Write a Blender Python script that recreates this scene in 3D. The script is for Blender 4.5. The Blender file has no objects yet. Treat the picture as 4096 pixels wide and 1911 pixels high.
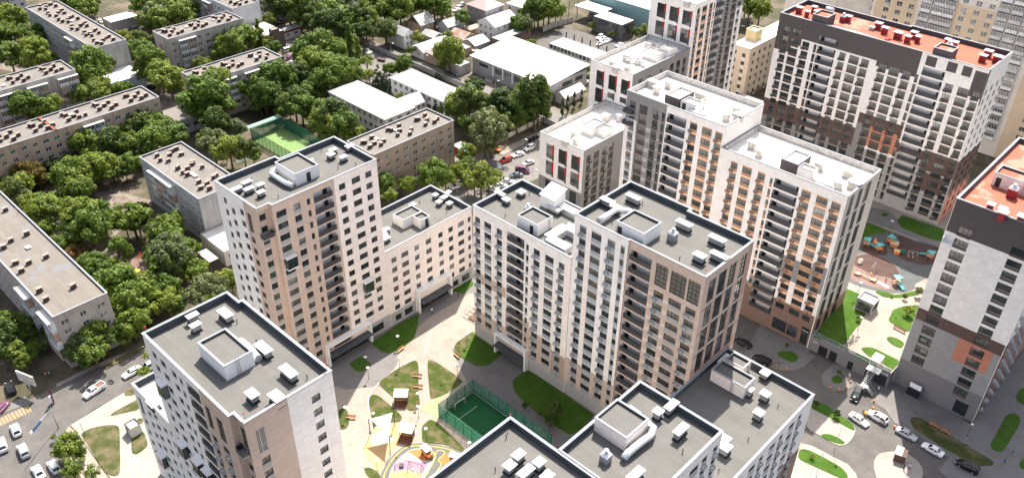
import bpy, bmesh, math, random
from mathutils import Vector, Matrix, noise
random.seed(11)
R_ = math.radians
scene = bpy.context.scene
col = scene.collection
# ------------------------------------------------------------------ camera
CAMH = 140.0
FPX, PITCH, ROLL, YAW = 3440.206, 0.598363, 0.012695, -0.757373   # focal in pixels of a 4096 wide frame
fwd = Vector((math.sin(YAW)*math.cos(PITCH), math.cos(YAW)*math.cos(PITCH), -math.sin(PITCH)))
rt0 = Vector((math.cos(YAW), -math.sin(YAW), 0)); up0 = rt0.cross(fwd)
rt = rt0*math.cos(ROLL)+up0*math.sin(ROLL); up = up0*math.cos(ROLL)-rt0*math.sin(ROLL)
cam = bpy.data.cameras.new('camera'); camo = bpy.data.objects.new('camera', cam); col.objects.link(camo)
camo.matrix_world = Matrix(((rt.x, up.x, -fwd.x, 0), (rt.y, up.y, -fwd.y, 0), (rt.z, up.z, -fwd.z, CAMH), (0, 0, 0, 1)))
cam.sensor_width = 36; cam.lens = 36*FPX/4096; cam.clip_end = 5000; cam.clip_start = 1
scene.camera = camo
# map survey: a reading of the photograph (region, x, y) to the point of the town at height z
S = 1.878
REG = {'a': (850,500,1.265), 'w': (1300,650,1.5029), 'b': (1800,650,1.5029), 'd': (2300,700,1.7171), 'e': (2900,700,1.7171),
 't': (500,1150,.9622), 'c': (2100,300,1.4633), 'f': (3500,900,1.2198), 'j': (2780,1550,2.028), 'k': (2500,0,3.1629),
 'p': (1350,1550,2.0271), 'm': (3300,1150,.9623), 'q': (960,420,3.3275), 'h': (1500,0,3.7558), 'i': (2000,0,3.7558),
 's': (1800,480,2.44), 'y': (3400,850,2.44), 'v': (3150,1300,3.66), 'u': (1750,1150,1.83), 'x': (3480,1380,4.065), 'o': (1000,0,3.7558)}
for i in range(3):
    for j in range(4):
        REG['%d%d' % (i+1, j+1)] = (1024*j, (0, 640, 1271)[i], S)
def ray(r, x, y):
    ox, oy, s = REG[r]
    u, v = ox+x/s-2048, oy+y/s-955.5
    return rt*(u/FPX)-up*(v/FPX)+fwd
def W(r, x, y, z=0.0):
    d = ray(r, x, y); k = (z-CAMH)/d.z
    return Vector((d.x*k, d.y*k, z))
def pxsize(p):                       # metres per photo pixel at p
    return (Vector(p)-Vector((0,0,CAMH))).dot(fwd)/FPX
# ------------------------------------------------------------------ materials
M = {}
SC = 1.0                             # albedo scale of the family being defined
def sc(c): return None if c is None else tuple(x*SC for x in c)
def nodes(name):
    m = bpy.data.materials.new(name); m.use_nodes = True
    nt = m.node_tree; b = nt.nodes['Principled BSDF']; M[name] = m
    return m, nt, b
def rgb(c): return (c[0], c[1], c[2], 1)
def mix(nt, fac, a, b, mode='MIX'):
    n = nt.nodes.new('ShaderNodeMix'); n.data_type = 'RGBA'; n.blend_type = mode
    for s, v in ((0, fac), (6, a), (7, b)):
        if hasattr(v, 'is_linked') or hasattr(v, 'links'): nt.links.new(v, n.inputs[s])
        elif isinstance(v, tuple): n.inputs[s].default_value = rgb(v)
        else: n.inputs[s].default_value = v
    return n.outputs[2]
def tex(nt, scale, detail=3, coord='Object', vec=None, rough=.55):
    n = nt.nodes.new('ShaderNodeTexNoise'); n.inputs['Scale'].default_value = scale; n.inputs['Detail'].default_value = detail
    n.inputs['Roughness'].default_value = rough
    if vec is None:
        vec = nt.nodes.new('ShaderNodeTexCoord').outputs[coord]
    nt.links.new(vec, n.inputs['Vector'])
    return n.outputs['Fac']
def ramp(nt, v, a, b):
    n = nt.nodes.new('ShaderNodeMapRange'); n.inputs[1].default_value = a; n.inputs[2].default_value = b
    nt.links.new(v, n.inputs[0]); return n.outputs[0]
def geo(nt): return nt.nodes.new('ShaderNodeNewGeometry').outputs['Position']
def bump(nt, b, h, dist=.02, st=.5):
    n = nt.nodes.new('ShaderNodeBump'); n.inputs['Distance'].default_value = dist; n.inputs['Strength'].default_value = st
    nt.links.new(h, n.inputs['Height']); nt.links.new(n.outputs[0], b.inputs['Normal'])
def plain(name, c, rough=.6, var=.12, scale=.6, metal=0, spec=.3):
    m, nt, b = nodes(name); c = sc(c)
    f = tex(nt, scale, 4, vec=geo(nt))
    d = tuple(x*(1-var*1.6) for x in c); l = tuple(min(.95, x*(1+var)) for x in c)
    nt.links.new(mix(nt, ramp(nt, f, .3, .7), d, l), b.inputs['Base Color'])
    b.inputs['Roughness'].default_value = rough; b.inputs['Metallic'].default_value = metal
    b.inputs['Specular IOR Level'].default_value = spec
    return m
def wallmat(name, c, jw=1.2, jh=.6, joint=.82, var=.06, stain=.0, dark=(.1,.08,.06)):
    m, nt, b = nodes(name)
    tc = geo(nt); sx = nt.nodes.new('ShaderNodeSeparateXYZ'); nt.links.new(tc, sx.inputs[0])
    ad = nt.nodes.new('ShaderNodeMath'); nt.links.new(sx.outputs[0], ad.inputs[0]); nt.links.new(sx.outputs[1], ad.inputs[1])
    cx = nt.nodes.new('ShaderNodeCombineXYZ'); nt.links.new(ad.outputs[0], cx.inputs[0]); nt.links.new(sx.outputs[2], cx.inputs[1])
    br = nt.nodes.new('ShaderNodeTexBrick'); nt.links.new(cx.outputs[0], br.inputs['Vector'])
    br.offset = 0; br.inputs['Scale'].default_value = 1; br.inputs['Brick Width'].default_value = jw; br.inputs['Row Height'].default_value = jh
    br.inputs['Mortar Size'].default_value = .022; br.inputs['Mortar Smooth'].default_value = .3
    br.inputs['Color1'].default_value = rgb(tuple(x*(1+var) for x in c)); br.inputs['Color2'].default_value = rgb(tuple(x*(1-var) for x in c))
    br.inputs['Mortar'].default_value = rgb(tuple(x*joint for x in c))
    o = br.outputs['Color']
    n1 = tex(nt, .18, 4, vec=tc)
    o = mix(nt, ramp(nt, n1, .3, .75), o, mix(nt, .10, o, dark))
    if stain:
        mp = nt.nodes.new('ShaderNodeMapping'); mp.inputs['Scale'].default_value = (1.1, 1.1, .12); nt.links.new(tc, mp.inputs[0])
        n2 = tex(nt, .8, 5, vec=mp.outputs[0])
        fa = nt.nodes.new('ShaderNodeMath'); fa.operation = 'MULTIPLY'; fa.inputs[1].default_value = stain
        nt.links.new(ramp(nt, n2, .5, .75), fa.inputs[0])
        o = mix(nt, fa.outputs[0], o, dark)
    nt.links.new(o, b.inputs['Base Color']); b.inputs['Roughness'].default_value = .62; b.inputs['Specular IOR Level'].default_value = .25
    return m
def roofmat(name, c, seam=.8, var=.1, rw=1.0, rl=9.0, patch=None, rough=.75):
    m, nt, b = nodes(name); c = sc(c); patch = sc(patch)
    tc = geo(nt)
    br = nt.nodes.new('ShaderNodeTexBrick'); nt.links.new(tc, br.inputs['Vector'])
    br.inputs['Scale'].default_value = 1; br.inputs['Brick Width'].default_value = rl; br.inputs['Row Height'].default_value = rw
    br.inputs['Mortar Size'].default_value = .02; br.inputs['Mortar Smooth'].default_value = .4
    br.inputs['Color1'].default_value = rgb(tuple(x*(1+var*.5) for x in c)); br.inputs['Color2'].default_value = rgb(tuple(x*(1-var*.5) for x in c))
    br.inputs['Mortar'].default_value = rgb(tuple(x*seam for x in c))
    o = br.outputs['Color']
    f = ramp(nt, tex(nt, .25, 6, vec=tc), .38, .68)
    o = mix(nt, f, o, mix(nt, .22, o, tuple(x*.55 for x in c)))
    f3 = ramp(nt, tex(nt, 2.2, 4, vec=tc), .55, .75)
    o = mix(nt, f3, o, mix(nt, .15, o, tuple(min(.9, x*1.7) for x in c)))
    if patch:
        o = mix(nt, ramp(nt, tex(nt, .13, 3, vec=tc), .56, .6), o, patch)
    nt.links.new(o, b.inputs['Base Color']); b.inputs['Roughness'].default_value = .85; b.inputs['Specular IOR Level'].default_value = .12
    return m
def corrmat(name, c, w=.35, axis=0, rust=None, rough=.45, metal=.0):
    m, nt, b = nodes(name)
    tc = geo(nt)
    wv = nt.nodes.new('ShaderNodeTexWave'); wv.bands_direction = 'XY'[axis]; wv.inputs['Scale'].default_value = .314/w
    wv.inputs['Distortion'].default_value = .0; nt.links.new(tc, wv.inputs['Vector'])
    o = mix(nt, ramp(nt, wv.outputs['Fac'], .0, .5), tuple(x*.78 for x in c), c)
    o = mix(nt, ramp(nt, tex(nt, .3, 5, vec=tc), .4, .7), o, mix(nt, .2, o, tuple(x*.5 for x in c)))
    if rust: o = mix(nt, ramp(nt, tex(nt, .35, 5, vec=tc), .45, .6), o, rust)
    nt.links.new(o, b.inputs['Base Color']); b.inputs['Roughness'].default_value = rough; b.inputs['Metallic'].default_value = metal
    return m
def two(name, c1, c2, scale, lo=.42, hi=.58, rough=.9, c3=None, s3=2.0, detail=6, bmp=0):
    m, nt, b = nodes(name); c1, c2, c3 = sc(c1), sc(c2), sc(c3)
    tc = geo(nt)
    o = mix(nt, ramp(nt, tex(nt, scale, detail, vec=tc), lo, hi), c1, c2)
    if c3: o = mix(nt, ramp(nt, tex(nt, s3, 5, vec=tc), .5, .7), o, mix(nt, .6, o, c3))
    nt.links.new(o, b.inputs['Base Color']); b.inputs['Roughness'].default_value = rough; b.inputs['Specular IOR Level'].default_value = .2
    if bmp: bump(nt, b, tex(nt, 5, 5, vec=tc), bmp)
    return m
# walls
wallmat('white_panel', (.85,.805,.76)); wallmat('pink_panel', (.86,.765,.70)); wallmat('blue_white_panel', (.83,.80,.765))  # third panel: white cladding with the sky's cool light put into its colour
wallmat('taupe_panel', (.545,.42,.345)); wallmat('taupe_dark_panel', (.42,.315,.255)); wallmat('grey_panel', (.25,.24,.235)); wallmat('grey_light_panel', (.36,.345,.335))
plain('shaft_seam', (.16,.055,.04), .9); wallmat('grey_panel_mid', (.31,.30,.295)); wallmat('stone_base', (.40,.39,.39), 1.2, .4); wallmat('dark_brown_panel', (.085,.072,.072)); wallmat('brown_panel', (.115,.07,.06))
wallmat('orange_red_panel', (.50,.205,.135)); wallmat('terracotta_panel', (.46,.29,.235)); wallmat('beige_plaster', (.60,.49,.38), 3, 3, .95); wallmat('orange_plaster', (.56,.44,.31), 3, 3, .95)
wallmat('cream_plaster', (.63,.58,.52), 3, 2.9, .93)
wallmat('grey_brick_panel', (.20,.192,.19), .3, .12, .9); wallmat('red_brown_panel', (.20,.125,.10))
wallmat('old_panel', (.36,.325,.30), 3.2, 2.75, .72, .08, .55, (.14,.12,.11)); wallmat('old_panel_grey', (.35,.345,.345), 3.2, 2.75, .72, .09, .6, (.13,.125,.125))
wallmat('old_panel_pale', (.50,.49,.50), 3.2, 2.75, .75, .08, .5, (.2,.2,.2)); wallmat('old_panel_tan', (.35,.275,.215), 3.2, 2.75, .72, .08, .55, (.13,.10,.08))
wallmat('white_plaster', (.66,.65,.63), 4, 3, .95, .03, .25, (.3,.28,.26)); wallmat('tan_brick', (.42,.29,.215), .3, .1, .8, .12); wallmat('grey_plaster', (.30,.30,.31), 3, 3, .95, .04, .3)
wallmat('dark_brick', (.12,.085,.075), .3, .1, .8, .15); wallmat('concrete_wall', (.40,.375,.35), 2.5, 5, .6, .07, .6, (.16,.14,.12)); wallmat('dark_grey_plaster', (.12,.12,.125), 3, 3, .9, .05, .2)
wallmat('yellow_plaster', (.62,.50,.28), 3, 3, .95, .03, .2); wallmat('teal_panel', (.20,.33,.35), .5, 4, .85, .04)
# roofs
SC = .38
roofmat('grey_membrane', (.325,.318,.30)); SC = 1; roofmat('white_membrane', (.72,.685,.635), .86, .06); SC = .45; roofmat('red_membrane', (.74,.235,.155), .72, .06, 1, 12, (.80,.40,.30))
SC = .42; roofmat('old_membrane', (.40,.365,.335), .75, .14, 1, 10, (.335,.31,.29)); roofmat('old_membrane_patchy', (.38,.34,.30), .7, .16, 1, 7, (.35,.355,.37)); roofmat('pale_membrane', (.70,.68,.66), .9, .05)
SC = 1
plain('parapet_inner_dark', (.055,.07,.085), .7, .15); plain('parapet_inner_light', (.55,.52,.49), .7, .2, 1.2); plain('coping_metal', (.235,.245,.265), .75, .05, .4, .0, .12); plain('coping_edge', (.13,.13,.17), .5)  # first inner parapet: dark membrane, deepened and blued to paint in its shade
plain('vent_cap', (.50,.505,.52), .7, .04, .8, .0, .15); plain('vent_body', (.30,.30,.30), .6, .15); plain('vent_body_light', (.55,.52,.47), .6, .2, 1.5); plain('vent_body_red', (.30,.03,.035), .6, .15)
plain('galvanised', (.72,.73,.75), .3, .08, 2.0, .6, .5); plain('black_metal', (.025,.027,.03), .5); plain('white_stucco', (.78,.76,.735), .7, .04)
plain('shaft_brick', (.075,.05,.045), .9, .3, 3); plain('shaft_slab', (.26,.21,.185), .85, .25, 2)
corrmat('white_sheet', (.66,.65,.63), .4, 0); corrmat('white_sheet_y', (.66,.65,.63), .4, 1); corrmat('grey_sheet', (.30,.295,.285), .4, 1); corrmat('grey_sheet_x', (.30,.295,.285), .4, 0)
corrmat('blue_grey_sheet', (.33,.345,.345), .4, 0); corrmat('green_sheet', (.2,.33,.27), .4, 0); corrmat('pink_sheet', (.36,.27,.255), .4, 0); corrmat('rust_sheet', (.30,.26,.22), .35, 0, (.25,.12,.075)); corrmat('teal_sheet', (.32,.38,.375), .4, 1)
corrmat('dark_sheet', (.16,.17,.19), .4, 0)
# openings
def glassmat(name, c, rough=.06, light=.0):
    m, nt, b = nodes(name)
    oi = nt.nodes.new('ShaderNodeObjectInfo')
    f = tex(nt, .45, 2, vec=geo(nt))
    a = nt.nodes.new('ShaderNodeMath'); nt.links.new(oi.outputs['Random'], a.inputs[0]); nt.links.new(f, a.inputs[1]); a.operation = 'MULTIPLY'
    o = mix(nt, ramp(nt, a.outputs[0], .3, .62), c, (c[0]*3+.09+light, c[1]*3+.085+light, c[2]*3+.07+light))
    nt.links.new(o, b.inputs['Base Color']); b.inputs['Roughness'].default_value = rough; b.inputs['Specular IOR Level'].default_value = .85; b.inputs['IOR'].default_value = 1.55
    return m
glassmat('glass', (.018,.026,.028)); glassmat('glass_curtain', (.04,.045,.045), .08, .12); glassmat('glass_old', (.03,.037,.043), .12, .05); glassmat('car_glass', (.012,.014,.016), .05)
m, nt, b = nodes('glass_yellow'); nt.links.new(mix(nt, ramp(nt, tex(nt, .8, 3, vec=geo(nt)), .4, .6), (.32,.27,.03), (.42,.40,.08)), b.inputs['Base Color']); b.inputs['Roughness'].default_value = .1
plain('frame_dark', (.035,.036,.038), .45); plain('frame_white', (.72,.72,.72), .45, .05); plain('frame_brown', (.16,.11,.08), .5)
plain('spandrel_grey', (.34,.36,.38), .5, .06); plain('spandrel_orange', (.50,.245,.115), .55, .06); plain('spandrel_brown', (.085,.06,.055), .55); plain('ac_grey', (.36,.38,.40), .5); plain('ac_brown', (.27,.17,.12), .5); plain('ac_dark', (.06,.055,.055), .5)
plain('rail_dark', (.05,.05,.055), .5, .1, 3); plain('loggia_white', (.74,.725,.71), .7, .04); plain('loggia_shade', (.34,.31,.30), .7, .05); plain('loggia_tan', (.30,.24,.21), .7, .05)
plain('fin_red', (.42,.012,.02), .45, .05); plain('fin_grey', (.075,.07,.07), .5)
plain('portal_white', (.78,.77,.75), .5, .04); plain('canopy_dark', (.07,.075,.085), .5)
plain('balcony_white', (.62,.63,.64), .6, .12, 1.5); plain('balcony_rust', (.34,.22,.17), .7, .25, 1.5); plain('balcony_blue', (.40,.45,.49), .6, .12, 1.5)
# ground
SC = .52
two('earth', (.115,.105,.065), (.27,.215,.16), .09, .44, .68, .95, (.06,.075,.03), .35); two('yard_asphalt', (.145,.135,.13), (.20,.185,.17), .2, .4, .6, .9, (.10,.09,.08), 1.5)
two('asphalt', (.17,.16,.152), (.225,.21,.20), .3, .35, .65, .88, (.12,.112,.105), 3.0); two('asphalt_pale', (.25,.235,.22), (.32,.30,.28), .2, .35, .65, .9, (.25,.23,.21), 2.0)
def paving(name, c, bw=.6, bh=.6, var=.06):
    m, nt, b = nodes(name); c = sc(c); tc = geo(nt)
    br = nt.nodes.new('ShaderNodeTexBrick'); nt.links.new(tc, br.inputs['Vector']); br.offset = .5
    br.inputs['Scale'].default_value = 1; br.inputs['Brick Width'].default_value = bw; br.inputs['Row Height'].default_value = bh; br.inputs['Mortar Size'].default_value = .015
    br.inputs['Color1'].default_value = rgb(tuple(x*(1+var) for x in c)); br.inputs['Color2'].default_value = rgb(tuple(x*(1-var) for x in c)); br.inputs['Mortar'].default_value = rgb(tuple(x*.8 for x in c))
    o = br.outputs['Color']
    o = mix(nt, ramp(nt, tex(nt, .22, 6, vec=tc), .5, .62), o, mix(nt, .22, o, (c[0]*.5, c[1]*.44, c[2]*.38)))
    o = mix(nt, ramp(nt, tex(nt, .5, 7, vec=tc, rough=.7), .58, .66), o, mix(nt, .35, o, (c[0]*.55, c[1]*.5, c[2]*.45)))
    nt.links.new(o, b.inputs['Base Color']); b.inputs['Roughness'].default_value = .85; b.inputs['Specular IOR Level'].default_value = .2
    return m
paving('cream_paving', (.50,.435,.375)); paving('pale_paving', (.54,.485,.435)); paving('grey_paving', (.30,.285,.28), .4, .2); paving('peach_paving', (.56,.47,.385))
two('lawn', (.085,.12,.022), (.22,.175,.09), .45, .46, .62, .95, (.04,.075,.012), 3.5); two('lawn_green', (.065,.155,.012), (.095,.19,.022), .5, .4, .6, .95, (.04,.10,.01), 4.0); two('lawn_dry', (.09,.11,.03), (.235,.19,.11), .3, .44, .6, .95, (.05,.08,.015), 4.0)
two('rubble', (.24,.19,.155), (.40,.34,.29), .5, .4, .6, .95, (.14,.10,.08), 2)
SC = .55; plain('kerb', (.42,.39,.36), .8, .12, 2); plain('marking_white', (.72,.70,.66), .7, .1, 3); plain('marking_yellow', (.66,.40,.10), .7, .1, 3); plain('kerb_yellow', (.50,.42,.16), .7, .15, 3)
plain('court_green', (.004,.115,.035), .8, .08, .8); plain('court_pale', (.25,.40,.13), .8, .08, .8); plain('court_line', (.70,.72,.66), .8, .05); plain('pad_green', (.38,.47,.24), .85, .08)
plain('rubber_orange', (.66,.26,.08), .85, .08); plain('rubber_peach', (.70,.47,.24), .85, .08); plain('rubber_purple', (.42,.29,.39), .85, .06); plain('rubber_grey', (.19,.19,.185), .85, .08); plain('rubber_cream', (.66,.59,.50), .85, .06); plain('rubber_yellow', (.72,.52,.22), .85, .06); plain('line_yellow', (.80,.66,.10), .7, .04)
plain('rubber_brown', (.13,.075,.065), .9, .12); plain('rubber_dark', (.115,.10,.10), .9, .1); plain('rubber_pink', (.30,.20,.175), .9, .08); plain('rubber_slate', (.155,.165,.165), .9, .1)  # brown rubber: pink rubber with the slab's cast shade put into its colour
plain('sport_grey', (.16,.19,.17), .9, .12)
SC = 1
# bits
plain('paint_white', (.78,.78,.78), .3, .03); plain('paint_silver', (.50,.51,.53), .3, .04, 1, .3); plain('paint_black', (.014,.015,.017), .25, .05); plain('paint_red', (.40,.03,.025), .3, .05); plain('paint_purple', (.15,.05,.10), .3, .05); plain('paint_blue', (.07,.10,.13), .3, .05); plain('paint_darkblue', (.02,.03,.05), .3)
plain('tyre', (.015,.015,.015), .9); plain('rim', (.45,.45,.46), .35, .05, 1, .5); plain('headlight', (.7,.72,.74), .15); plain('taillight', (.35,.015,.015), .3)
plain('wood', (.40,.20,.09), .6, .15, 4); plain('wood_dark', (.17,.075,.045), .65, .15, 4); plain('wood_pale', (.55,.36,.22), .6, .12, 4); plain('soil', (.13,.085,.06), .95, .3, 3)
plain('lamp_white', (.76,.76,.76), .4, .03); plain('steel', (.35,.36,.37), .4, .1, 2, .5); plain('green_metal', (.008,.085,.05), .5, .08); plain('sail', (.86,.85,.83), .7, .02); plain('turquoise', (.09,.34,.34), .5, .05); plain('red_plastic', (.60,.035,.02), .4, .05); plain('orange_plastic', (.72,.20,.04), .45, .05); plain('yellow_plastic', (.75,.50,.04), .45, .05); plain('blue_plastic', (.03,.12,.32), .45); plain('beige_box', (.50,.49,.45), .6, .08); plain('sign_dark', (.02,.022,.025), .4); plain('letter_white', (.85,.85,.85), .5, .02); plain('green_panel', (.02,.14,.09), .6, .1); plain('maroon_panel', (.16,.02,.03), .6, .1); plain('pipe_pale', (.58,.55,.49), .5)
def meshmat(name, c, op):
    m, nt, b = nodes(name); t = nt.nodes.new('ShaderNodeBsdfTransparent'); x = nt.nodes.new('ShaderNodeMixShader'); x.inputs[0].default_value = op
    b.inputs['Base Color'].default_value = rgb(c); nt.links.new(t.outputs[0], x.inputs[1]); nt.links.new(b.outputs[0], x.inputs[2])
    nt.links.new(x.outputs[0], nt.nodes['Material Output'].inputs[0]); return m
meshmat('net_green', (.02,.20,.13), .38); meshmat('net_grey', (.25,.26,.26), .35); meshmat('rail_glass', (.10,.16,.15), .45)
def leafmat(name, c1, c2, tr=.32):
    m, nt, b = nodes(name)
    oi = nt.nodes.new('ShaderNodeObjectInfo')
    f = tex(nt, .55, 3, vec=geo(nt))
    o = mix(nt, ramp(nt, f, .35, .65), c1, c2)
    hs = nt.nodes.new('ShaderNodeHueSaturation'); nt.links.new(o, hs.inputs['Color'])
    r1 = nt.nodes.new('ShaderNodeMapRange'); r1.inputs[3].default_value = .475; r1.inputs[4].default_value = .52; nt.links.new(oi.outputs['Random'], r1.inputs[0]); nt.links.new(r1.outputs[0], hs.inputs['Hue'])
    r2 = nt.nodes.new('ShaderNodeMapRange'); r2.inputs[3].default_value = 1.2; r2.inputs[4].default_value = .72; nt.links.new(oi.outputs['Random'], r2.inputs[0]); nt.links.new(r2.outputs[0], hs.inputs['Value'])
    nt.links.new(hs.outputs[0], b.inputs['Base Color']); b.inputs['Roughness'].default_value = .6; b.inputs['Specular IOR Level'].default_value = .25
    t = nt.nodes.new('ShaderNodeBsdfTranslucent'); nt.links.new(mix(nt, .5, hs.outputs[0], (.16,.20,.02)), t.inputs[0])
    x = nt.nodes.new('ShaderNodeMixShader'); x.inputs[0].default_value = tr
    nt.links.new(b.outputs[0], x.inputs[1]); nt.links.new(t.outputs[0], x.inputs[2]); nt.links.new(x.outputs[0], nt.nodes['Material Output'].inputs[0])
    return m
leafmat('leaf', (.085,.145,.020), (.155,.215,.032)); leafmat('leaf_dark', (.042,.078,.018), (.075,.112,.022)); leafmat('leaf_grey', (.10,.13,.055), (.15,.18,.075)); leafmat('leaf_autumn', (.20,.11,.03), (.16,.13,.035)); leafmat('leaf_needle', (.022,.048,.026), (.04,.066,.034), .1); leafmat('leaf_lime', (.14,.19,.03), (.18,.21,.04))
two('bark', (.10,.075,.055), (.17,.135,.105), 3, .4, .6, .95)
# ------------------------------------------------------------------ mesh helpers
class MB:
    def __init__(s): s.v = []; s.f = []; s.m = []; s.mats = []; s.sm = []
    def mi(s, n):
        if n not in s.mats: s.mats.append(n)
        return s.mats.index(n)
    def face(s, pts, mat, smooth=False):
        k = len(s.v); s.v.extend([tuple(p) for p in pts]); s.f.append(tuple(range(k, k+len(pts)))); s.m.append(s.mi(mat)); s.sm.append(smooth)
    def box(s, x0, y0, z0, x1, y1, z1, mat, top=None, bottom=True):
        p = [(x0,y0,z0),(x1,y0,z0),(x1,y1,z0),(x0,y1,z0),(x0,y0,z1),(x1,y0,z1),(x1,y1,z1),(x0,y1,z1)]
        for q in ((0,1,5,4),(1,2,6,5),(2,3,7,6),(3,0,4,7)): s.face([p[i] for i in q], mat)
        s.face([p[i] for i in (4,5,6,7)], top or mat)
        if bottom: s.face([p[i] for i in (3,2,1,0)], mat)
    def obox(s, c, ax, L, w, h, mat, z0=None):     # box along unit dir ax (2d), centre c base z
        ax = Vector((ax[0], ax[1], 0)).normalized(); ay = Vector((-ax.y, ax.x, 0)); c = Vector(c)
        b = [c+ax*(L/2*i)+ay*(w/2*j) for i, j in ((-1,-1),(1,-1),(1,1),(-1,1))]
        s.loft([b, [p+Vector((0,0,h)) for p in b]], mat, True)
    def prism(s, poly, z0, z1, mat, side=None, bottom=False):
        n = len(poly)
        a = sum(poly[i][0]*poly[(i+1) % n][1]-poly[(i+1) % n][0]*poly[i][1] for i in range(n))
        if a < 0: poly = poly[::-1]
        s.face([(p[0], p[1], z1) for p in poly], mat)
        for i in range(n):
            p, q = poly[i], poly[(i+1) % n]
            s.face([(p[0],p[1],z0),(q[0],q[1],z0),(q[0],q[1],z1),(p[0],p[1],z1)], side or mat)
        if bottom: s.face([(p[0], p[1], z0) for p in poly[::-1]], mat)
    def loft(s, rings, mat, caps=False, smooth=False):
        n = len(rings[0]); k = len(s.v)
        for r in rings: s.v.extend([tuple(p) for p in r])
        mi = s.mi(mat)
        for i in range(len(rings)-1):
            for j in range(n):
                a = k+i*n+j; b = k+i*n+(j+1) % n
                s.f.append((a, b, b+n, a+n)); s.m.append(mi); s.sm.append(smooth)
        if caps:
            s.f.append(tuple(k+j for j in range(n-1, -1, -1))); s.m.append(mi); s.sm.append(False)
            e = k+(len(rings)-1)*n; s.f.append(tuple(e+j for j in range(n))); s.m.append(mi); s.sm.append(False)
    def tube(s, pts, rad, mat, n=8, caps=True, smooth=True):
        pts = [Vector(p) for p in pts]; rings = []
        if not isinstance(rad, (list, tuple)): rad = [rad]*len(pts)
        for i, p in enumerate(pts):
            d = (pts[min(i+1, len(pts)-1)]-pts[max(i-1, 0)]).normalized()
            a = d.cross(Vector((0,0,1)) if abs(d.z) < .9 else Vector((1,0,0))).normalized(); b = d.cross(a)
            rings.append([p+a*(rad[i]*math.cos(t*2*math.pi/n))+b*(rad[i]*math.sin(t*2*math.pi/n)) for t in range(n)])
        s.loft(rings, mat, caps, smooth)
    def lathe(s, prof, mat, c=(0,0,0), n=12, smooth=True):
        s.loft([[(c[0]+r*math.cos(t*2*math.pi/n), c[1]+r*math.sin(t*2*math.pi/n), c[2]+z) for t in range(n)] for r, z in prof], mat, True, smooth)
    def mesh(s, name):
        me = bpy.data.meshes.new(name); me.from_pydata(s.v, [], s.f)
        for n in s.mats: me.materials.append(M[n])
        me.polygons.foreach_set('material_index', s.m); me.polygons.foreach_set('use_smooth', s.sm); me.update()
        return me
    def build(s, name, parent=None, loc=None, rz=0):
        return link(name, s.mesh(name), parent, loc, rz)
def link(name, me, parent=None, loc=None, rz=0):
    o = bpy.data.objects.new(name, me); col.objects.link(o)
    if parent is not None: o.parent = parent
    if loc is not None: o.location = loc
    if rz: o.rotation_euler = (0, 0, rz)
    return o
def tag(o, label, cat, group=None):
    o['label'] = label; o['category'] = cat
    if group: o['group'] = group
    return o
def thing(name, label, cat, loc=(0,0,0), rz=0, group=None):
    o = bpy.data.objects.new(name, None); col.objects.link(o); o.location = loc; o.rotation_euler = (0, 0, rz); o.empty_display_size = .3
    return tag(o, label, cat, group)
def struct(name, mb):
    o = mb.build(name); o['kind'] = 'structure'; return o
def smoothpoly(pts, n=5):                # Catmull-Rom round a closed outline
    out = []; k = len(pts); P = [Vector((p[0], p[1])) for p in pts]
    for i in range(k):
        a, b, c, d = P[i-1], P[i], P[(i+1) % k], P[(i+2) % k]
        for t in range(n):
            u = t/n
            out.append(.5*((2*b)+(c-a)*u+(2*a-5*b+4*c-d)*u*u+(3*b-a-3*c+d)*u**3))
    return [(p.x, p.y) for p in out]
def roundpoly(pts, r=1.2, n=4):          # rounds the corners only
    out = []; k = len(pts); P = [Vector((p[0], p[1])) for p in pts]
    for i in range(k):
        a, b, c = P[i-1], P[i], P[(i+1) % k]
        ra = min(r, (a-b).length*.45); rc = min(r, (c-b).length*.45)
        p = b+(a-b).normalized()*ra; q = b+(c-b).normalized()*rc
        for t in range(n+1):
            u = t/n; out.append(p*(1-u)**2+b*2*u*(1-u)+q*u*u)
    return [(p.x, p.y) for p in out]
def offset(poly, d):                     # inward offset of a CCW outline
    out = []; k = len(poly)
    for i in range(k):
        a, b, c = Vector(poly[i-1]), Vector(poly[i]), Vector(poly[(i+1) % k])
        e1 = (b-a).normalized(); e2 = (c-b).normalized()
        n1 = Vector((-e1.y, e1.x)); n2 = Vector((-e2.y, e2.x))
        m = (n1+n2); m = m/(1+n1.dot(n2)) if 1+n1.dot(n2) > .05 else n1
        out.append((b.x+m.x*d, b.y+m.y*d))
    return out
def ring(mb, poly, d0, d1, z0, z1, mat, inner=None, outer=None):
    a, b = offset(poly, d0), offset(poly, d1); k = len(poly)
    for i in range(k):
        j = (i+1) % k
        mb.face([(*a[i], z1), (*a[j], z1), (*b[j], z1), (*b[i], z1)], mat)
        mb.face([(*a[i], z0), (*a[j], z0), (*a[j], z1), (*a[i], z1)], outer or mat)
        mb.face([(*b[j], z0), (*b[i], z0), (*b[i], z1), (*b[j], z1)], inner or mat)
        mb.face([(*a[j], z0), (*a[i], z0), (*b[i], z0), (*b[j], z0)], outer or mat)
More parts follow.
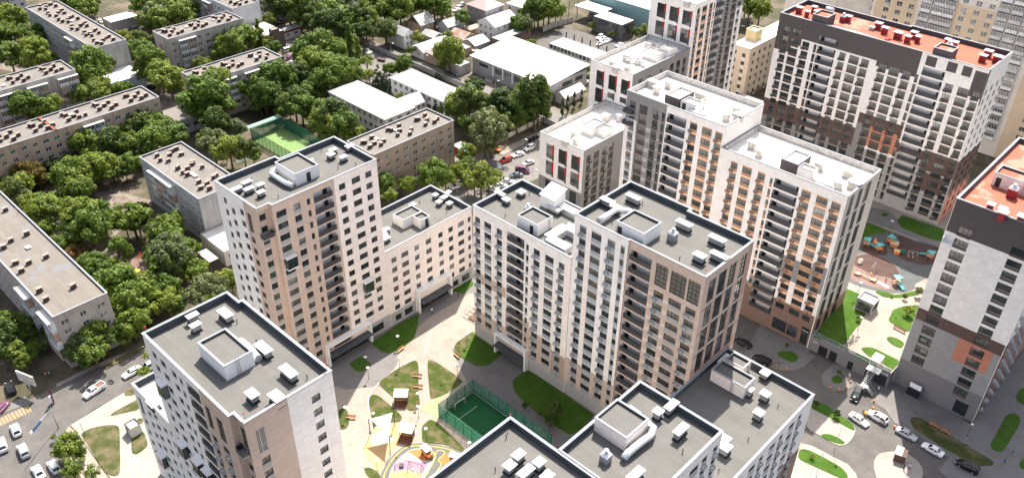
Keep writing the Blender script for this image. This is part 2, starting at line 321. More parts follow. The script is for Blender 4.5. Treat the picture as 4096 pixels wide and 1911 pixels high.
# ------------------------------------------------------------------ building kit
FL = 2.88
CACHE = {}
def win_mesh(w, h, st='dark', gl='glass'):
    key = ('win', round(w, 1), round(h, 1), st, gl)
    if key in CACHE: return CACHE[key]
    w, h = key[1], key[2]
    fm = {'dark': 'frame_dark', 'white': 'frame_white', 'brown': 'frame_brown', 'grid': 'frame_dark', 'arch': 'frame_white'}[st]
    f = MB(); t = .075
    def bar(a, b, c, d): f.box(a, -.07, b, c, .05, d, fm)
    bar(-w/2, -h/2, w/2, -h/2+t); bar(-w/2, h/2-t, w/2, h/2); bar(-w/2, -h/2+t, -w/2+t, h/2-t); bar(w/2-t, -h/2+t, w/2, h/2-t)
    zi, zo = -h/2+t, h/2-t
    if st in ('grid',):
        nz = max(2, round(h/1.0)); nx = 2 if w < 2.4 else 3
        for k in range(1, nx): bar(-w/2+w*k/nx-.035, zi, -w/2+w*k/nx+.035, zo)
        for k in range(1, nz): bar(-w/2+t, -h/2+h*k/nz-.04, w/2-t, -h/2+h*k/nz+.04)
    elif w > 1.95:
        for k in (.36, .68): bar(-w/2+w*k-.035, zi, -w/2+w*k+.035, zo)
        bar(-w/2+w*.36, -h/2+h*.3, w/2-t, -h/2+h*.3+.06)
    elif w > 1.0:
        bar(-w*.08-.035, zi, -w*.08+.035, zo); bar(-w*.08, -h/2+h*.3, w/2-t, -h/2+h*.3+.06)
    else: bar(-w/2+t, -h*.18, w/2-t, -h*.18+.06)
    if st == 'white': bar(-w/2-.04, -h/2-.06, w/2+.04, -h/2)
    p = MB(); p.box(-w/2+t*.5, -.015, -h/2+t*.5, w/2-t*.5, .015, h/2-t*.5, gl)
    CACHE[key] = (f.mesh('window'), p.mesh('pane')); return CACHE[key]
def ac_mesh(mat):
    if ('ac', mat) in CACHE: return CACHE[('ac', mat)]
    b = MB(); w, d, h = 1.0, .55, .62
    b.box(-w/2, -d, 0, w/2, 0, .05, mat); b.box(-w/2, -d, .05, w/2, -d+.03, h, mat); b.box(-w/2, -d+.03, .05, -w/2+.03, 0, h, mat); b.box(w/2-.03, -d+.03, .05, w/2, 0, h, mat)
    for k in range(4): b.box(-w/2-.02, -d-.025, .1+k*.135, w/2+.02, -d, .17+k*.135, mat)
    b.box(-w/2+.08, -d+.08, .05, w/2-.08, -.05, h-.08, 'vent_body_light')
    CACHE[('ac', mat)] = b.mesh('ac_basket'); return CACHE[('ac', mat)]
def balc_mesh(w, h, mat, door):
    key = ('bal', round(w, 1), round(h, 1), mat, door)
    if key in CACHE: return CACHE[key]
    w = key[1]; b = MB()
    b.box(-w/2, -.05, -h/2, w/2, .0, -h/2+1.12, mat); b.box(-w/2, -.09, -h/2+1.12, w/2, .03, -h/2+1.18, 'frame_dark')
    n = max(3, int(w/.9))
    for k in range(n+1):
        x = -w/2+.02+k*(w-.04)/n; b.box(x-.025, -.075, -h/2, x+.025, -.05, -h/2+1.12, 'frame_dark')
    ds = []
    for x in door: d = MB(); d.box(x*w-.5, 1.24, -h/2+.02, x*w+.5, 1.37, -h/2+2.15, 'frame_dark'); ds.append(d.mesh('balcony_door'))
    CACHE[key] = (b.mesh('balcony_railing'), ds); return CACHE[key]
class Bld:
    def __init__(s, name, label, cat, poly, z0, z1, wall, roof='grey_membrane', par=1.4, coping='coping_metal', inner='parapet_inner_dark', group=None, cw=.42, low=None):
        s.poly, s.z0, s.z1, s.wall, s.roofm, s.par, s.coping, s.inner, s.cw = poly, z0, z1, wall, roof, par, coping, inner, cw
        cx = sum(p[0] for p in poly)/len(poly); cy = sum(p[1] for p in poly)/len(poly)
        s.base = Vector((cx, cy, z0)); s.root = thing(name, label, cat, s.base, 0, group)
        s.w = MB(); s.items = []; s.done = set()
    def part(s, name, mb, parent=None):
        me = mb.mesh(name); me.transform(Matrix.Translation(-s.base)); return link(name, me, parent or s.root)
    def face(s, i, cols=(), zones=(), wall=None, base=None):
        p, q = Vector(s.poly[i]), Vector(s.poly[(i+1) % len(s.poly)]); d = (q-p).normalized(); n = Vector((d.y, -d.x)); s.done.add(i)
        u0, u1 = p.dot(d), q.dot(d); z0, z1 = s.z0, s.z1-(.12 if s.coping else 0); rz = math.atan2(d.y, d.x)
        zones = list(zones); ops = []
        def pt(u, dep, z): w = p+d*(u-u0)-n*dep; return Vector((w.x, w.y, z))
        for c in cols:
            for k in range(c['n']):
                if k in c.get('skip', ()): continue
                zt = c['z']-k*c.get('p', FL); a, b, h = c['a'], c['b'], c['h']
                a2, b2 = max(a, u0+.05), min(b, u1-.05)
                if zt-h < z0+.05 or zt > z1-.05: continue
                dep = 1.4 if c['k'] == 'l' else c.get('dep', .22)
                ops.append((a2, b2, zt-h, zt, dep, c))
                um = (a2+b2)/2
                if c.get('pan'): zones.append((a2, b2, zt-h-c.get('ph', .95), zt-h, c['pan']))
                if c.get('top'): zones.append((a2, b2, zt, zt+.38, c['top']))
                if c['k'] == 'l':
                    fm, dm = balc_mesh(b2-a2, h, c.get('rail', 'rail_dark'), tuple(c.get('door', (.3,))))
                    s.items.append(('balcony', fm, ('balcony_door', dm), pt(um, .06, zt-h/2), rz))
                else:
                    g = c.get('gl') or random.choices(['glass', 'glass', 'glass', 'glass_curtain'])[0]
                    fm, pm = win_mesh(b2-a2, h, c.get('st', 'dark'), g)
                    s.items.append(('window', fm, ('pane', pm), pt(um, dep, zt-h/2), rz))
                if c.get('ac'):
                    ua = a2+.42 if c['ac'] == 'L' else (b2-.42 if c['ac'] == 'R' else um)
                    if not (c.get('acskip') and (k*7+int(a2)) % c['acskip'] == 0):
                        s.items.append(('air_conditioner_basket', ac_mesh(c.get('acm', 'ac_grey')), None, pt(ua, 0, zt-h-.85), rz))
                if c.get('fin'):
                    f = c['fin']; s.finmb = getattr(s, 'finmb', None)
                    m = MB(); zt2, zb2 = zt+.25, zt-h-.25; zmid = zb2+(zt2-zb2)*f
                    for A, B_, mt in ((zmid, zt2, 'fin_red'), (zb2, zmid, 'fin_grey')):
                        if B_-A < .05: continue
                        x = b2+.12; pts = [pt(x, .0, A), pt(x+.5, 0, A), pt(x+.5, -.18, A), pt(x, -.18, A)]
                        m.loft([pts, [v+Vector((0,0,B_-A)) for v in pts]], mt, True)
                    s.part('facade_fin', m)
        us = sorted({round(x, 3) for x in [u0, u1]+[o[0] for o in ops]+[o[1] for o in ops]+[z[0] for z in zones]+[z[1] for z in zones] if u0-1e-3 <= x <= u1+1e-3})
        zs = sorted({round(x, 3) for x in [z0, z1]+[o[2] for o in ops]+[o[3] for o in ops]+[z[2] for z in zones]+[z[3] for z in zones] if z0-1e-3 <= x <= z1+1e-3})
        def idx(L, lo, hi): return [i for i in range(len(L)-1) if L[i] >= lo-2e-3 and L[i+1] <= hi+2e-3]
        W_ = wall or s.wall
        g = [[W_]*(len(zs)-1) for _ in range(len(us)-1)]
        for a, b, c0, c1, mt in zones:
            for i_ in idx(us, a, b):
                for j in idx(zs, c0, c1): g[i_][j] = mt
        colr = []
        for a, b, c0, c1, dep, c in ops:
            ii, jj = idx(us, a, b), idx(zs, c0, c1)
            iL = ii[0]-1 if ii and ii[0] > 0 else 0
            colr.append(g[iL][jj[0]] if jj and g[iL][jj[0]] else W_)
        for a, b, c0, c1, dep, c in ops:
            for i_ in idx(us, a, b):
                for j in idx(zs, c0, c1): g[i_][j] = None
        for i_ in range(len(us)-1):
            j = 0
            while j < len(zs)-1:
                mt = g[i_][j]
                if mt is None: j += 1; continue
                e = j
                while e+1 < len(zs)-1 and g[i_][e+1] == mt: e += 1
                s.w.face([pt(us[i_], 0, zs[j]), pt(us[i_+1], 0, zs[j]), pt(us[i_+1], 0, zs[e+1]), pt(us[i_], 0, zs[e+1])], mt); j = e+1
        for (a, b, c0, c1, dep, c), mt in zip(ops, colr):
            bk = c.get('back', mt) if c['k'] == 'l' else mt
            dd = dep+.05
            s.w.face([pt(a,0,c0), pt(a,dd,c0), pt(a,dd,c1), pt(a,0,c1)][::-1], bk); s.w.face([pt(b,0,c0), pt(b,dd,c0), pt(b,dd,c1), pt(b,0,c1)], bk)
            s.w.face([pt(a,0,c1), pt(a,dd,c1), pt(b,dd,c1), pt(b,0,c1)][::-1], bk); s.w.face([pt(a,0,c0), pt(a,dd,c0), pt(b,dd,c0), pt(b,0,c0)], 'stone_base' if c['k'] == 'l' else mt)
            if c['k'] == 'l': s.w.face([pt(a,dd,c0), pt(b,dd,c0), pt(b,dd,c1), pt(a,dd,c1)], bk)
    def add(s, kind, me, sub, pos, rz): s.items.append((kind, me, sub, pos, rz))
    def house(s, x0, y0, x1, y1, h, wall='white_stucco', door=None, ladder=None):
        zr = s.z1-s.par; poly = [(x0,y0),(x1,y0),(x1,y1),(x0,y1)]; m = MB()
        for i in range(4):
            a, b = poly[i], poly[(i+1) % 4]; m.face([(*a,zr),(*b,zr),(*b,zr+h-.1),(*a,zr+h-.1)], wall)
        m.face([(*p, zr+h-.5) for p in offset(poly, .3)], s.roofm)
        r = MB(); ring(r, poly, -.08, .32, zr+h-.1, zr+h, s.coping or wall, s.inner, 'coping_edge'); ring(r, poly, .26, .30, zr+h-.5, zr+h-.1, s.inner)
        o = s.part('stair_house', m); s.part('parapet', r, o)
        if door:
            d = MB(); ax, t = door
            if ax == 'y': d.box(t-.5, y0-.06, zr+.05, t+.5, y0, zr+2.1, 'frame_dark')
            else: d.box(x1, t-.5, zr+.05, x1+.06, t+.5, zr+2.1, 'frame_dark')
            s.part('door', d, o)
        if ladder:
            l = MB(); ax, t = ladder
            for k in (-.25, .25):
                if ax == 'x': l.box(x1+.12, t+k-.025, zr+.1, x1+.17, t+k+.025, zr+h+.8, 'steel')
                else: l.box(t+k-.025, y0-.17, zr+.1, t+k+.025, y0-.12, zr+h+.8, 'steel')
            z = zr+.4
            while z < zr+h:
                if ax == 'x': l.box(x1+.125, t-.25, z, x1+.155, t+.25, z+.03, 'steel')
                else: l.box(t-.25, y0-.155, z, t+.25, y0-.125, z+.03, 'steel')
                z += .35
            s.part('ladder', l, o)
    def vent(s, r, x, y, w=1.0, l=1.0, h=1.35, body='vent_body', cap='vent_cap', pitch=.22, black=True, dz=0):
        zr = s.z1-s.par+dz; c = W(r, x, y, zr+h); X, Y = c.x, c.y; m = MB()
        m.box(X-w/2+.12, Y-l/2+.12, zr, X+w/2-.12, Y+l/2-.12, zr+h-.32, body)
        if black: m.loft([[(X+a*(w/2+.05), Y+b*(l/2+.05), zr+.01) for a, b in ((-1,-1),(1,-1),(1,1),(-1,1))], [(X+a*(w/2-.08), Y+b*(l/2-.08), zr+.45) for a, b in ((-1,-1),(1,-1),(1,1),(-1,1))]], 'black_metal', False)
        m.box(X-w/2+.02, Y-l/2+.02, zr+h-.32, X+w/2-.02, Y+l/2-.02, zr+h-.12, cap)
        q = [(X+a*(w/2+.14), Y+b*(l/2+.14), zr+h-.12) for a, b in ((-1,-1),(1,-1),(1,1),(-1,1))]; q2 = [(a, b, z+.1) for a, b, z in q]
        if w > l: t = [(X-w/2+l*.5, Y, zr+h+pitch), (X+w/2-l*.5, Y, zr+h+pitch), (X+w/2-l*.5, Y+.01, zr+h+pitch), (X-w/2+l*.5, Y+.01, zr+h+pitch)]
        else: t = [(X-.005, Y-l/2+w*.5, zr+h+pitch), (X+.005, Y-l/2+w*.5, zr+h+pitch), (X+.005, Y+l/2-w*.5, zr+h+pitch), (X-.005, Y+l/2-w*.5, zr+h+pitch)]
        m.loft([q, q2, t], cap, True)
        s.part('roof_vent', m)
    def fan(s, r, x, y, w=1.1, h=1.1, body='vent_body'):
        zr = s.z1-s.par; c = W(r, x, y, zr+h+.5); X, Y = c.x, c.y; m = MB()
        m.box(X-w/2, Y-w/2, zr, X+w/2, Y+w/2, zr+h, body)
        m.loft([[(X+a*w*.55, Y+b*w*.55, zr+h) for a, b in ((-1,-1),(1,-1),(1,1),(-1,1))], [(X+a*w*.55, Y+b*w*.55, zr+h+.15) for a, b in ((-1,-1),(1,-1),(1,1),(-1,1))], [(X+a*w*.3, Y+b*w*.3, zr+h+.55) for a, b in ((-1,-1),(1,-1),(1,1),(-1,1))]], 'galvanised', True)
        m.lathe([(.36, h+.55), (.40, h+.75), (.30, h+.95), (.44, h+1.0), (.42, h+1.12), (.1, h+1.2)], 'galvanised', (X, Y, zr), 12)
        s.part('exhaust_fan', m)
    def pipe(s, r, x, y, h=.8):
        zr = s.z1-s.par; c = W(r, x, y, zr+h*.7); m = MB(); m.lathe([(.09, 0), (.07, .1), (.07, h-.15), (.11, h-.15), (.11, h), (.03, h+.05)], 'black_metal', (c.x, c.y, zr), 8); s.part('vent_pipe', m)
    def mast(s, x, y):
        zr = s.z1; m = MB(); m.lathe([(.035, 0), (.03, 1.0)], 'steel', (x, y, zr), 6); m.lathe([(.05, 1.0), (.13, 1.05), (.13, 1.25), (.04, 1.32)], 'red_plastic', (x, y, zr), 8); s.part('obstruction_lamp', m)
    def duct(s, pts, r=.5, boxy=False):
        m = MB()
        if boxy:
            for (a, b) in zip(pts, pts[1:]):
                a, b = Vector(a), Vector(b); d = (b-a); m.obox(((a+b)/2).to_tuple(), (d.x, d.y), d.length+r*2-.006, r*2, r*1.5, 'galvanised')
        else: m.tube(pts, r, 'galvanised', 12)
        s.part('air_duct', m)
    def finish(s):
        for i in range(len(s.poly)):
            if i not in s.done: s.face(i)
        s.part('wall', s.w)
        zr = s.z1-s.par; r = MB()
        r.face([(*p, zr) for p in offset(s.poly, s.cw-.08)], s.roofm)
        if s.par > .2:
            n = len(s.poly); ip = offset(s.poly, s.cw-.06)
            for i in range(n):
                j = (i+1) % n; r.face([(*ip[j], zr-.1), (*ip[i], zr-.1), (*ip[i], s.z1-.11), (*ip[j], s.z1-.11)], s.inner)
        ro = s.part('roof', r)
        if s.coping:
            c = MB(); ring(c, s.poly, -.1, s.cw, s.z1-.12, s.z1, s.coping, s.coping, 'coping_edge')
            # seams of the metal cap, standing slightly proud
            n = len(s.poly); ip = offset(s.poly, s.cw); op = offset(s.poly, -.1)
            for i in range(n):
                a, b = Vector(op[i]), Vector(op[(i+1) % n]); L = (b-a).length; d = (b-a)/L; nn = Vector((-d.y, d.x)); t = 2.0
                while t < L-1.2:
                    q = [a+d*t, a+d*(t+.05), a+d*(t+.05)+nn*(s.cw+.1), a+d*t+nn*(s.cw+.1)]
                    c.loft([[(*v, s.z1) for v in q], [(*v, s.z1+.012) for v in q]], 'coping_edge', True); t += 2.05
            s.part('coping', c, ro)
        by = {}
        for it in s.items: by.setdefault(it[0], []).append(it)
        for kind, L in by.items():
            L.sort(key=lambda it: (it[3]-Vector((0,0,CAMH))).length)
            for k, (kd, me, sub, pos, rz) in enumerate(L[:100]):
                o = link(kd, me, s.root, pos-s.base, rz)
                for e in (sub[1] if sub and isinstance(sub[1], list) else [sub[1]] if sub else []): link(sub[0], e, o)
            rest = L[100:]
            if rest:
                m = MB()
                for kd, me, sub, pos, rz in rest:
                    X = Matrix.Translation(pos-s.base) @ Matrix.Rotation(rz, 4, 'Z')
                    for e in [me]+(sub[1] if sub and isinstance(sub[1], list) else [sub[1]] if sub else []):
                        nm = [x.name for x in e.materials]
                        for pl in e.polygons: m.face([X @ e.vertices[v].co for v in pl.vertices], nm[pl.material_index])
                o = m.build(kd, s.root); o['kind'] = 'stuff'
        return s
def C(k, a, b, z, n, h=1.5, **o): return dict(k=k, a=a, b=b, z=z, n=n, h=h, **o)
def rect(x0, y0, x1, y1): return [(x0,y0),(x1,y0),(x1,y1),(x0,y1)]
def baybox(b, i, u, zt, w, h, d=1.0):          # glazed box hung on a facade
    p, q = Vector(b.poly[i]), Vector(b.poly[(i+1) % len(b.poly)]); dd = (q-p).normalized(); n = Vector((dd.y, -dd.x)); c = p+dd*(u-p.dot(dd))
    m = MB(); g = MB(); X = Matrix.Translation(Vector((c.x, c.y, zt))) @ Matrix.Rotation(math.atan2(dd.y, dd.x), 4, 'Z')
    m.box(-w/2-.08, -d-.08, 0, w/2+.08, -.01, .16, 'portal_white'); m.box(-w/2-.05, -d-.05, -h-.25, w/2+.05, -.01, -h, 'portal_white')
    for x in (-w/2, -.04, w/2-.08): m.box(x, -d, -h, x+.08, -d+.08, 0, 'frame_dark')
    for x in (-w/2, w/2-.08): m.box(x, -.1, -h, x+.08, -.02, 0, 'frame_dark')
    m.box(-w/2+.08, -d, -h*.68, w/2-.08, -d+.07, -h*.68+.07, 'frame_dark')
    g.box(-w/2+.03, -d+.03, -h, w/2-.03, -.02, -.01, 'glass')
    o = None
    for nm, mb in (('bay_window', m), ('pane', g)):
        me = mb.mesh(nm); me.transform(Matrix.Translation(-b.base) @ X); o2 = link(nm, me, o or b.root); o = o or o2
def balcony_out(b, i, u, zf, w, d=1.3):
    p, q = Vector(b.poly[i]), Vector(b.poly[(i+1) % len(b.poly)]); dd = (q-p).normalized(); c = p+dd*(u-p.dot(dd))
    X = Matrix.Translation(Vector((c.x, c.y, zf))) @ Matrix.Rotation(math.atan2(dd.y, dd.x), 4, 'Z'); m = MB()
    m.box(-w/2, -d, -.18, w/2, -.01, 0, 'stone_base'); m.box(-w/2, -d, .005, w/2, -d+.05, 1.1, 'rail_dark'); m.box(-w/2, -d+.05, .005, -w/2+.05, -.01, 1.1, 'rail_dark'); m.box(w/2-.05, -d+.05, .005, w/2, -.01, 1.1, 'rail_dark')
    me = m.mesh('balcony'); me.transform(Matrix.Translation(-b.base) @ X); link('balcony', me, b.root)
def portal(b, i, ua, ub, zt, d=1.2, depth=2.2, sign=True):   # white frame round a ground floor entrance, with canopy and glazed doors
    p, q = Vector(b.poly[i]), Vector(b.poly[(i+1) % len(b.poly)]); dd = (q-p).normalized(); c = p+dd*(ua-p.dot(dd)); w = ub-ua; z0 = b.z0
    X = Matrix.Translation(Vector((c.x, c.y, z0))) @ Matrix.Rotation(math.atan2(dd.y, dd.x), 4, 'Z'); H = zt-z0
    m = MB(); m.box(0, -d, 0, .5, -.012, H, 'portal_white'); m.box(w-.5, -d, 0, w, -.012, H, 'portal_white'); m.box(.5, -d, H-.5, w-.5, -.012, H, 'portal_white')
    k = MB(); k.box(.55, -depth, 3.0, w-.55, -.014, 3.2, 'canopy_dark')
    g = MB(); g.box(.6, -.09, .05, w-.6, -.015, 2.95, 'glass')
    n = int(w/1.3)
    for t in range(n+1):
        x = .6+t*(w-1.2)/n; g.box(x-.05, -.14, .05, x+.05, -.09, 2.95, 'frame_dark')
    o = None
    for nm, mb in (('portal_frame', m), ('entrance_canopy', k), ('glazed_entrance', g)):
        me = mb.mesh(nm); me.transform(Matrix.Translation(-b.base) @ X); o2 = link(nm, me, o or b.root); o = o or o2
# ---- five storey panel block
def shaft(b, x, y, zr, k=0):
    if ('shaft', k) not in CACHE:
        m = MB(); rr = random.Random(k); w, l, h = .42+.08*rr.random(), .55+.22*rr.random(), .85+.3*rr.random()
        m.loft([[(-w, -l, 0), (w, -l, 0), (w, l, 0), (-w, l, 0)], [(-w*.85, -l*.85, .3), (w*.85, -l*.85, .3), (w*.85, l*.85, .3), (-w*.85, l*.85, .3)], [(-w*.8, -l*.8, h), (w*.8, -l*.8, h), (w*.8, l*.8, h), (-w*.8, l*.8, h)]], 'shaft_brick', True)
        t = rr.uniform(-.12, .12); m.loft([[(-w*1.15, -l*1.1, h+.12-t), (w*1.15, -l*1.1, h+.12-t), (w*1.15, l*1.1, h+.12+t), (-w*1.15, l*1.1, h+.12+t)], [(-w*1.15, -l*1.1, h+.24-t), (w*1.15, -l*1.1, h+.24-t), (w*1.15, l*1.1, h+.24+t), (-w*1.15, l*1.1, h+.24+t)]], 'shaft_slab', True)
        CACHE[('shaft', k)] = m.mesh('roof_shaft')
    link('roof_shaft', CACHE[('shaft', k)], b.root, Vector((x, y, zr))-b.base, (k % 2)*.08)
def oldbalc(b, i, u, zf, w, kind):
    p, q = Vector(b.poly[i]), Vector(b.poly[(i+1) % len(b.poly)]); dd = (q-p).normalized(); c = p+dd*(u-p.dot(dd))
    key = ('ob', round(w, 1), kind)
    if key not in CACHE:
        m = MB(); mt = ('balcony_white', 'balcony_rust', 'old_panel_pale', 'balcony_blue')[kind % 4]; d = 1.15
        m.box(-w/2, -d, -.15, w/2, -.01, 0, 'concrete_wall'); m.box(-w/2, -d, .003, w/2, -d+.06, 1.0, mt); m.box(-w/2, -d+.06, .003, -w/2+.06, -.01, 2.3, mt); m.box(w/2-.06, -d+.06, .003, w/2, -.01, 2.3, mt)
        n = max(2, int(w/.8))
        for k in range(n+1): x = -w/2+.04+k*(w-.08)/n; m.box(x-.04, -d, 1.003, x+.04, -d+.05, 2.3, 'frame_white')
        m.box(-w/2, -d, 2.3, w/2, -.01, 2.42, 'frame_white' if kind < 2 else 'old_panel_grey')
        g = MB(); g.box(-w/2+.07, -d+.055, 1.0, w/2-.07, -d+.075, 2.29, 'glass_old')
        CACHE[key] = (m.mesh('balcony'), g.mesh('pane'))
    o = link('balcony', CACHE[key][0], b.root, Vector((c.x, c.y, zf))-b.base, math.atan2(dd.y, dd.x)); link('pane', CACHE[key][1], o)
def block(label, x0, y0, x1, y1, wall='old_panel', z1=15.5, roof='old_membrane', seed=0, along='y', faces=(0, 1), shafts=None, blank=(), name='panel_apartment_block', z0=0):
    rr = random.Random(seed); b = Bld(name, label, 'apartment block', rect(x0,y0,x1,y1), z0, z1, wall, roof, .55, 'coping_metal', 'parapet_inner_dark', 'old panel apartment blocks', .3)
    for i in faces:
        lo, hi = ((x0, x1), (y0, y1))[i]; cols = []; n = max(1, int((hi-lo-1)/3.2)); st = (hi-lo)/n; nf = int((z1-2)/2.75)
        blankf = i in blank
        if not blankf:
            k = 0
            while k < n:
                u = lo+st*(k+.5)
                if rr.random() < .24 and k+1 < n and k > 0:      # a stack of balconies two bays wide
                    cols.append(C('w', u-.75, u+.75, z1-2.0, 1, 1.4, p=2.75, st='white', gl='glass_old', dep=.15))
                    for f in range(nf):
                        zf = z1-2.0-2.2-f*2.75
                        if zf < 1: continue
                        for e in (0, 1): oldbalc(b, i, u+st*e, zf, st-.25, rr.choice((0, 1, 1, 2, 3, 2)))
                    m = MB(); p_ = (u+st/2)
                    if i == 0: m.box(p_-st, y0-1.6, z1-1.55, p_+st, y0-.012, z1-1.42, 'white_sheet')
                    else: m.box(x1+.012, p_-st, z1-1.55, x1+1.6, p_+st, z1-1.42, 'white_sheet_y')
                    b.part('canopy', m); k += 2; continue
                w = rr.choice((1.5, 1.5, 1.9)); cols.append(C('w', u-w/2, u+w/2, z1-2.0, nf+1, 1.4, p=2.75, st='white', gl='glass_old', dep=.15, skip={j for j in range(9) if rr.random() < .06}))
                k += 1
        b.face(i, cols)
    b.finish(); zr = z1-.55
    if shafts is None:
        L = (y1-y0) if along == 'y' else (x1-x0); ng = max(1, int(L/9.5))
        for g in range(ng):
            for (a, c_) in ((.27, -2.2), (.34, -1.75), (.66, -2.4), (.5, -.3), (.72, .5), (.3, 1.4), (.62, 2.3)):
                t = (g+.5)*L/ng+c_*1.15; q = a+rr.uniform(-.05, .05)
                if not 1.2 < t < L-1.2: continue
                X, Y = (x0+q*(x1-x0), y0+t) if along == 'y' else (x0+t, y0+(1-q)*(y1-y0))
                shaft(b, X, Y, zr, rr.randrange(6))
    else:
        for (r, x, y) in shafts: p = W(r, x, y, zr+.6); shaft(b, p.x, p.y, zr, rr.randrange(6))
    # expansion strip, hatch and pipes on the roof
    m = MB()
    for k in range(2):
        t = rr.uniform(.2, .8); X, Y = (x0+(x1-x0)*rr.uniform(.35, .7), y0+t*(y1-y0)) if along == 'y' else (x0+t*(x1-x0), y0+(y1-y0)*rr.uniform(.3, .6))
        m2 = MB(); m2.box(X-.6, Y-.5, zr, X+.6, Y+.5, zr+.4, 'old_panel_pale'); m2.box(X-.7, Y-.6, zr+.4, X+.7, Y+.6, zr+.47, 'vent_cap'); b.part('roof_hatch', m2)
    for k in range(4):
        X, Y = rr.uniform(x0+1, x1-1), rr.uniform(y0+1, y1-1); m2 = MB(); m2.lathe([(.05, 0), (.05, rr.uniform(.8, 2.6))], 'steel', (X, Y, zr), 6); b.part('antenna_pole', m2)
    return b
# ------------------------------------------------------------------ the new estate
TW = 'apartment tower'
# tower behind the courtyard, left
A = Bld('apartment_tower', 'tall pale pink apartment tower with a brown corner, left of the courtyard entrance wing', TW,
        [(-152.5,70),(-136.6,70),(-136.6,73),(-135.6,73),(-135.6,99.8),(-151,99.8),(-151,85),(-152.5,85)], 0, 47.8, 'pink_panel')
P_, T_, SG = 'pink_panel', 'taupe_panel', 'spandrel_grey'
A.face(0, [C('w',-149.9,-148.6,45.0,15), C('w',-147.2,-145.7,43.6,15), C('w',-143.6,-142.0,45.0,15), C('t',-140.8,-139.2,45.2,1,4.6,st='grid'), C('w',-140.8,-139.2,39.4,13)], [(-141.6,-136.6,0,47.7,T_)], 'blue_white_panel')
A.face(1, [C('w',70.4,71.9,46.0,2,dep=.3), C('w',70.4,71.9,40.2,13,pan='grey_light_panel')], [(70,73,40.4,46.9,'taupe_dark_panel')], T_)
A.face(2, [], (), T_)
A.face(3, [C('w',73.7,76.1,45.7,15,pan='grey_light_panel',ph=1.1), C('w',77.8,79.5,45.7,15,pan='grey_light_panel',ph=.8), C('w',81.1,81.9,45.6,15), C('l',82.8,87.6,46.3,15,2.5,door=(.28,),back='loggia_white'),
           C('w',89.3,91.0,45.6,14), C('w',92.7,95.0,45.7,14), C('w',96.4,98.1,45.7,14), C('w',94.0,97.6,3.1,1,2.2)],
       [(73,88.2,0,47.7,T_), (93.4,99.8,0,4.2,'stone_base'), (73,80,0,4.2,'taupe_dark_panel')])
for zc in range(14):
    for u in (90.1, 97.2): pass
baybox(A, 3, 75.1, 34.2, 2.5, 2.6); baybox(A, 3, 94.0, 17.6, 2.4, 2.8); balcony_out(A, 1, 71.2, 40.7, 2.6); portal(A, 3, 80.2, 93.2, 6.0)
A.house(-147.8, 82.0, -140.3, 88.0, 2.9, door=('x', 85.2))
for v in [(120,318,1.0,2.0),(172,285,1.0,2.0),(183,318,1.0,2.0),(240,298,1.0,1.5),(244,335,1.0,1.5),(322,218,1.0,1.9),(463,172,1.0,1.4),(598,145,1.4,1.4),(608,122,1.0,1.7),(662,158,1.0,1.6),(692,104,1.2,1.6)]: A.vent('a', *v)
A.fan('a', 505, 185)
for x, y in ((388,190),(550,125),(198,270),(332,358),(725,430-235),(635,212)): A.pipe('a', x, y)
A.duct([(-147.2,80.3,47.4),(-144.4,80.3,47.4),(-141.5,80.3,47.4),(-139.8,80.8,47.3)], .55); A.duct([(-147.4,80.3,47.35),(-147.4,82.4,47.35)], .55)
A.mast(-137.2, 70.6); A.mast(-152.1,70.4); A.mast(-136.2,99.3); A.finish()
# low wing
B0 = Bld('apartment_wing', 'low pale pink apartment wing with a white framed entrance between the two towers', 'apartment block', [(-151,99.81),(-135.6,99.81),(-135.6,128.2),(-151.2,128.2)], 0, 22.8, P_)
cw_ = [C('w',a,b,20.05,6,1.5) for a, b in ((101.5,103.1),(104.6,106.8),(108.7,110.2),(112.4,114.2),(116.6,118.1),(120.0,121.6),(123.3,125.4),(126.8,127.8))]
for c in cw_[2:5]: c['n'] = 5
B0.face(1, cw_+[C('w',101.4,103.3,2.6,1,1.8), C('w',104.4,107,2.8,1,2.1), C('w',121.0,122.9,2.6,1,1.8), C('w',124.2,127,2.8,1,2.0)], [(99.9,108,0,3.9,'stone_base'), (119.8,128.2,0,3.9,'stone_base')])
portal(B0, 1, 108.2, 119.6, 7.0)
B0.house(-145.6, 110.6, -141.6, 116.8, 2.6, door=('x', 115.6)); B0.house(-141.59, 113.6, -138.6, 116.8, 2.55, door=('x', 115.6))
for v in [(432,322,1.1,1.4),(528,250,1.1,1.5),(366,398,1.0,1.6),(366,450,1.2,1.8),(355,425,1.2,1.2),(663,190,1.2,1.2),(685,232,1.2,1.2),(715,205,1.2,1.6),(748,240,1.2,1.3),(740,175,1.0,1.5)]: B0.vent('w', *v)
for x, y in ((568,236),(730,292)): B0.pipe('w', x, y)
B0.finish()
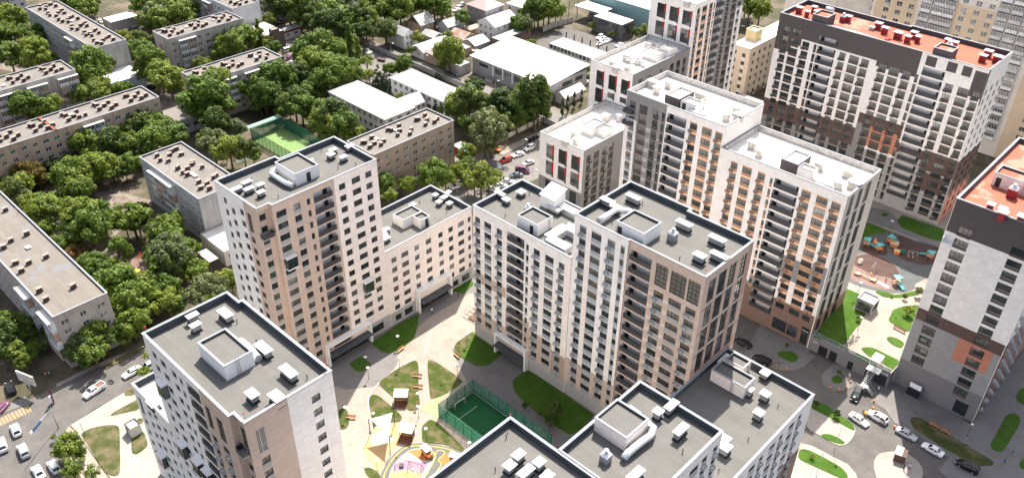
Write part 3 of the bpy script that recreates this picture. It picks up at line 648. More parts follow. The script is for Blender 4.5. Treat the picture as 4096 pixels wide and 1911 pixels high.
# middle slab
B1 = Bld('apartment_slab', 'mid height apartment slab with grey window boxes and a metal duct on its roof', 'apartment block', [(-118.4,112.3),(-89.5,112.3),(-89.5,128.4),(-118.4,128.4)], 0, 38, 'white_panel')
gy = dict(pan=SG)
def cB(a, b, **o): return C('w', a, b, 35.4, 11, 1.5, **o)
B1.face(0, [cB(-117.7,-116.1,ac='L',**gy), cB(-114.8,-112.6,**gy), cB(-110.9,-109.2,ac='L',**gy), C('l',-107.7,-102.5,36.1,11,2.4,door=(-.05,),back='loggia_white'), cB(-102,-101.2,pan=SG,ph=.7), cB(-99.8,-98.0,ac='L',**gy), cB(-96.5,-94.1,**gy), cB(-92.7,-91.1,ac='L',**gy)],
        [(-118.4,-108,17.2,20.2,'taupe_panel'), (-118.4,-108,0,8.6,'taupe_panel'), (-108,-100.6,0,14.4,'taupe_panel'), (-100.6,-93.6,0,12.4,'taupe_panel'), (-93.6,-89.5,0,10.5,'taupe_dark_panel'), (-91,-89.6,10.5,37.8,'pink_panel'), (-118.4,-89.5,0,3.6,'stone_base')])
portal(B1, 0, -110.6, -100.4, 6.2)
B1.house(-106.9, 114.6, -101.0, 119.6, 2.9, door=('y', -102.6), ladder=('x', 118.4))
for v in [(428,172,1.6,1.6),(338,218,1.6,1.2),(300,182,2.6,1.0),(625,270,3.4,1.2)]: B1.vent('b', *v)
B1.fan('b', 470, 262, 1.3); B1.pipe('b', 333, 315); B1.pipe('b', 478, 182)
sh = MB(); zr = B1.z1-B1.par; q = [(-108.9,124.4),(-104.7,124.4),(-104.7,128.0),(-108.9,128.0)]
sh.loft([[(*p, zr) for p in q], [(*p, zr+(4.4 if p[1] > 126 else 3.0)) for p in q]], 'white_stucco', True)
q2 = [(-109.2,124.1),(-104.4,124.1),(-104.4,128.3),(-109.2,128.3)]
sh.loft([[(*p, zr+(4.5 if p[1] > 126 else 2.95)) for p in q2], [(*p, zr+(4.66 if p[1] > 126 else 3.11)) for p in q2]], 'vent_cap', True); B1.part('roof_shed', sh)
B1.duct([(-103.6,126.2,zr),(-90.4,126.2,zr)], 1.0, True); B1.duct([(-93.0,114.2,zr+.2),(-96.2,114.2,zr+.2)], 1.1, True); B1.duct([(-97.6,115.4,zr+.21),(-97.6,119.0,zr+.21)], 1.1, True); B1.duct([(-96.4,120.2,zr+.2),(-90.5,120.2,zr+.2)], 1.1, True)
B1.duct([(-98.6,121.9,zr+.9),(-97.2,121.9,zr+.9),(-96.6,122.6,zr+.9),(-96.6,124.6,zr+.9)], .5); B1.finish()
# big tower, centre
D = Bld('apartment_tower', 'tall beige and white apartment tower at the centre with tall glazed windows at its corner', TW, [(-89.45,112.6),(-76.1,112.6),(-76.1,113.0),(-59.2,113.0),(-59.2,129.4),(-73.9,129.4),(-73.9,130.6),(-89.45,130.6)], 0, 48.6, 'white_panel')
def cD(a, b, n=15, **o): return C('w', a, b, 46.4, n, 1.45, **o)
D.face(0, [cD(-88,-86.3,ac='L',top=SG,**gy), cD(-85,-82.5,top=SG,**gy), cD(-81,-79.1,ac='L',top=SG,**gy), cD(-77.8,-76.8,top=SG,**gy)], [(-89.4,-76.2,0,11,'taupe_panel'), (-86,-85.1,11,48.4,'pink_panel'), (-89.4,-76.2,0,3.4,'stone_base')])
D.face(1, [], (), 'taupe_panel')
lo = dict(n=13, h=1.5)
D.face(2, [C('l',-75.9,-70.8,46.6,15,2.45,door=(.42,-.42),back='loggia_white'), C('t',-69.7,-67.0,46.5,1,5.0,st='grid',gl='glass_curtain'), C('t',-66.3,-62.9,46.5,1,5.0,st='grid',gl='glass'), C('t',-62.5,-59.9,46.5,1,5.0,st='grid',gl='glass_curtain'),
           C('w',-69.5,-67.3,40.3,13,ac='L',pan='grey_light_panel'), C('w',-66.1,-63.3,40.3,13,pan='grey_light_panel'), C('w',-62.3,-60.1,40.3,13,ac='L',pan='grey_light_panel')],
       [(-70.7,-69.6,38.6-k*2.88,38.75-k*2.88,'portal_white') for k in range(12)]+[(-70.7,-69.6,39.05-k*2.88,39.2-k*2.88,'portal_white') for k in range(12)]+[(-67.2,-66.2,38.6-k*2.88,38.75-k*2.88,'portal_white') for k in range(12)]+[(-67.2,-66.2,39.05-k*2.88,39.2-k*2.88,'portal_white') for k in range(12)], 'taupe_panel')
D.face(3, [C('t',a,b,46.7-(0 if j % 2 == 0 else .0),7,5.2,p=5.76,st='grid',gl='glass' if j % 2 else 'glass_curtain') for j, (a, b) in enumerate(((114.6,117.0),(117.9,120.6),(121.6,124.0),(125.4,127.7)))],
       [(113.1,129.3,40.2-k*5.76,40.9-k*5.76,'taupe_dark_panel') for k in range(4)]+[(127.8,129.3,36,48.4,'terracotta_panel'), (117.1,117.8,28,40,'terracotta_panel'), (124.1,125.3,23.9,34,'terracotta_panel'), (113.1,129.3,23,26,'terracotta_panel')], 'taupe_panel')
for k in range(4):     # lit strips between the curtain windows
    pass
D.house(-80.6, 114.3, -74.0, 120.0, 3.0, door=('y', -79.6))
for v in [(402,145,3.2,1.1),(280,212,2.0,1.3),(222,168,3.0,1.2),(752,325,3.2,1.2),(978,430,3.2,1.2),(858,545,2.2,1.4),(995,545,3.4,1.2)]: D.vent('d', *v, 1.7)
D.fan('d', 675, 385, 1.5, 1.6)
for x, y in ((463,190),(255,318),(720,565),(927,408)): D.pipe('d', x, y)
D.duct([(-84.6,114.0,48.5),(-84.6,116.0,48.5),(-84.6,119.6,48.5),(-82.6,120.9,48.5),(-80.0,120.9,48.5)], .6)
for x, y in ((-59.7,113.5),(-89.0,130.1),(-59.7,128.9),(-89.1,113)): D.mast(x, y)
D.finish()
# low block to the right of the central tower
J = Bld('apartment_block', 'lower apartment block at the foot of the central tower, with two small lift houses', 'apartment block', rect(-59.15,91.6,-39.8,126.8), 0, 23.6, 'white_panel')
J.face(1, [C('w',93.0+3.55*k,94.4+3.55*k+(.8 if k % 2 else 0),21.6,7,1.45,ac='L' if k % 2 == 0 else None,pan=SG) for k in range(9)], [(119,126.7,0,9,'red_brown_panel')], 'blue_white_panel')
J.house(-57.0, 117.4, -49.6, 121.2, 2.9, 'pink_panel', ladder=('y', -52.2)); J.house(-56.8, 122.2, -52.8, 125.2, 2.6, 'pink_panel', ladder=('x', 124))
for v in [(445,5,1.3,1.3),(572,42,1.6,1.5),(520,195,1.6,1.5),(245,470,2.0,1.8),(235,405,2.0,1.8)]: J.vent('j', *v, 1.9)
for v in [(1585,325,1.5,1.5),(1905,405,1.6,1.6),(1620,290,1.4,1.4)]: J.vent('33', *v, 1.6)
for x, y in ((676,142),(434,408),(195,662)): J.pipe('j', x, y)
J.finish()
# two at the bottom of the frame
H = Bld('apartment_slab', 'mid height slab in the foreground with a silver duct curling round its lift house', 'apartment block', [(-57.6,71.9),(-41.4,71.9),(-41.4,93.3),(-57.8,93.3)], 0, 38, 'blue_white_panel')
H.face(1, [C('w',74+3.5*k,75.5+3.5*k+(1 if k % 2 else 0),35.6,11,1.45,ac='L' if k % 2 == 0 else None,pan=SG) for k in range(5)]+[C('w',91.2,92.5,35.6,11,1.45,pan=SG,ac='L')])
H.house(-57.0, 80.0, -50.6, 85.8, 3.0, 'pink_panel')
for v in [(1098,695,1.3,1.3),(1200,648,1.1,2.6),(1270,830,1.1,2.8),(930,1165,1.2,3.0)]: H.vent('33', *v, 1.8)
H.fan('33', 708, 1010, 1.4, 1.4)
for x, y in ((930,722),(1285,992)): H.pipe('33', x, y)
H.duct([(-55.2,86.6,38.0),(-52.8,86.5,38.0)], .75); H.duct([(-52.0,86.4,37.8),(-49.8,86.2,37.8),(-49.2,84.6,37.8),(-49.4,82.6,37.8),(-49.5,80.8,37.8),(-49.6,79.2,37.7),(-49.6,78.2,37.3)], .62)
H.finish()
I = Bld('apartment_slab', 'grey roofed slab cut off by the bottom edge of the photo beside the play court', 'apartment block', [(-67.8,40),(-41.4,40),(-41.4,71.85),(-67.8,71.85)], 0, 38, 'white_panel')
for v in [(50,1020,1.3,1.8),(205,1075,1.3,1.6),(105,1145,1.2,2.6),(265,1180,1.3,1.8)]: I.vent('33', *v, 1.7)
I.vent('32', 1905, 1100, 1.4, 1.6, 1.6); I.pipe('32', 1797, 1130); I.pipe('32', 1880, 885); I.mast(-67.3, 71.3); I.finish()
# left foreground tower with its low wing
T1 = Bld('apartment_tower', 'foreground apartment tower on the left, white side wall facing the play court, grey roof', TW, [(-116.9,36.2),(-90.5,36.2),(-90.5,37.0),(-87.7,37.0),(-87.7,52.5),(-113.0,52.5),(-113.0,51.8),(-116.9,51.8)], 0, 47.9, 'blue_white_panel')
TT = 'taupe_panel'
rowsT = dict(n=15, h=1.45)
T1.face(0, [C('w',-114.7,-113.3,45.6,15), C('w',-112.0,-110.2,45.6,15), C('w',-108.3,-106.8,45.6,15), C('w',-105.9,-104.9,45.6,15), C('l',-103.4,-99.4,46.2,15,2.4,door=(.3,),back='loggia_white'),
            C('t',-98.4,-97.0,44.8,1,4.8,st='grid'), C('t',-95.3,-93.4,44.6,1,5.0,st='grid',gl='glass_curtain'), C('w',-98.4,-97.0,38.4,12,ac='R',pan='grey_light_panel'), C('w',-95.3,-93.4,38.4,12,ac='R',pan='grey_light_panel')], [(-99.2,-90.5,0,47.7,TT)])
T1.face(1, [], (), TT)
T1.face(2, [C('t',-89.3,-88.0,46.4,1,4.4,st='grid'), C('w',-89.3,-88.0,38.6,12,pan='grey_light_panel')], (), 'taupe_dark_panel')
T1.face(3, [C('w',48.3,49.9,45.1,15), C('t',38.4,39.9,45.2,1,4.9,st='arch'), C('w',38.4,39.9,39.2,13,pan='grey_light_panel',ph=.9)], [(37,44.3,0,47.7,TT)], 'white_panel')
for u, z in ((-113.2,39.6),(-107.2,25.4),(-112.2,25.8),(-103.8,25.6)): baybox(T1, 0, u, z, 2.2, 2.8)
balcony_out(T1, 2, -88.9, 41.2, 1.9, 1.2)
T1.house(-106.5, 40.6, -98.6, 45.6, 3.0, ladder=('x', 42.8))
for v in [(258,104,1.0,1.8),(270,140,1.0,1.6),(385,95,2.8,1.3),(532,228,3.2,1.3),(628,318,3.2,1.3),(488,405,1.9,1.3),(583,415,2.4,1.5)]: T1.vent('t', *v, 1.6)
T1.fan('t', 425, 290, 1.3, 1.1)
for x, y in ((430,128),(505,205),(700,340)): T1.pipe('t', x, y)
T1.duct([(-104.4,46.6,47.3),(-101.5,46.6,47.3),(-98.8,46.4,47.2)], .7); T1.duct([(-107.6,42.6,47.1),(-107.6,43.8,47.1)], .7)
for x, y in ((-88.3,37.6),(-88.2,52.0),(-116.4,36.8)): T1.mast(x, y)
T1.finish()
T2 = Bld('apartment_wing', 'low white wing with a bright roof at the street side of the foreground tower', 'apartment block', rect(-133.2,36.8,-116.92,46.0), 0, 25.4, 'blue_white_panel', 'pale_membrane')
T2.face(0, [C('t',-132.0,-130.7,23.0,1,4.6,st='grid')]+[C('w',a,b,23.0-(0 if j % 2 else 1.2),8,1.45) for j, (a, b) in enumerate(((-128.6,-127.2),(-126.0,-124.4),(-122.6,-121.2),(-119.6,-118.2)))]+[C('w',-132.0,-130.7,17.2,5)])
baybox(T2, 0, -127.2, 10.8, 2.2, 2.8); T2.vent('31', 1150, 630, 2.4, 1.6, 1.4); T2.finish()
# white slabs across the street, grey lower storeys, orange window bands
wb = dict(coping='coping_metal', inner='parapet_inner_light')
E1 = Bld('apartment_slab', 'white roofed slab with a grey left part and stacked loggias, second from the street corner', 'apartment block', rect(-117.6,166.3,-88.65,183.6), 0, 48.7, 'white_panel', 'white_membrane', **wb)
og, ob = dict(pan='spandrel_orange', top='spandrel_orange', ph=.75), dict(acm='ac_brown', ac='L')
E1.face(0, [C('w',-116.4,-114.6,46.2,2,1.9), C('w',-116.4,-114.7,40.4,13,pan=SG,ac='R'), C('w',-113.4,-110.9,46.2,15,1.6,pan='spandrel_brown'), C('w',-109.2,-107.6,46.2,15,ac='R',acm='ac_dark',pan='spandrel_brown'), C('w',-106.5,-105.6,46.2,15,pan='spandrel_brown'),
            C('l',-105.0,-99.4,46.7,15,2.5,door=(-.42,.42),back='loggia_white'), C('w',-98.3,-96.2,46.3,14,**og,**ob), C('w',-94.8,-92.1,46.3,14,**og), C('w',-91.1,-89.2,46.3,14,**og,**ob)],
        [(-117.5,-105.3,0,48.5,'grey_panel'), (-117.5,-113.9,0,41.2,'white_panel')]+[(-110.7,-109.5,39.6-2.88*k,39.8-2.88*k,'portal_white') for k in range(12)]+[(-110.7,-109.5,40.2-2.88*k,40.4-2.88*k,'portal_white') for k in range(12)]+[(-107.4,-106.7,38.3-2.88*k,38.5-2.88*k,'portal_white') for k in range(12)])
E1.house(-107.4, 168.0, -103.2, 174.6, 3.0, 'dark_brown_panel'); E1.house(-103.1, 168.6, -98.8, 172.0, 2.6, 'white_stucco', door=('y', -102))
for v in [(1090,650,1.6,1.5),(1175,610,1.6,1.4),(1420,695,3.0,1.4),(1690,800,1.9,1.5),(1615,850,1.5,1.6),(1705,855,2.4,1.4),(1060,605,2.8,1.4)]: E1.vent('13', *v, 1.9, 'vent_body_light', black=False)
E1.fan('13', 1428, 765, 1.3, 1.2, 'vent_body_light'); E1.duct([(-100.4,168.2,48.4),(-97.2,167.9,48.4),(-95.0,168.0,48.4)], .45); E1.pipe('13', 1553, 785); balcony_out(E1, 0, -116.2, 43.0, 2.8); balcony_out(E1, 0, -116.2, 40.1-.3, 2.8)
E1.finish()
E2 = Bld('apartment_slab', 'white slab with orange window bands, its end wall facing the small park', 'apartment block', rect(-88.6,165.8,-56.8,182.5), 0, 43.5, 'white_panel', 'white_membrane', **wb)
def cE(a, b, n=13, **o): return C('w', a, b, 40.7, n, 1.45, **o)
E2.face(0, [cE(-85.5,-83.7,11,**og,**ob), cE(-82.4,-79.9,11,**og), cE(-78.3,-76.4,11,**og,**ob), cE(-75.1,-74.4,11,pan='spandrel_orange'), C('l',-74.0,-67.9,41.1,13,2.4,door=(-.42,.42),back='loggia_white'), cE(-67.1,-64.9,11,**og,**ob), cE(-63.5,-60.8,11,**og), cE(-59.9,-57.8,11,**og,**ob),
            C('w',-67.1,-64.9,9.0,1,1.6), C('w',-63.5,-60.8,9.0,1,1.6), C('w',-59.9,-58.0,9.0,1,1.6), C('w',-66.9,-63.2,4.3,1,3.3,st='grid'), C('w',-62.9,-60.2,4.3,1,3.3,st='grid'), C('w',-59.2,-57.4,3.8,1,3.4,st='grid')],
        [(-69,-57,16.4,22.6,'grey_panel'), (-60.6,-57,16.4,24,'grey_panel'), (-69,-60.6,9.8,16.4,'white_panel'), (-60.6,-57,11,16.4,'white_panel'), (-88.5,-69,0,13,'grey_panel'), (-88.5,-57,0,9.8,'red_brown_panel'), (-76.2,-75.2,11,18,'white_panel')])
E2.face(1, [C('t',a,b,42.4,7,5.2,p=5.76,st='grid',gl='glass') for a, b in ((167.6,169.6),(171.6,173.8),(175.6,178.2))], [(165.9,182.4,0,9,'red_brown_panel')], 'grey_light_panel')
sg = MB(); sg.box(-59.3,165.62,4.0,-57.3,165.79,5.6,'sign_dark'); so = E2.part('shop_sign', sg)
def text(s, loc, rot, size, mat, parent=None, base=None, name='lettering'):
    cu = bpy.data.curves.new('txt', 'FONT'); cu.body = s; cu.size = size; cu.extrude = .02; cu.align_x = 'CENTER'; cu.align_y = 'CENTER'
    tmp = bpy.data.objects.new('txt', cu); col.objects.link(tmp); bpy.context.view_layer.update()
    me = bpy.data.meshes.new_from_object(tmp); bpy.data.objects.remove(tmp); me.materials.clear(); me.materials.append(M[mat])
    me.transform(Matrix.Translation(Vector(loc)-(base or Vector((0,0,0)))) @ rot.to_matrix().to_4x4())
    return link(name, me, parent)
from mathutils import Euler
FRONT = Euler((R_(90), 0, 0)); SIDE = Euler((R_(90), 0, R_(90)))
text('Tulkerry', (-58.3,165.6,4.75), FRONT, .52, 'letter_white', so, E2.base)
E2.house(-74.6, 168.4, -70.4, 174.8, 2.8, 'dark_brown_panel'); E2.house(-70.3, 168.4, -66.6, 171.0, 2.5, 'white_stucco')
for v in [(385,15,2.4,1.4),(610,75,2.6,1.6),(535,155,1.8,1.6),(655,160,2.8,1.6)]: E2.vent('24', *v, 1.9, 'vent_body_light', black=False)
for v in [(1810,1060,1.9,1.6),(1862,1120,1.5,1.6)]: E2.vent('13', *v, 1.9, 'vent_body_light', black=False)
E2.fan('24', 335, 45, 1.3, 1.2, 'vent_body_light'); E2.duct([(-66.3,168.1,43.1),(-63.8,167.6,43.1),(-60.9,167.3,43.1)], .5); E2.pipe('24', 468, 75); E2.pipe('24', 722, 93); E2.finish()
# three white street blocks with red fins, stepping up
def fins(name, label, p, z1, cols, xcols, zones0, zones1, nx):
    b = Bld(name, label, 'apartment block', rect(*p), 0, z1, 'white_panel', 'white_membrane', **wb)
    b.face(0, cols, zones0); b.face(1, xcols, zones1, 'grey_panel'); return b
C1 = fins('apartment_block', 'lowest of three white street blocks with red fins, grey ground storeys, nearest the parked cars', (-147.3,167,-130.8,197.25), 25.9,
          [C('t',-144.7,-142.3,23.1,2,4.5,p=5.4,st='grid',gl='glass_curtain',fin=.3), C('t',-140.0,-137.4,23.1,2,4.5,p=5.4,st='grid',gl='glass',fin=.45), C('t',-135.2,-132.6,23.1,2,4.5,p=5.4,st='grid',gl='glass_curtain',fin=.6), C('t',-144.7,-142.3,11.4,2,4.2,p=5.4,st='grid'), C('t',-140.0,-137.4,11.4,2,4.2,p=5.4,st='grid'), C('t',-135.2,-132.6,11.4,2,4.2,p=5.4,st='grid')],
          [C('w',a,b_,23.6,8,1.6,ac='R' if j % 2 == 0 else None,acm='ac_dark',pan='spandrel_brown') for j, (a, b_) in enumerate(((168.4,170.2),(171.5,174.0),(175.3,177.2),(178.5,180.7)))], [(-147.3,-130.8,0,11.9,'grey_panel')], [], 0)
C1.house(-140.4, 177.0, -136.2, 183.2, 2.6, 'white_stucco'); C1.house(-136.15, 179.0, -133.2, 183.2, 2.2, 'white_stucco')
for v in [(288,325,1.9,1.6),(357,262,2.4,1.6),(238,380,2.4,1.4),(297,370,1.4,1.6),(475,230,2.2,1.6),(555,232,1.5,1.6)]: C1.vent('c', *v, 2.0, 'vent_body_light', black=False)
C1.finish()
C2 = fins('apartment_block', 'middle one of three white street blocks with red fins, shaded by the tower behind it', (-154.2,197.3,-138,227.0), 37,
          [C('t',-151.7,-149.2,34.4,2,4.7,p=5.7,st='grid',fin=.5), C('t',-146.9,-144.3,34.4,1,4.7,st='grid',fin=.45), C('t',-142.1,-139.4,34.4,1,4.7,st='grid',fin=.4), C('w',-146.9,-144.8,28.6,1,1.8,fin=.9), C('w',-142.1,-139.8,28.6,1,1.8,fin=.9), C('t',-151.7,-149.2,23,3,4.7,p=5.7,st='grid')],
          [C('w',200.4,202.4,34.4,9,1.7),C('w',204.4,206.6,34.4,9,1.7,pan='spandrel_brown')]+[C('w',a,b_,34.4,9,1.7,pan='spandrel_brown') for a, b_ in ((211.3,212.6),(216.8,218.8),(220.2,222.4),(223.8,225.6))], [], [], 0)
C2.house(-146.2, 212.6, -140.2, 217.0, 2.4, 'white_stucco'); C2.house(-142.6, 217.05, -138.8, 221.0, 3.2, 'white_stucco')
for v in [(755,455,2.0,1.8),(865,405,2.4,1.8),(870,500,1.8,1.8),(785,500,2.4,1.4),(1040,320,1.8,2.0),(1110,330,1.6,2.0)]: C2.vent('13', *v, 2.2, 'vent_body_light', black=False)
C2.fan('13', 950, 440, 1.5, 1.4, 'vent_body_light'); C2.duct([(-146.8,205.6,36.8),(-145.2,207.4,36.8),(-142.6,207.6,36.8),(-140.8,206.8,36.4)], .6); C2.finish()
C3 = fins('apartment_tower', 'tallest of three white street blocks with red fins, cut by the top edge', (-154.8,227.05,-137.7,256), 51,
          [C('t',a,b_,48.3-(i_*5.8),1,4.6,st='grid',gl='glass' if i_ == 0 else 'glass_curtain',fin=f_) for a, b_, f_ in ((-152,-149.2,.55),(-147.2,-144.3,.55),(-142.3,-139.4,.55)) for i_ in (0, 1)],
          [C('w',227.9,229.6,49.2,15,**og,**ob), C('w',230.8,233.5,49.2,15,**og), C('w',234.8,236.7,49.2,15,**og,**ob), C('w',237.4,238.2,49.0,15,pan='spandrel_orange'), C('l',238.8,243.4,49.4,15,2.4,door=(-.2,),back='loggia_white'), C('w',245.0,246.8,48.6,15,ac='L',acm='ac_dark'), C('w',248.6,251.2,48.6,15,pan='spandrel_brown'), C('w',252.6,254.4,48.6,15,pan=SG)],
          [], [(227.1,238.5,0,50.8,'white_panel'), (238.5,251.8,0,50.8,'grey_panel'), (251.8,255.9,0,44,'white_panel'), (227.1,238.5,0,12,'grey_panel')], 0)
for v in [(1320,5,2.0,1.8)]: C3.vent('13', *v, 2.0, 'vent_body_light', black=False)
C3.finish()
# dark crowned slab with the red roof, and its neighbour at the right edge
G = Bld('apartment_slab', 'long white slab with a dark brown crown and a red roof, behind the playground', 'apartment block', [(-114.3,236),(-54.2,236),(-54.2,253.5),(-82,253.5),(-82,252.6),(-114.3,252.6)], 4.5, 52.3, 'white_panel', 'red_membrane', 1.3)
bd, br = 'dark_brown_panel', 'brown_panel'
DBR = dict(pan='spandrel_brown'); DA = dict(ac='L', acm='ac_dark')
def cG(a, b, z=45.8, n=15, **o): return C('w', a, b, z, n, 1.5, **DBR, **o)
zs_ = [(-114.3,-109,41.2,52.2,bd), (-109,-106,44.0,52.2,bd), (-106,-83,46.3,52.2,bd), (-83,-71.6,44.8,52.2,bd), (-75.6,-71.6,46.8,52.2,bd), (-57.4,-54.2,44.0,51.2,bd)]
for a, b_ in ((-70.2,-67.4),(-64.6,-62.0),(-60.6,-58.2)): zs_.append((a, b_, 48.9, 51.6, bd))
zs_ += [(-114.3,-84,19.2,25.0,br), (-84,-71,27.0,30.2,br), (-71,-63,22.0,25.0,br), (-63,-54.2,19.6,25.5,br), (-114.3,-84,4.5,19.2,'grey_panel'), (-84,-54.2,4.5,19.6,'grey_light_panel'), (-84,-80,4.5,27,'grey_panel'), (-80,-71,20.6,27.0,'orange_red_panel'), (-71,-63,4.5,22,'grey_light_panel'), (-62.5,-55.5,13.2,19,br)]
G.face(0, [cG(-112.2,-110.3,48.6,15,**DA), cG(-109.5,-106.7,48.6,15), cG(-105.6,-103.4,45.8,14,**DA), C('w',-102.0,-101.1,45.8,14,1.5,**DBR), C('l',-100.8,-95.2,48.7,15,2.4,door=(-.42,.42),back='loggia_white'), cG(-93.9,-92.0,**DA,n=14), cG(-90.9,-88.0,n=14), cG(-87.2,-85.0,**DA,n=14),
           cG(-82.1,-79.9,**DA,n=14), cG(-79.1,-76.2,n=14), cG(-75.2,-73.0,**DA,n=14), C('w',-71.8,-70.9,45.8,14,1.5,**DBR), C('l',-70.4,-64.5,48.4,14,2.4,door=(.42,),back='loggia_white'), cG(-63.6,-61.5,48.6-2.88,14,**DA), cG(-60.2,-57.3,48.6-2.88,14), cG(-56.4,-54.5,45.6,14,**DA)], zs_)
G.face(1, [C('w',239+4.2*k,240.6+4.2*k,45.6,14,1.7) for k in range(4)], [(236.1,253.4,4.5,25,br), (236.1,253.4,4.5,14,'orange_red_panel'), (236.1,237.5,42,52.1,bd)], 'white_panel')
for a, b_, y0_, y1_, h_ in ((-104.6,-100.0,236.6,242.0,3.2), (-69.4,-64.6,236.6,241.4,3.0)): G.house(a, y0_, b_, y1_, h_, bd)
for v in [(240,52,1.7,1.5),(352,48,1.4,1.4),(298,82,1.2,1.2),(367,80,1.2,1.2),(610,118,1.6,1.4),(835,170,1.9,1.5),(885,205,1.8,1.4),(985,240,2.2,1.8),(1103,238,1.7,1.5),(1057,268,1.6,1.5),(1133,270,1.3,1.5),(1408,312,1.6,1.5),(1355,292,1.4,1.4),(1663,378,2.0,1.5),(1622,412,1.8,1.5),(1730,418,2.0,1.7)]: G.vent('14', *v, 2.0, 'vent_body_red', black=False)
G.fan('14', 570, 115, 1.4, 1.6, 'vent_body_red'); G.fan('14', 1362, 325, 1.6, 2.0, 'vent_body_red'); G.vent('14', 785, 200, 1.4, 1.2, 1.0, 'vent_cap', black=False)
st_ = MB(); zr = G.z1-G.par
for k in range(7): st_.box(-84.0+k*.0, 240.2+k*.45, zr+.25+k*.28, -82.9, 240.5+k*.45, zr+.3+k*.28, 'fin_red')
for x in (-84.05, -82.9): st_.loft([[(x,240.1,zr),(x+.06,240.1,zr),(x+.06,243.4,zr+2.0),(x,243.4,zr+2.0)],[(x,240.1,zr+.15),(x+.06,240.1,zr+.15),(x+.06,243.4,zr+2.15),(x,243.4,zr+2.15)]], 'fin_red', True)
G.part('roof_stair', st_)
G.duct([(-101.4,243.2,54.4),(-103.8,243.2,54.4)], .6); G.duct([(-99.8,238.6,51.4),(-86,238.6,51.4)], .35); G.finish()
F = Bld('apartment_tower', 'white tower at the right edge with a dark brown top and an orange patch', TW, [(-36.9,169),(-18.5,169),(-18.5,206),(-36.9,206)], 0, 50.4, 'white_panel', 'red_membrane', 1.2)
wF = dict(pan='spandrel_brown', ph=.7)
F.face(0, [C('w',-34.7,-31.9,44.6,16,1.6,pan='spandrel_brown',ph=.6,skip={13,14,15}), C('w',-24.4,-21.6,44.6,16,1.6,pan='spandrel_brown',ph=.6,skip={14,15}), C('w',-23.2,-20.4,3.9,1,3.6,st='grid')],
       [(-36.8,-18.6,42.6,50.2,bd), (-36.8,-18.6,0,19.4,'grey_panel_mid'), (-36.8,-18.6,19.4,22.4,br), (-27.2,-20.0,13.4,19.4,'orange_red_panel'), (-36.8,-18.6,0,7.6,'grey_brick_panel')])
F.face(1, [C('w',170.5+3.4*k,172.2+3.4*k,44.6,15,1.5,ac='R',acm='ac_grey') for k in range(6)], [(169.1,206,0,22,'red_brown_panel')], 'white_panel')
F.house(-34.4, 181.6, -22, 186.0, 3.0, 'pink_panel', door=('y', -33.2), ladder=('y', -28.2))
for v in [(1680,325,1.3,1.2),(1770,385,1.6,1.4),(1770,358,1.4,1.2),(1915,415,1.5,1.5)]: F.vent('24', *v, 2.0, 'vent_body_red', black=False)
F.fan('24', 1855, 200, 1.6, 2.0, 'vent_body_red'); F.finish()
lb = MB(); lb.box(-36.6,167.7,40.2,-34.6,168.98,40.4,'portal_white'); lb.box(-36.6,167.7,40.41,-36.5,168.98,41.6,'portal_white'); lb.box(-34.7,167.7,40.41,-34.6,168.98,41.6,'portal_white'); F.part('balcony', lb)
# older neighbours at the top right
K = Bld('apartment_block', 'beige seven storey block with a ribbed pale roof and a yellow lift house', 'apartment block', rect(-152,278,-143.4,322), 0, 20.6, 'beige_plaster', 'white_membrane', .25, None)
K.face(0, [C('w',-150.6,-149.0,18.6,6,1.5,p=3.1,st='brown',pan='cream_plaster'), C('w',-146.6,-145.2,18.2,6,1.5,p=3.1,st='brown',pan='cream_plaster',ph=1.5)], [(-152,-143.5,0,1.6,'red_brown_panel')])
K.face(1, [C('w',280.5+3.9*k,282+3.9*k,18.4,6,1.5,p=3.1,st='brown',ac='R' if k % 2 else None,acskip=2) for k in range(10)], [(278.1,321.9,0,1.6,'red_brown_panel')])
K.house(-150.8, 286, -146.6, 291, 4.0, 'yellow_plaster'); K.finish()
L = Bld('apartment_block', 'big beige and orange apartment block with glazed balcony stacks at the top right', 'apartment block', rect(-112,300,-46.6,316), 0, 56, 'cream_plaster', 'pale_membrane', .6)
L.face(0, [C('w',-108+4.1*k,-106.1+4.1*k,52,18,1.6,p=3.0,st='white',gl='glass_old',ac='R' if k % 3 == 0 else None,acskip=2,acm='vent_body_light') for k in range(15) if k not in (3, 4, 5, 9, 10, 11, 12)],
       [(-111,-97,0,50,'orange_plaster'), (-86,-72,0,47,'orange_plaster'), (-59,-48,0,46,'orange_plaster')])
for ux in (-94, -90, -86.5, -70.5, -66.5, -62.5):
    for f in range(16): oldbalc(L, 0, ux, 51-f*3.0, 3.4, 2 if f % 3 else 0)
L.face(1, [C('w',303+4*k,304.6+4*k,50,16,1.5,p=3.0,st='white',gl='glass_old') for k in range(3)], [(300.1,315.9,0,46,'orange_plaster')])
L.finish()
M_ = Bld('apartment_block', 'tall beige block with a plain wall and an orange vertical strip, top edge', 'apartment block', rect(-150,312,-113,332), 0, 60, 'cream_plaster', 'pale_membrane', .6)
M_.face(0, [C('w',-117,-115,50,16,1.5,p=3,st='white',gl='glass_old')], [(-129.8,-129.2,0,59,'orange_plaster')]); M_.finish()
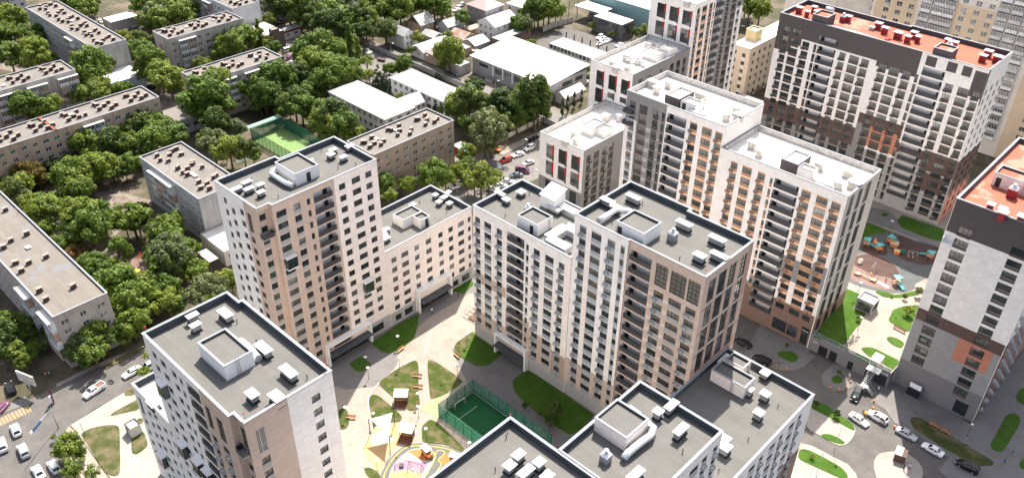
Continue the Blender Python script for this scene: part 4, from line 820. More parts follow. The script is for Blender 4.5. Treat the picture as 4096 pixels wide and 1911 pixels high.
# ------------------------------------------------------------------ five storey panel blocks
block('long panel block in two stepped halves with many roof shafts, upper left of the photo', -388.4,113.6,-325.2,126.6, 'old_panel_grey', 15.5, seed=1, along='x', blank=(1,))
S2 = block('panel block with red gas pipes on its blank end wall, glazed balconies under sheet canopies', -326.4,138,-314.2,170.7, 'old_panel', 15.5, seed=22, blank=(0,))
block('panel block with a white satellite dish, right of the red piped block', -282,126,-269,159.5, 'old_panel', 15.5, seed=3, blank=(0,))
block('panel block with long white balcony canopies, cut by the left edge of the photo', -322.8,55,-310.4,100.5, 'old_panel', 15.5, seed=4)
S5 = block('longest panel block with a brick red seam across its roof, near the left edge', -281,28,-268.4,110.5, 'old_panel_tan', 15.5, seed=5)
block('panel block with blue balcony canopies, partly hidden behind the pale pink tower', -234,86.3,-200,99.8, 'old_panel_grey', 15.5, seed=6, along='x', blank=(1,))
S7 = block('panel block with a patched pale roof and few shafts, lower left edge', -275,37.6,-177.4,50.2, 'old_panel', 15.5, 'old_membrane_patchy', seed=7, along='x', shafts=[('21',40,370),('21',200,550),('21',80,600),('21',25,650),('21',345,720),('21',215,765),('21',115,765),('21',160,825),('21',550,945),('21',295,975),('21',345,1040)])
block('brown panel block with bullseye balcony windows, behind the pale pink tower', -198.6,135.6,-185.7,168.4, 'old_panel_tan', 15.5, seed=8, blank=(0,))
block('pale panel block with a gridded blank end wall at the top edge of the photo', -402,173.6,-326.9,186.6, 'old_panel_pale', 15.5, seed=9, along='x', blank=(1,))
block('pale blue panel block rising behind the trees at the top, left of the private houses', -334,234,-321,280, 'old_panel_pale', 15.5, seed=10)
block('shaded panel block standing behind the dark trees at the top edge', -352,196,-339,230, 'old_panel_grey', 15.5, seed=12)
block('tall bluish panel block filling the top left corner', -446,52,-417.5,123, 'old_panel_pale', 27, seed=13)
m = MB(); m.box(-281.1,75.6,15.35,-268.3,76.6,15.62,'shaft_seam'); S5.part('roof_seam', m)
m = MB()
for k, (x, h0, h1) in enumerate(((-322.5,2,11),(-320.8,1,12),(-319.2,3,10))):
    m.tube([(x,137.85,h0),(x,137.85,h1)], .07, 'fin_red', 6)
m.tube([(-322.5,137.85,9),(-319.2,137.85,8.4)], .06, 'fin_red', 6); m.tube([(-322.5,137.85,5),(-319.2,137.85,4.6)], .06, 'fin_red', 6)
S2.part('gas_pipe', m)
# ------------------------------------------------------------------ low buildings
def lowb(name, label, cat, r, z1, wall, roof, cols0=(), cols1=(), par=.25, coping=None, group=None, zones=()):
    b = Bld(name, label, cat, rect(*r), 0, z1, wall, roof, par, coping, 'parapet_inner_light', group, .3)
    b.face(0, list(cols0), zones); b.face(1, list(cols1), zones); return b.finish()
def wins(lo, hi, n, w, z, rows=1, h=1.4, p=3.0, st='white', **o): s_ = (hi-lo)/n; return [C('w', lo+s_*(k+.5)-w/2, lo+s_*(k+.5)+w/2, z, rows, h, p=p, st=st, gl='glass_old', **o) for k in range(n)]
def gable(label, x0, y0, x1, y1, zw, zr, axis, wall, roof, cat='house', name='house', z0=0, over=.5, w0=(), w1=(), group='private houses behind the concrete fence', gab=None):
    b = Bld(name, label, cat, rect(x0,y0,x1,y1), z0, zw, wall, roof, 0, None, group=group); b.face(0, w0); b.face(1, w1)
    for i in (2, 3): b.face(i)
    b.part('wall', b.w); r = MB(); t = .12; gm = gab or wall; g = MB()
    if axis == 'x':
        ym = (y0+y1)/2; k = (zr-zw)/((y1-y0)/2)
        for s_, ye in ((-1, y0-over), (1, y1+over)):
            ze = zw-k*over; q = [(x0-over,ye,ze),(x1+over,ye,ze),(x1+over,ym,zr),(x0-over,ym,zr)]
            if s_ > 0: q = q[::-1]
            r.loft([q, [(a,b_,c+t) for a,b_,c in q]], roof, True)
        for x in (x0, x1): g.loft([[(x-.05,y0,zw),(x-.05,y1,zw),(x-.05,ym,zr-.05)],[(x+.05,y0,zw),(x+.05,y1,zw),(x+.05,ym,zr-.05)]], gm, True)
    else:
        xm = (x0+x1)/2; k = (zr-zw)/((x1-x0)/2)
        for s_, xe in ((-1, x0-over), (1, x1+over)):
            ze = zw-k*over; q = [(xe,y1+over,ze),(xe,y0-over,ze),(xm,y0-over,zr),(xm,y1+over,zr)]
            if s_ > 0: q = q[::-1]
            r.loft([q, [(a,b_,c+t) for a,b_,c in q]], roof, True)
        for y in (y0, y1): g.loft([[(x0,y-.05,zw),(x1,y-.05,zw),(xm,y-.05,zr-.05)],[(x0,y+.05,zw),(x1,y+.05,zw),(xm,y+.05,zr-.05)]], gm, True)
    b.part('roof', r); b.part('gable', g)
    for kind, me, sub, pos, rz in b.items: o = link(kind, me, b.root, pos-b.base, rz); sub and link(sub[0], sub[1], o)
    return b
def hip(label, x0, y0, x1, y1, zw, zr, wall, roof, cat='house', name='house', over=.6, w0=(), w1=(), group=None, zones=()):
    b = Bld(name, label, cat, rect(x0,y0,x1,y1), 0, zw, wall, roof, 0, None, group=group); b.face(0, w0, zones); b.face(1, w1, zones); b.face(2); b.face(3); b.part('wall', b.w)
    r = MB(); o = over; e = [(x0-o,y0-o),(x1+o,y0-o),(x1+o,y1+o),(x0-o,y1+o)]
    if x1-x0 > y1-y0: h_ = (y1-y0)/2; t = [(x0+h_,(y0+y1)/2-.02),(x1-h_,(y0+y1)/2-.02),(x1-h_,(y0+y1)/2+.02),(x0+h_,(y0+y1)/2+.02)]
    else: h_ = (x1-x0)/2; t = [((x0+x1)/2-.02,y0+h_),((x0+x1)/2+.02,y0+h_),((x0+x1)/2+.02,y1-h_),((x0+x1)/2-.02,y1-h_)]
    r.loft([[(*p, zw-.1) for p in e], [(*p, zw+.08) for p in e], [(*p, zr) for p in t]], roof, True); b.part('roof', r)
    for kind, me, sub, pos, rz in b.items: q = link(kind, me, b.root, pos-b.base, rz); sub and link(sub[0], sub[1], q)
    return b
LB = 'low building'
g1 = lowb('annex', 'single storey annex with a pale roof between the longest panel block and a big tree', LB, (-279.6,112.4,-267,122.6), 5.2, 'old_panel_grey', 'old_membrane', (), wins(113,122,3,1.8,3.4,st='brown'))
lowb('annex', 'low shop annex with a white ribbed roof at the foot of the pale pink tower', LB, (-199.7,84.4,-187.3,97), 5, 'cream_plaster', 'white_sheet', (), wins(85,95,3,2,3.8,st='brown'))
cb = MB(); cb.box(-195,80.4,2.9,-188.4,83.2,3.02,'grey_sheet')
for x in (-194.8,-188.6): cb.box(x-.05,80.5,0,x+.05,80.6,2.9,'steel')
tag(cb.build('canopy'), 'small grey sheet canopy in the shade in front of the shop annex', 'canopy')
b = lowb('store_building', 'white roofed single storey building with a blue mural beside the long panel block', LB, (-326.8,112,-312.2,125.3), 5.8, 'balcony_blue', 'white_membrane')
lowb('garage', 'grey garage with a white roof among parked cars at the upper left', 'garage', (-384.6,141.6,-376,154.4), 5, 'grey_plaster', 'white_membrane')
lowb('store_building', 'dark brick shop with a ribbed white roof beside the poplar at the upper middle', LB, (-326,175.8,-311.2,187), 7, 'dark_brick', 'white_sheet', wins(-320,-312,2,1.2,5), wins(177,180,1,1.2,5))
lowb('brick_tower', 'dark brick stair tower with a sloping lid on the corner of the white roofed shop', 'tower', (-311.9,180.2,-309.2,183.8), 9.2, 'dark_brick', 'shaft_slab')
lowb('kiosk_building', 'low cream kiosk building with a dark red fascia next to the dark brick shop', LB, (-320.9,188.6,-316.4,198.4), 4.0, 'cream_plaster', 'grey_sheet', (), wins(190,198,2,1.6,2.6), zones=[(188.6,198.4,3.1,4.0,'maroon_panel')])
SCH = 'low school blocks with pale metal hip roofs'
hip('two storey school block with a pale hip roof, nearest the brown panel block', -247,163.4,-215.4,176.2, 7.2, 10.2, 'white_plaster', 'blue_grey_sheet', 'school', 'school_building', w0=wins(-246.5,-216,10,1.9,6.2,2,1.7,3.2), w1=wins(164,176,3,1.9,6.2,2,1.6,3.2), group=SCH)
hip('long school block with a pale hip roof along the concrete fence', -242,188,-208,198.4, 6.6, 9.6, 'white_plaster', 'blue_grey_sheet', 'school', 'school_building', w0=wins(-241,-209,10,1.8,5.8,2,1.6,3.0), w1=wins(188.5,198,3,1.8,5.8,2,1.6,3.0), group=SCH)
gable('narrow gabled passage joining the two school blocks', -229,176.9,-221,187.3, 4.6, 6.6, 'y', 'white_plaster', 'blue_grey_sheet', 'school', 'school_passage', w1=wins(178,187,4,1.5,3.6), group=SCH)
b = Bld('warehouse', 'big white roofed warehouse with a glazed strip, beyond the concrete fence', 'warehouse', rect(-234.8,224,-194.2,246.4), 0, 7, 'grey_plaster', 'white_sheet', 0, None)
b.face(0, [C('t',-222+5.2*k,-217.4+5.2*k,5.6,1,2.2,st='grid',gl='glass_curtain') for k in range(4)]+[C('w',-231,-226,5.4,1,1.2,st='grid')]); b.face(1, [C('w',232,238,5.6,1,1.8,st='grid'), C('w',239.5,244,5.6,1,1.8,st='grid')]); b.face(2); b.face(3); b.part('wall', b.w)
r = MB(); r.loft([[(-235.6,223.2,7.02),(-193.4,223.2,7.02),(-193.4,247.2,8.6),(-235.6,247.2,8.6)],[(-235.6,223.2,7.25),(-193.4,223.2,7.25),(-193.4,247.2,8.85),(-235.6,247.2,8.85)]], 'white_sheet', True); r.loft([[(-234.8,246.3,7),(-194.2,246.3,7),(-194.2,246.4,7),(-234.8,246.4,7)],[(-234.8,246.3,8.6),(-194.2,246.3,8.6),(-194.2,246.4,8.6),(-234.8,246.4,8.6)]], 'grey_plaster'); b.part('roof', r)
for kind, me, sub, pos, rz in b.items: q = link(kind, me, b.root, pos-b.base, rz); link(sub[0], sub[1], q)
m = MB(); m.box(-235.2,222.6,0,-193.8,223.1,6.4,'white_plaster')
for k in range(5):
    x = -222.6+5.25*k; p_ = MB(); p_.box(x-.2,223.2,2.2,x+.2,223.95,6.9,'portal_white'); b.part('pilaster', p_)
gable('small shed with a shiny ribbed gable roof between the warehouse and a white street block', -193,226.8,-188.2,238, 3.4, 5.0, 'y', 'concrete_wall', 'white_sheet_y', 'shed', 'shed', group=None)
b = lowb('workshop', 'long low workshop with a glazed front and flue pipes, beyond the warehouse', 'workshop', (-226.8,260.6,-202,270.4), 4.6, 'white_plaster', 'white_sheet', [C('w',-226+2.0*k,-224.3+2.0*k,4.2,1,1.6,st='dark',gl='glass_curtain') for k in range(12)])
for k in range(6):
    x = -225.8+4.4*k; p_ = MB(); p_.lathe([(.28,0),(.28,3.4),(.2,3.4)], 'black_metal', (x,270.9,3.4), 8); b.part('flue', p_)
lowb('office_building', 'dark glazed pavilion with a flat white roof at the far side of the car park', 'office', (-230.2,294,-213.9,303.2), 7, 'dark_grey_plaster', 'white_membrane', [C('w',-228.6+1.6*k,-227.1+1.6*k,6.2,1,2.2,gl='glass_curtain') for k in range(8)], wins(295,303,4,1.5,6.0,2,1.3,3.4,'dark'))
b = thing('carport', 'wide white canopy roof beside the dark glazed pavilion', 'canopy', (-238,305,0))
m = MB(); m.box(-246,300.2,6,-231,309.2,6.3,'white_sheet'); m.mats; me = m.mesh('roof'); me.transform(Matrix.Translation((238,-305,0))); link('roof', me, b)
for x in (-245.4,-231.6):
    for y in (300.8,308.6): m = MB(); m.lathe([(.1,0),(.1,6)], 'steel', (x+238,y-305,0), 6); m.build('post', b)
lowb('warehouse', 'huge white roofed hall with a blue grey front wall at the top of the photo', 'warehouse', (-246,311,-196,350), 10, 'teal_panel', 'white_membrane', [C('w',-206,-200,3.6,1,1.0,st='grid')])
lowb('house', 'beige two storey house with a broad white roof beside the tall green trees', 'house', (-271,279.8,-259.2,297), 6.4, 'cream_plaster', 'white_sheet', wins(-270.5,-260,2,1.4,5.2,2,1.4,3,'brown'), wins(281,296,4,1.4,5.2,2,1.4,3,'brown'))
PH = dict(group='private houses behind the concrete fence')
def hw(lo, hi, n, z, rows=1, w=1.2): return wins(lo, hi, n, w, z, rows, 1.35, 2.8)
gable('private house with a grey gable roof and brick side wall, between trees', -286.4,234.4,-277.8,242.0, 5.6, 8.6, 'y', 'tan_brick', 'grey_sheet_x', w0=hw(-285,-281,1,4.4), w1=hw(235,242,2,4.6), gab='dark_brick')
gable('narrow white house with a columned balcony under its gable, beside the lane', -284.6,220.2,-272.4,226.0, 6.2, 8.2, 'x', 'white_plaster', 'blue_grey_sheet', w1=hw(221,225,2,5.4,2))
gable('grey walled house with a metal gable roof behind the rusty shed', -275.6,242.6,-269.3,252, 4.8, 7.0, 'y', 'grey_plaster', 'grey_sheet_x', w1=hw(244,251,2,3.6))
gable('tall white house with a gleaming metal roof and a satellite dish', -262.3,254,-251.8,262.4, 6.6, 9.2, 'y', 'white_plaster', 'white_sheet', w0=hw(-262,-253,3,5.6,2), w1=hw(254.5,262,2,5.6,2))
hip('large house with a pink hip roof and black chimney at the top', -279,263.4,-267,274.6, 7.6, 11.0, 'grey_plaster', 'pink_sheet', w0=hw(-278,-268,3,6.4,2), w1=hw(264,274,3,6.4,2), **PH)
gable('lean house with a pale pink gable roof beside the large pink hip roof', -266.6,262.8,-256,272.4, 4.6, 7.0, 'y', 'dark_grey_plaster', 'white_sheet', w0=hw(-265,-258,1,3.6), w1=())
gable('long shed with streaks of rust across its ribbed roof', -266.6,240.8,-257.6,247.8, 3.0, 4.8, 'x', 'tan_brick', 'rust_sheet', 'shed', 'shed')
gable('shed with a clean pale metal roof touching the rusty one', -256.9,239.4,-249,247.2, 3.0, 4.7, 'y', 'grey_plaster', 'teal_sheet', 'shed', 'shed')
gable('white roofed house with a green gate by the lane', -265.8,218.2,-257.6,233.2, 3.6, 5.4, 'y', 'white_plaster', 'white_sheet_y', w0=hw(-264,-258,1,2.6))
hip('small brick house with a brown hip roof by the lane, beside a willow', -256.6,217.8,-249.6,228.4, 4.4, 6.6, 'tan_brick', 'pink_sheet', w0=hw(-256,-250,2,3.2), w1=hw(218.5,227,2,3.2), **PH)
gable('shed with a grey ribbed roof below the brick sided house', -277,233.4,-268.6,238.9, 2.6, 3.8, 'x', 'grey_plaster', 'grey_sheet', 'shed', 'shed', w1=())
lowb('shed', 'flat pale canopy shed covering the yard behind the brown hip roofed house', 'shed', (-257.4,230.6,-248.6,237.0), 3.4, 'tan_brick', 'blue_grey_sheet', group='private houses behind the concrete fence')
lowb('shed', 'long timber shed with a blue green metal roof beside the warehouse', 'shed', (-249.2,248.6,-243.8,268), 4.2, 'red_brown_panel', 'teal_sheet', (), [C('w',250+1.9*k,251.5+1.9*k,3.6,1,1.4,st='brown',gl='glass_curtain') for k in range(9)], group='private houses behind the concrete fence')
lowb('shed', 'low shed with a patched roof in front of the tall white house', 'shed', (-268.4,250.6,-263.4,259), 2.8, 'tan_brick', 'rust_sheet', group='private houses behind the concrete fence')
lowb('guard_hut', 'small street hut with a green sheet roof and maroon panels, under the grey green tree', 'hut', tuple(round(v, 1) for v in (W('s',120,190,2.6).x, W('s',255,270,2.6).y-4.6, W('s',310,235,2.6).x, W('s',255,270,2.6).y)), 2.6, 'maroon_panel', 'green_sheet')
lowb('brick_wall_block', 'squat concrete block wall at the corner of the warehouse yard', 'wall', (-243.5,217.8,-236,224.5), 4.0, 'concrete_wall', 'teal_sheet')
lowb('low_building', 'low ribbed roof building in the gap between the dark crowned slab and the beige block', LB, (-141,262,-118,272), 6, 'grey_plaster', 'grey_sheet')
lowb('low_building', 'small dark red brick building between the two white slabs and the dark crowned one', LB, (-124,205,-117,226), 9, 'red_brown_panel', 'grey_sheet')
lowb('kiosk', 'grey kiosk with a skylight grid at the edge of the small park', 'kiosk', (W('24',672,1030,8).x, W('24',672,1030,8).y, W('24',672,1030,8).x+4.2, W('24',672,1030,8).y+4.0), 8, 'grey_light_panel', 'dark_sheet', [C('w',W('24',672,1030,8).x+.4,W('24',672,1030,8).x+3.8,7.2,1,2.3,st='grid')], [C('w',W('24',672,1030,8).y+.4,W('24',672,1030,8).y+3.6,7.2,1,2.3,st='grid')], .3, 'coping_metal')
lowb('substation_box', 'grey utility kiosk with a slab roof on the cream pavement at the lower left', 'utility box', (W('31',940,790,2.6).x, W('31',940,790,2.6).y-.3, W('31',940,790,2.6).x+2.6, W('31',940,790,2.6).y+2.1), 2.7, 'beige_box', 'vent_cap', [C('w',W('31',940,790,2.6).x+.3,W('31',940,790,2.6).x+1.3,2.2,1,1.9,st='brown')])
# fences
def fence(name, label, pts, h, step, pm, postm, group=None, t=.12, z0=0):
    base = Vector((pts[0][0], pts[0][1], z0)); root = thing(name, label, 'fence', base, 0, group)
    for a, b_ in zip(pts, pts[1:]):
        a, b_ = Vector((a[0], a[1], z0)), Vector((b_[0], b_[1], z0)); L_ = (b_-a).length; n = max(1, round(L_/step)); d = (b_-a)/L_; s_ = L_/n
        m = MB(); pm0 = MB()
        for k in range(n):
            c = a+d*(s_*(k+.5))-base; m.obox((c.x, c.y, 0), (d.x, d.y), s_-.16, t, h, pm)
        for k in range(n+1):
            c = a+d*(s_*k)-base; pm0.obox((c.x, c.y, 0), (d.x, d.y), .15, t+.08, h+.06, postm)
        o = m.build('fence_panel', root); pm0.build('fence_post', o)
    return root
fence('concrete_fence', 'long grey concrete panel fence between the school yard and the lane', [(-284,210.8),(-172,210.8)], 2.2, 3.2, 'concrete_wall', 'concrete_wall')
fence('street_fence', 'pale street fence with dark green and maroon panels beside the market tree', [W('s',450,210,1)[:2], W('s',790,40,1)[:2], W('s',900,-10,1)[:2]], 1.8, 3, 'cream_plaster', 'green_panel')
# ------------------------------------------------------------------ ground
zl = [0]
def sheet(name, poly, mat, z, side=None, t=.25):
    m = MB(); m.prism(poly, z-t, z, mat, side or mat); return struct(name, m)
def P(r, *xy, z=0): return [W(r, x, y, z)[:2] for x, y in xy]
m = MB(); m.face([(-2200,-1200,-.02),(1500,-1200,-.02),(1500,2400,-.02),(-2200,2400,-.02)], 'earth'); struct('ground', m)
# street to the lower left
road = P('31',(-260,900),(-60,740),(190,625),(420,520),(640,400),(860,310),(1130,215),(1300,150),(1300,330),(1130,420),(1000,485),(920,572),(700,690),(545,800),(440,890),(560,1260),(-300,1500))
sheet('street', road, 'asphalt', .01)
sheet('pavement', P('31',(530,806),(925,566),(1010,540),(1130,470),(1400,600),(1500,1300),(870,1300),(830,1202),(570,850)), 'pale_paving', .13, 'kerb')
sheet('pavement', P('31',(455,900),(520,812),(565,850),(700,1040),(820,1210),(640,1260),(560,1110),(470,980)), 'cream_paving', .12, 'kerb')
sheet('footpath', P('31',(420,500),(640,385),(860,290),(1130,195),(1130,225),(860,322),(640,412),(430,520)), 'cream_paving', .12, 'kerb')
sheet('footpath', P('31',(-60,700),(190,590),(235,640),(-60,745)), 'grey_paving', .12, 'kerb')
sheet('lawn_strip', roundpoly(P('31',(780,372),(960,262),(1010,240),(1100,215),(1100,228),(950,306),(800,388)), .6), 'lawn_dry', .2)
LW = [('31', ((605,872),(680,830),(800,806),(885,806),(900,840),(905,1130),(895,1185),(840,1192),(790,1160),(620,895))), ('31', ((985,862),(1010,850),(1080,850),(1115,955),(1090,985),(1030,1030),(990,1018))), ('31', ((820,742),(860,706),(1040,610),(1050,690))), ('31', ((930,565),(1010,525),(1020,580),(945,590))), ('31', ((1025,765),(1070,750),(1080,795),(1030,795)))]
for r_, q in LW: sheet('lawn', roundpoly(P(r_, *q), 1.0), 'lawn_dry', .17, 'kerb', .1)
# crossing stripes
a0, a1 = W('31',-40,800), W('31',215,680); dv = (a1-a0); n_ = 10
for k in range(n_):
    m = MB(); c = a0+dv*((k+.5)/n_); m.obox((c.x, c.y, .012), (-dv.y*.35+dv.x*.0, dv.x*.35), 2.6, .5, .006, 'marking_white'); struct('crossing_stripe', m)
    m = MB(); c = a0+dv*((k+1.0)/n_); m.obox((c.x, c.y, .012), (-dv.y, dv.x), 2.6, .5, .006, 'marking_yellow'); struct('crossing_stripe', m)
# courtyard
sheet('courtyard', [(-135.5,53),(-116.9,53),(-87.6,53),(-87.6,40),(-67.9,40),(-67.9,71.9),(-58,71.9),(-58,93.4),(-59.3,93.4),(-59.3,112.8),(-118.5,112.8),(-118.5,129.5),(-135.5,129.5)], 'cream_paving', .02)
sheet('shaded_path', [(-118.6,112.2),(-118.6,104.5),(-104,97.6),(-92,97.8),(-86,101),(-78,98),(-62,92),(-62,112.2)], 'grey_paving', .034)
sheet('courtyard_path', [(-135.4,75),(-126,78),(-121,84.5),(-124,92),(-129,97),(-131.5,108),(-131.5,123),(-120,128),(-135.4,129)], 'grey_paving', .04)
LWC = [((925,485),(960,455),(1060,385),(1180,322),(1210,325),(1222,360),(1222,560),(1235,650),(1215,690),(1160,700),(1130,680),(1000,570),(935,510)), ((1290,320),(1320,315),(1380,350),(1475,415),(1560,480),(1420,575),(1320,612),(1308,590),(1290,400)),
       ((850,600),(880,572),(930,590),(1000,650),(1105,745),(1080,780),(1030,782),(960,790),(905,800),(880,838),(872,770),(850,650)), ((618,690),(660,680),(690,700),(705,760),(690,820),(660,838),(625,835)), ((1245,820),(1270,790),(1310,760),(1370,790),(1570,985),(1560,1010),(1430,950),(1250,938)),
       ((808,1130),(850,1120),(920,1160),(940,1202),(930,1260),(830,1180)), ((1485,235),(1500,190),(1560,150),(1640,95),(1650,220),(1600,300),(1540,300),(1500,270))]
for q in LWC: sheet('lawn', roundpoly(P('32', *q), 1.2), 'lawn', .15, 'kerb', .12)
for q in (((862,190),(1100,30),(1225,-30),(1215,60),(1190,150),(1100,230),(1010,268),(950,262)), ((695,345),(790,288),(865,345),(860,375),(790,408),(760,408)), ((1540,300),(1650,100),(1880,200),(1865,265),(1740,362),(1660,368))): sheet('lawn', roundpoly(P('32', *q), 1.0), 'lawn_green', .16, 'kerb', .12)
for q in (((0,470),(110,390),(300,490),(420,590),(620,730),(500,850),(440,885),(330,820),(120,660),(20,560)),): sheet('lawn', roundpoly(P('33', *q), 1.0), 'lawn_green', .16, 'kerb', .12)
sheet('lawn', roundpoly(P('22',(1470,985),(1600,890),(1640,930),(1560,1010)), .8), 'lawn_green', .16, 'kerb', .12)
# play area
sheet('play_surface', smoothpoly(P('32',(1040,785),(900,830),(800,960),(870,1080),(930,1160),(1000,1010),(1080,950),(1170,900),(1160,800)), 4), 'rubber_peach', .05)
sheet('play_surface', smoothpoly(P('32',(1000,850),(900,860),(860,930),(930,960),(1000,930),(1040,900)), 4), 'rubber_cream', .062)
sheet('play_track', smoothpoly(P('32',(940,1230),(970,1110),(1060,1000),(1170,945),(1330,950),(1480,975),(1560,1020),(1480,1130),(1330,1260),(1120,1300)), 5), 'rubber_grey', .07)
sheet('play_surface', smoothpoly(P('32',(1000,1230),(1030,1110),(1100,1030),(1180,985),(1290,985),(1345,1020),(1330,1090),(1240,1230),(1110,1280)), 5), 'rubber_cream', .085)
sheet('play_surface', smoothpoly(P('32',(1100,1030),(1180,990),(1290,988),(1340,1020),(1325,1060),(1240,1065),(1150,1010)), 4), 'rubber_orange', .092)
sheet('play_surface', P('32',(1035,1100),(1110,1070),(1200,1075),(1300,1090),(1250,1165),(1130,1140),(1025,1155)), 'rubber_purple', .094)
sheet('play_surface', P('32',(1010,1160),(1130,1145),(1240,1170),(1200,1250),(1050,1270),(1000,1230)), 'rubber_yellow', .095)
sheet('play_surface', smoothpoly(P('32',(1390,1060),(1440,1015),(1500,1020),(1520,1050),(1440,1110),(1390,1085)), 4), 'rubber_orange', .092)
def strip(name, pts, w, mat, z, closed=True):
    m = MB(); n = len(pts); Q = [Vector((p[0], p[1], 0)) for p in pts]
    for i in range(n if closed else n-1):
        a, b_ = Q[i], Q[(i+1) % n]; d = (b_-a)
        if d.length < 1e-3: continue
        c = (a+b_)/2; nn = Vector((-d.y, d.x, 0)).normalized()*w/2; e = d.normalized()*.02
        m.face([(*(a-e-nn)[:2], z), (*(b_+e-nn)[:2], z), (*(b_+e+nn)[:2], z), (*(a-e+nn)[:2], z)], mat)
    return struct(name, m)
ol = smoothpoly(P('32',(965,1230),(995,1110),(1075,1010),(1170,962),(1330,966),(1460,990),(1500,1025),(1430,1120),(1300,1250),(1120,1290)), 5)
strip('track_line', ol, .22, 'line_yellow', .1); strip('track_line', smoothpoly(P('32',(1330,1090),(1240,1230),(1260,1262),(1390,1110),(1370,1070),(1420,1010),(1360,1000)), 4), .22, 'line_yellow', .104)
path = P('32',(1440,0),(1320,90),(1285,160),(1258,295)); strip('drain_channel', path, .18, 'vent_body', .056, False)
strip('drain_channel', smoothpoly(P('32',(1258,295),(1180,305),(1080,370),(960,455),(880,530),(845,590),(845,680),(875,770),(860,870),(790,960),(765,1030),(790,1110),(930,1215),(935,1216),(795,1112),(770,1030),(795,962),(864,872),(880,770),(850,680),(850,590),(884,534),(964,460),(1084,376),(1184,311)), 3), .14, 'vent_body', .058)
# planting beds by the steps
for q, mt in ((((1510,-150),(1560,-190),(1640,-120),(1600,-80)), 'soil'), (((1440,20),(1480,0),(1560,50),(1530,75)), 'soil')):
    pass
# street between the white blocks and the brown panel block
sheet('street', P('s',(-60,720),(300,560),(420,440),(520,350),(680,270),(870,165),(1000,90),(1000,520),(880,560),(700,640),(500,760),(200,900)), 'asphalt_pale', .012)
sheet('side_street', P('s',(-100,380),(0,380),(50,255),(170,320),(420,330),(520,350),(420,440),(200,520)), 'asphalt_pale', .008)
sheet('footpath', P('s',(480,330),(560,260),(700,190),(860,120),(1000,60),(1000,80),(870,158),(680,262),(520,345)), 'cream_paving', .1, 'kerb')
sheet('footpath', [(-152,150),(-147.5,150),(-147.5,196),(-155,196),(-155,232),(-160,232),(-158,196)], 'cream_paving', .1, 'kerb')
sheet('lane', [(-290,211.4),(-175,211.4),(-165,205),(-150,235),(-180,222),(-235,217),(-290,216.6)], 'asphalt_pale', .012)
sheet('car_park', P('i',(540,640),(640,560),(760,500),(1000,420),(1480,560),(1953,640),(1953,760),(1600,780),(900,600),(760,660),(720,800)), 'asphalt', .01)
sheet('car_park', P('i',(720,560),(1000,420),(1300,500),(1953,700),(1700,860),(760,640)), 'asphalt', .014)
sheet('rubble_yard', [(-243,218),(-195,218),(-172,214),(-172,222),(-195,223.8),(-243,223.8)], 'rubble', .01)
sheet('yard', P('o',(480,640),(720,560),(900,640),(1000,700),(720,860),(640,1120),(820,1120),(820,1202),(560,1202),(540,1000)), 'asphalt_pale', .012)
sheet('school_yard', [(-300,182),(-251,182),(-251,210),(-300,210)], 'asphalt_pale', .012)
sheet('school_yard', [(-250,177),(-229,177),(-229,187),(-250,187)], 'grey_paving', .014); sheet('school_yard', [(-220,177),(-206,177),(-206,187.4),(-220,187.4)], 'cream_paving', .014)
sheet('yard_path', P('21',(690,245),(790,160),(850,110),(960,90),(930,140),(900,240),(1130,300),(1150,345),(960,330),(870,400),(840,470),(900,540),(830,600),(700,690),(640,720),(720,650),(850,560),(830,430),(790,350)), 'rubble', .012)
sheet('yard_path', P('21',(380,450),(450,520),(540,620),(640,700),(700,760),(640,780),(520,680),(400,580)), 'asphalt_pale', .014)
sheet('yard_path', P('21',(700,660),(830,600),(890,640),(860,780),(960,870),(760,960),(720,900),(800,820)), 'rubble', .016)
sheet('yard_path', P('21',(1300,1060),(1440,900),(1500,980),(1350,1120)), 'rubble', .013)
sheet('yard_path', P('11',(-20,430),(60,345),(180,330),(190,370),(60,450),(-20,480)), 'asphalt_pale', .012)
sheet('yard_path', P('11',(0,430),(90,500),(250,540),(200,560),(0,520)), 'rubble', .012)
sheet('yard_path', P('11',(700,120),(740,120),(820,200),(1010,190),(1000,250),(860,250),(760,200)), 'rubble', .012)
sheet('yard_path', P('11',(1200,680),(1390,720),(1420,800),(1210,820)), 'rubble', .012)
sheet('play_pad', P('21',(930,830),(1000,740),(1110,740),(1130,800),(1080,880),(960,890)), 'rubber_pink', .02)
sheet('exercise_pad', P('q',(-60,520),(60,455),(320,650),(190,700),(-60,780)), 'sport_grey', .02)
# right hand road
sheet('driveway', [(-150,129.6),(-58,129.6),(-58,127),(-39,127),(-39,90),(-41,60),(40,40),(60,165.2),(-118,165.2),(-150,166)], 'asphalt', .008)
yb = P('34',(560,470),(800,590),(900,700),(945,800),(985,1010),(960,1202),(1400,1202),(1923,1202)) 
for q in (((-60,330),(30,345),(190,340),(300,265),(365,285),(260,375),(170,398),(90,392),(-60,340)), ((565,470),(505,375),(470,360),(400,430),(408,500),(470,545),(555,555),(620,530),(650,515),(640,480))):
    sheet('pavement', roundpoly(P('34', *q), 1.0), 'grey_paving', .14, 'kerb_yellow')
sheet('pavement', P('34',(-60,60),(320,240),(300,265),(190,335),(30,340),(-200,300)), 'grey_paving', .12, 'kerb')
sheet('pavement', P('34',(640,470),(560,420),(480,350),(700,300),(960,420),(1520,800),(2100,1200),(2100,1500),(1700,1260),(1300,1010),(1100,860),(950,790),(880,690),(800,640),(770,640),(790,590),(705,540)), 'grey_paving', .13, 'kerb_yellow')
sheet('pavement', [(-18.4,150),(60,120),(60,215),(-18.4,215)], 'grey_paving', .11, 'kerb')
sheet('pavement', roundpoly(P('34',(290,690),(360,650),(480,720),(640,800),(660,840),(640,900),(590,955),(520,962),(420,900),(290,830)), 1.2), 'pale_paving', .14, 'kerb')
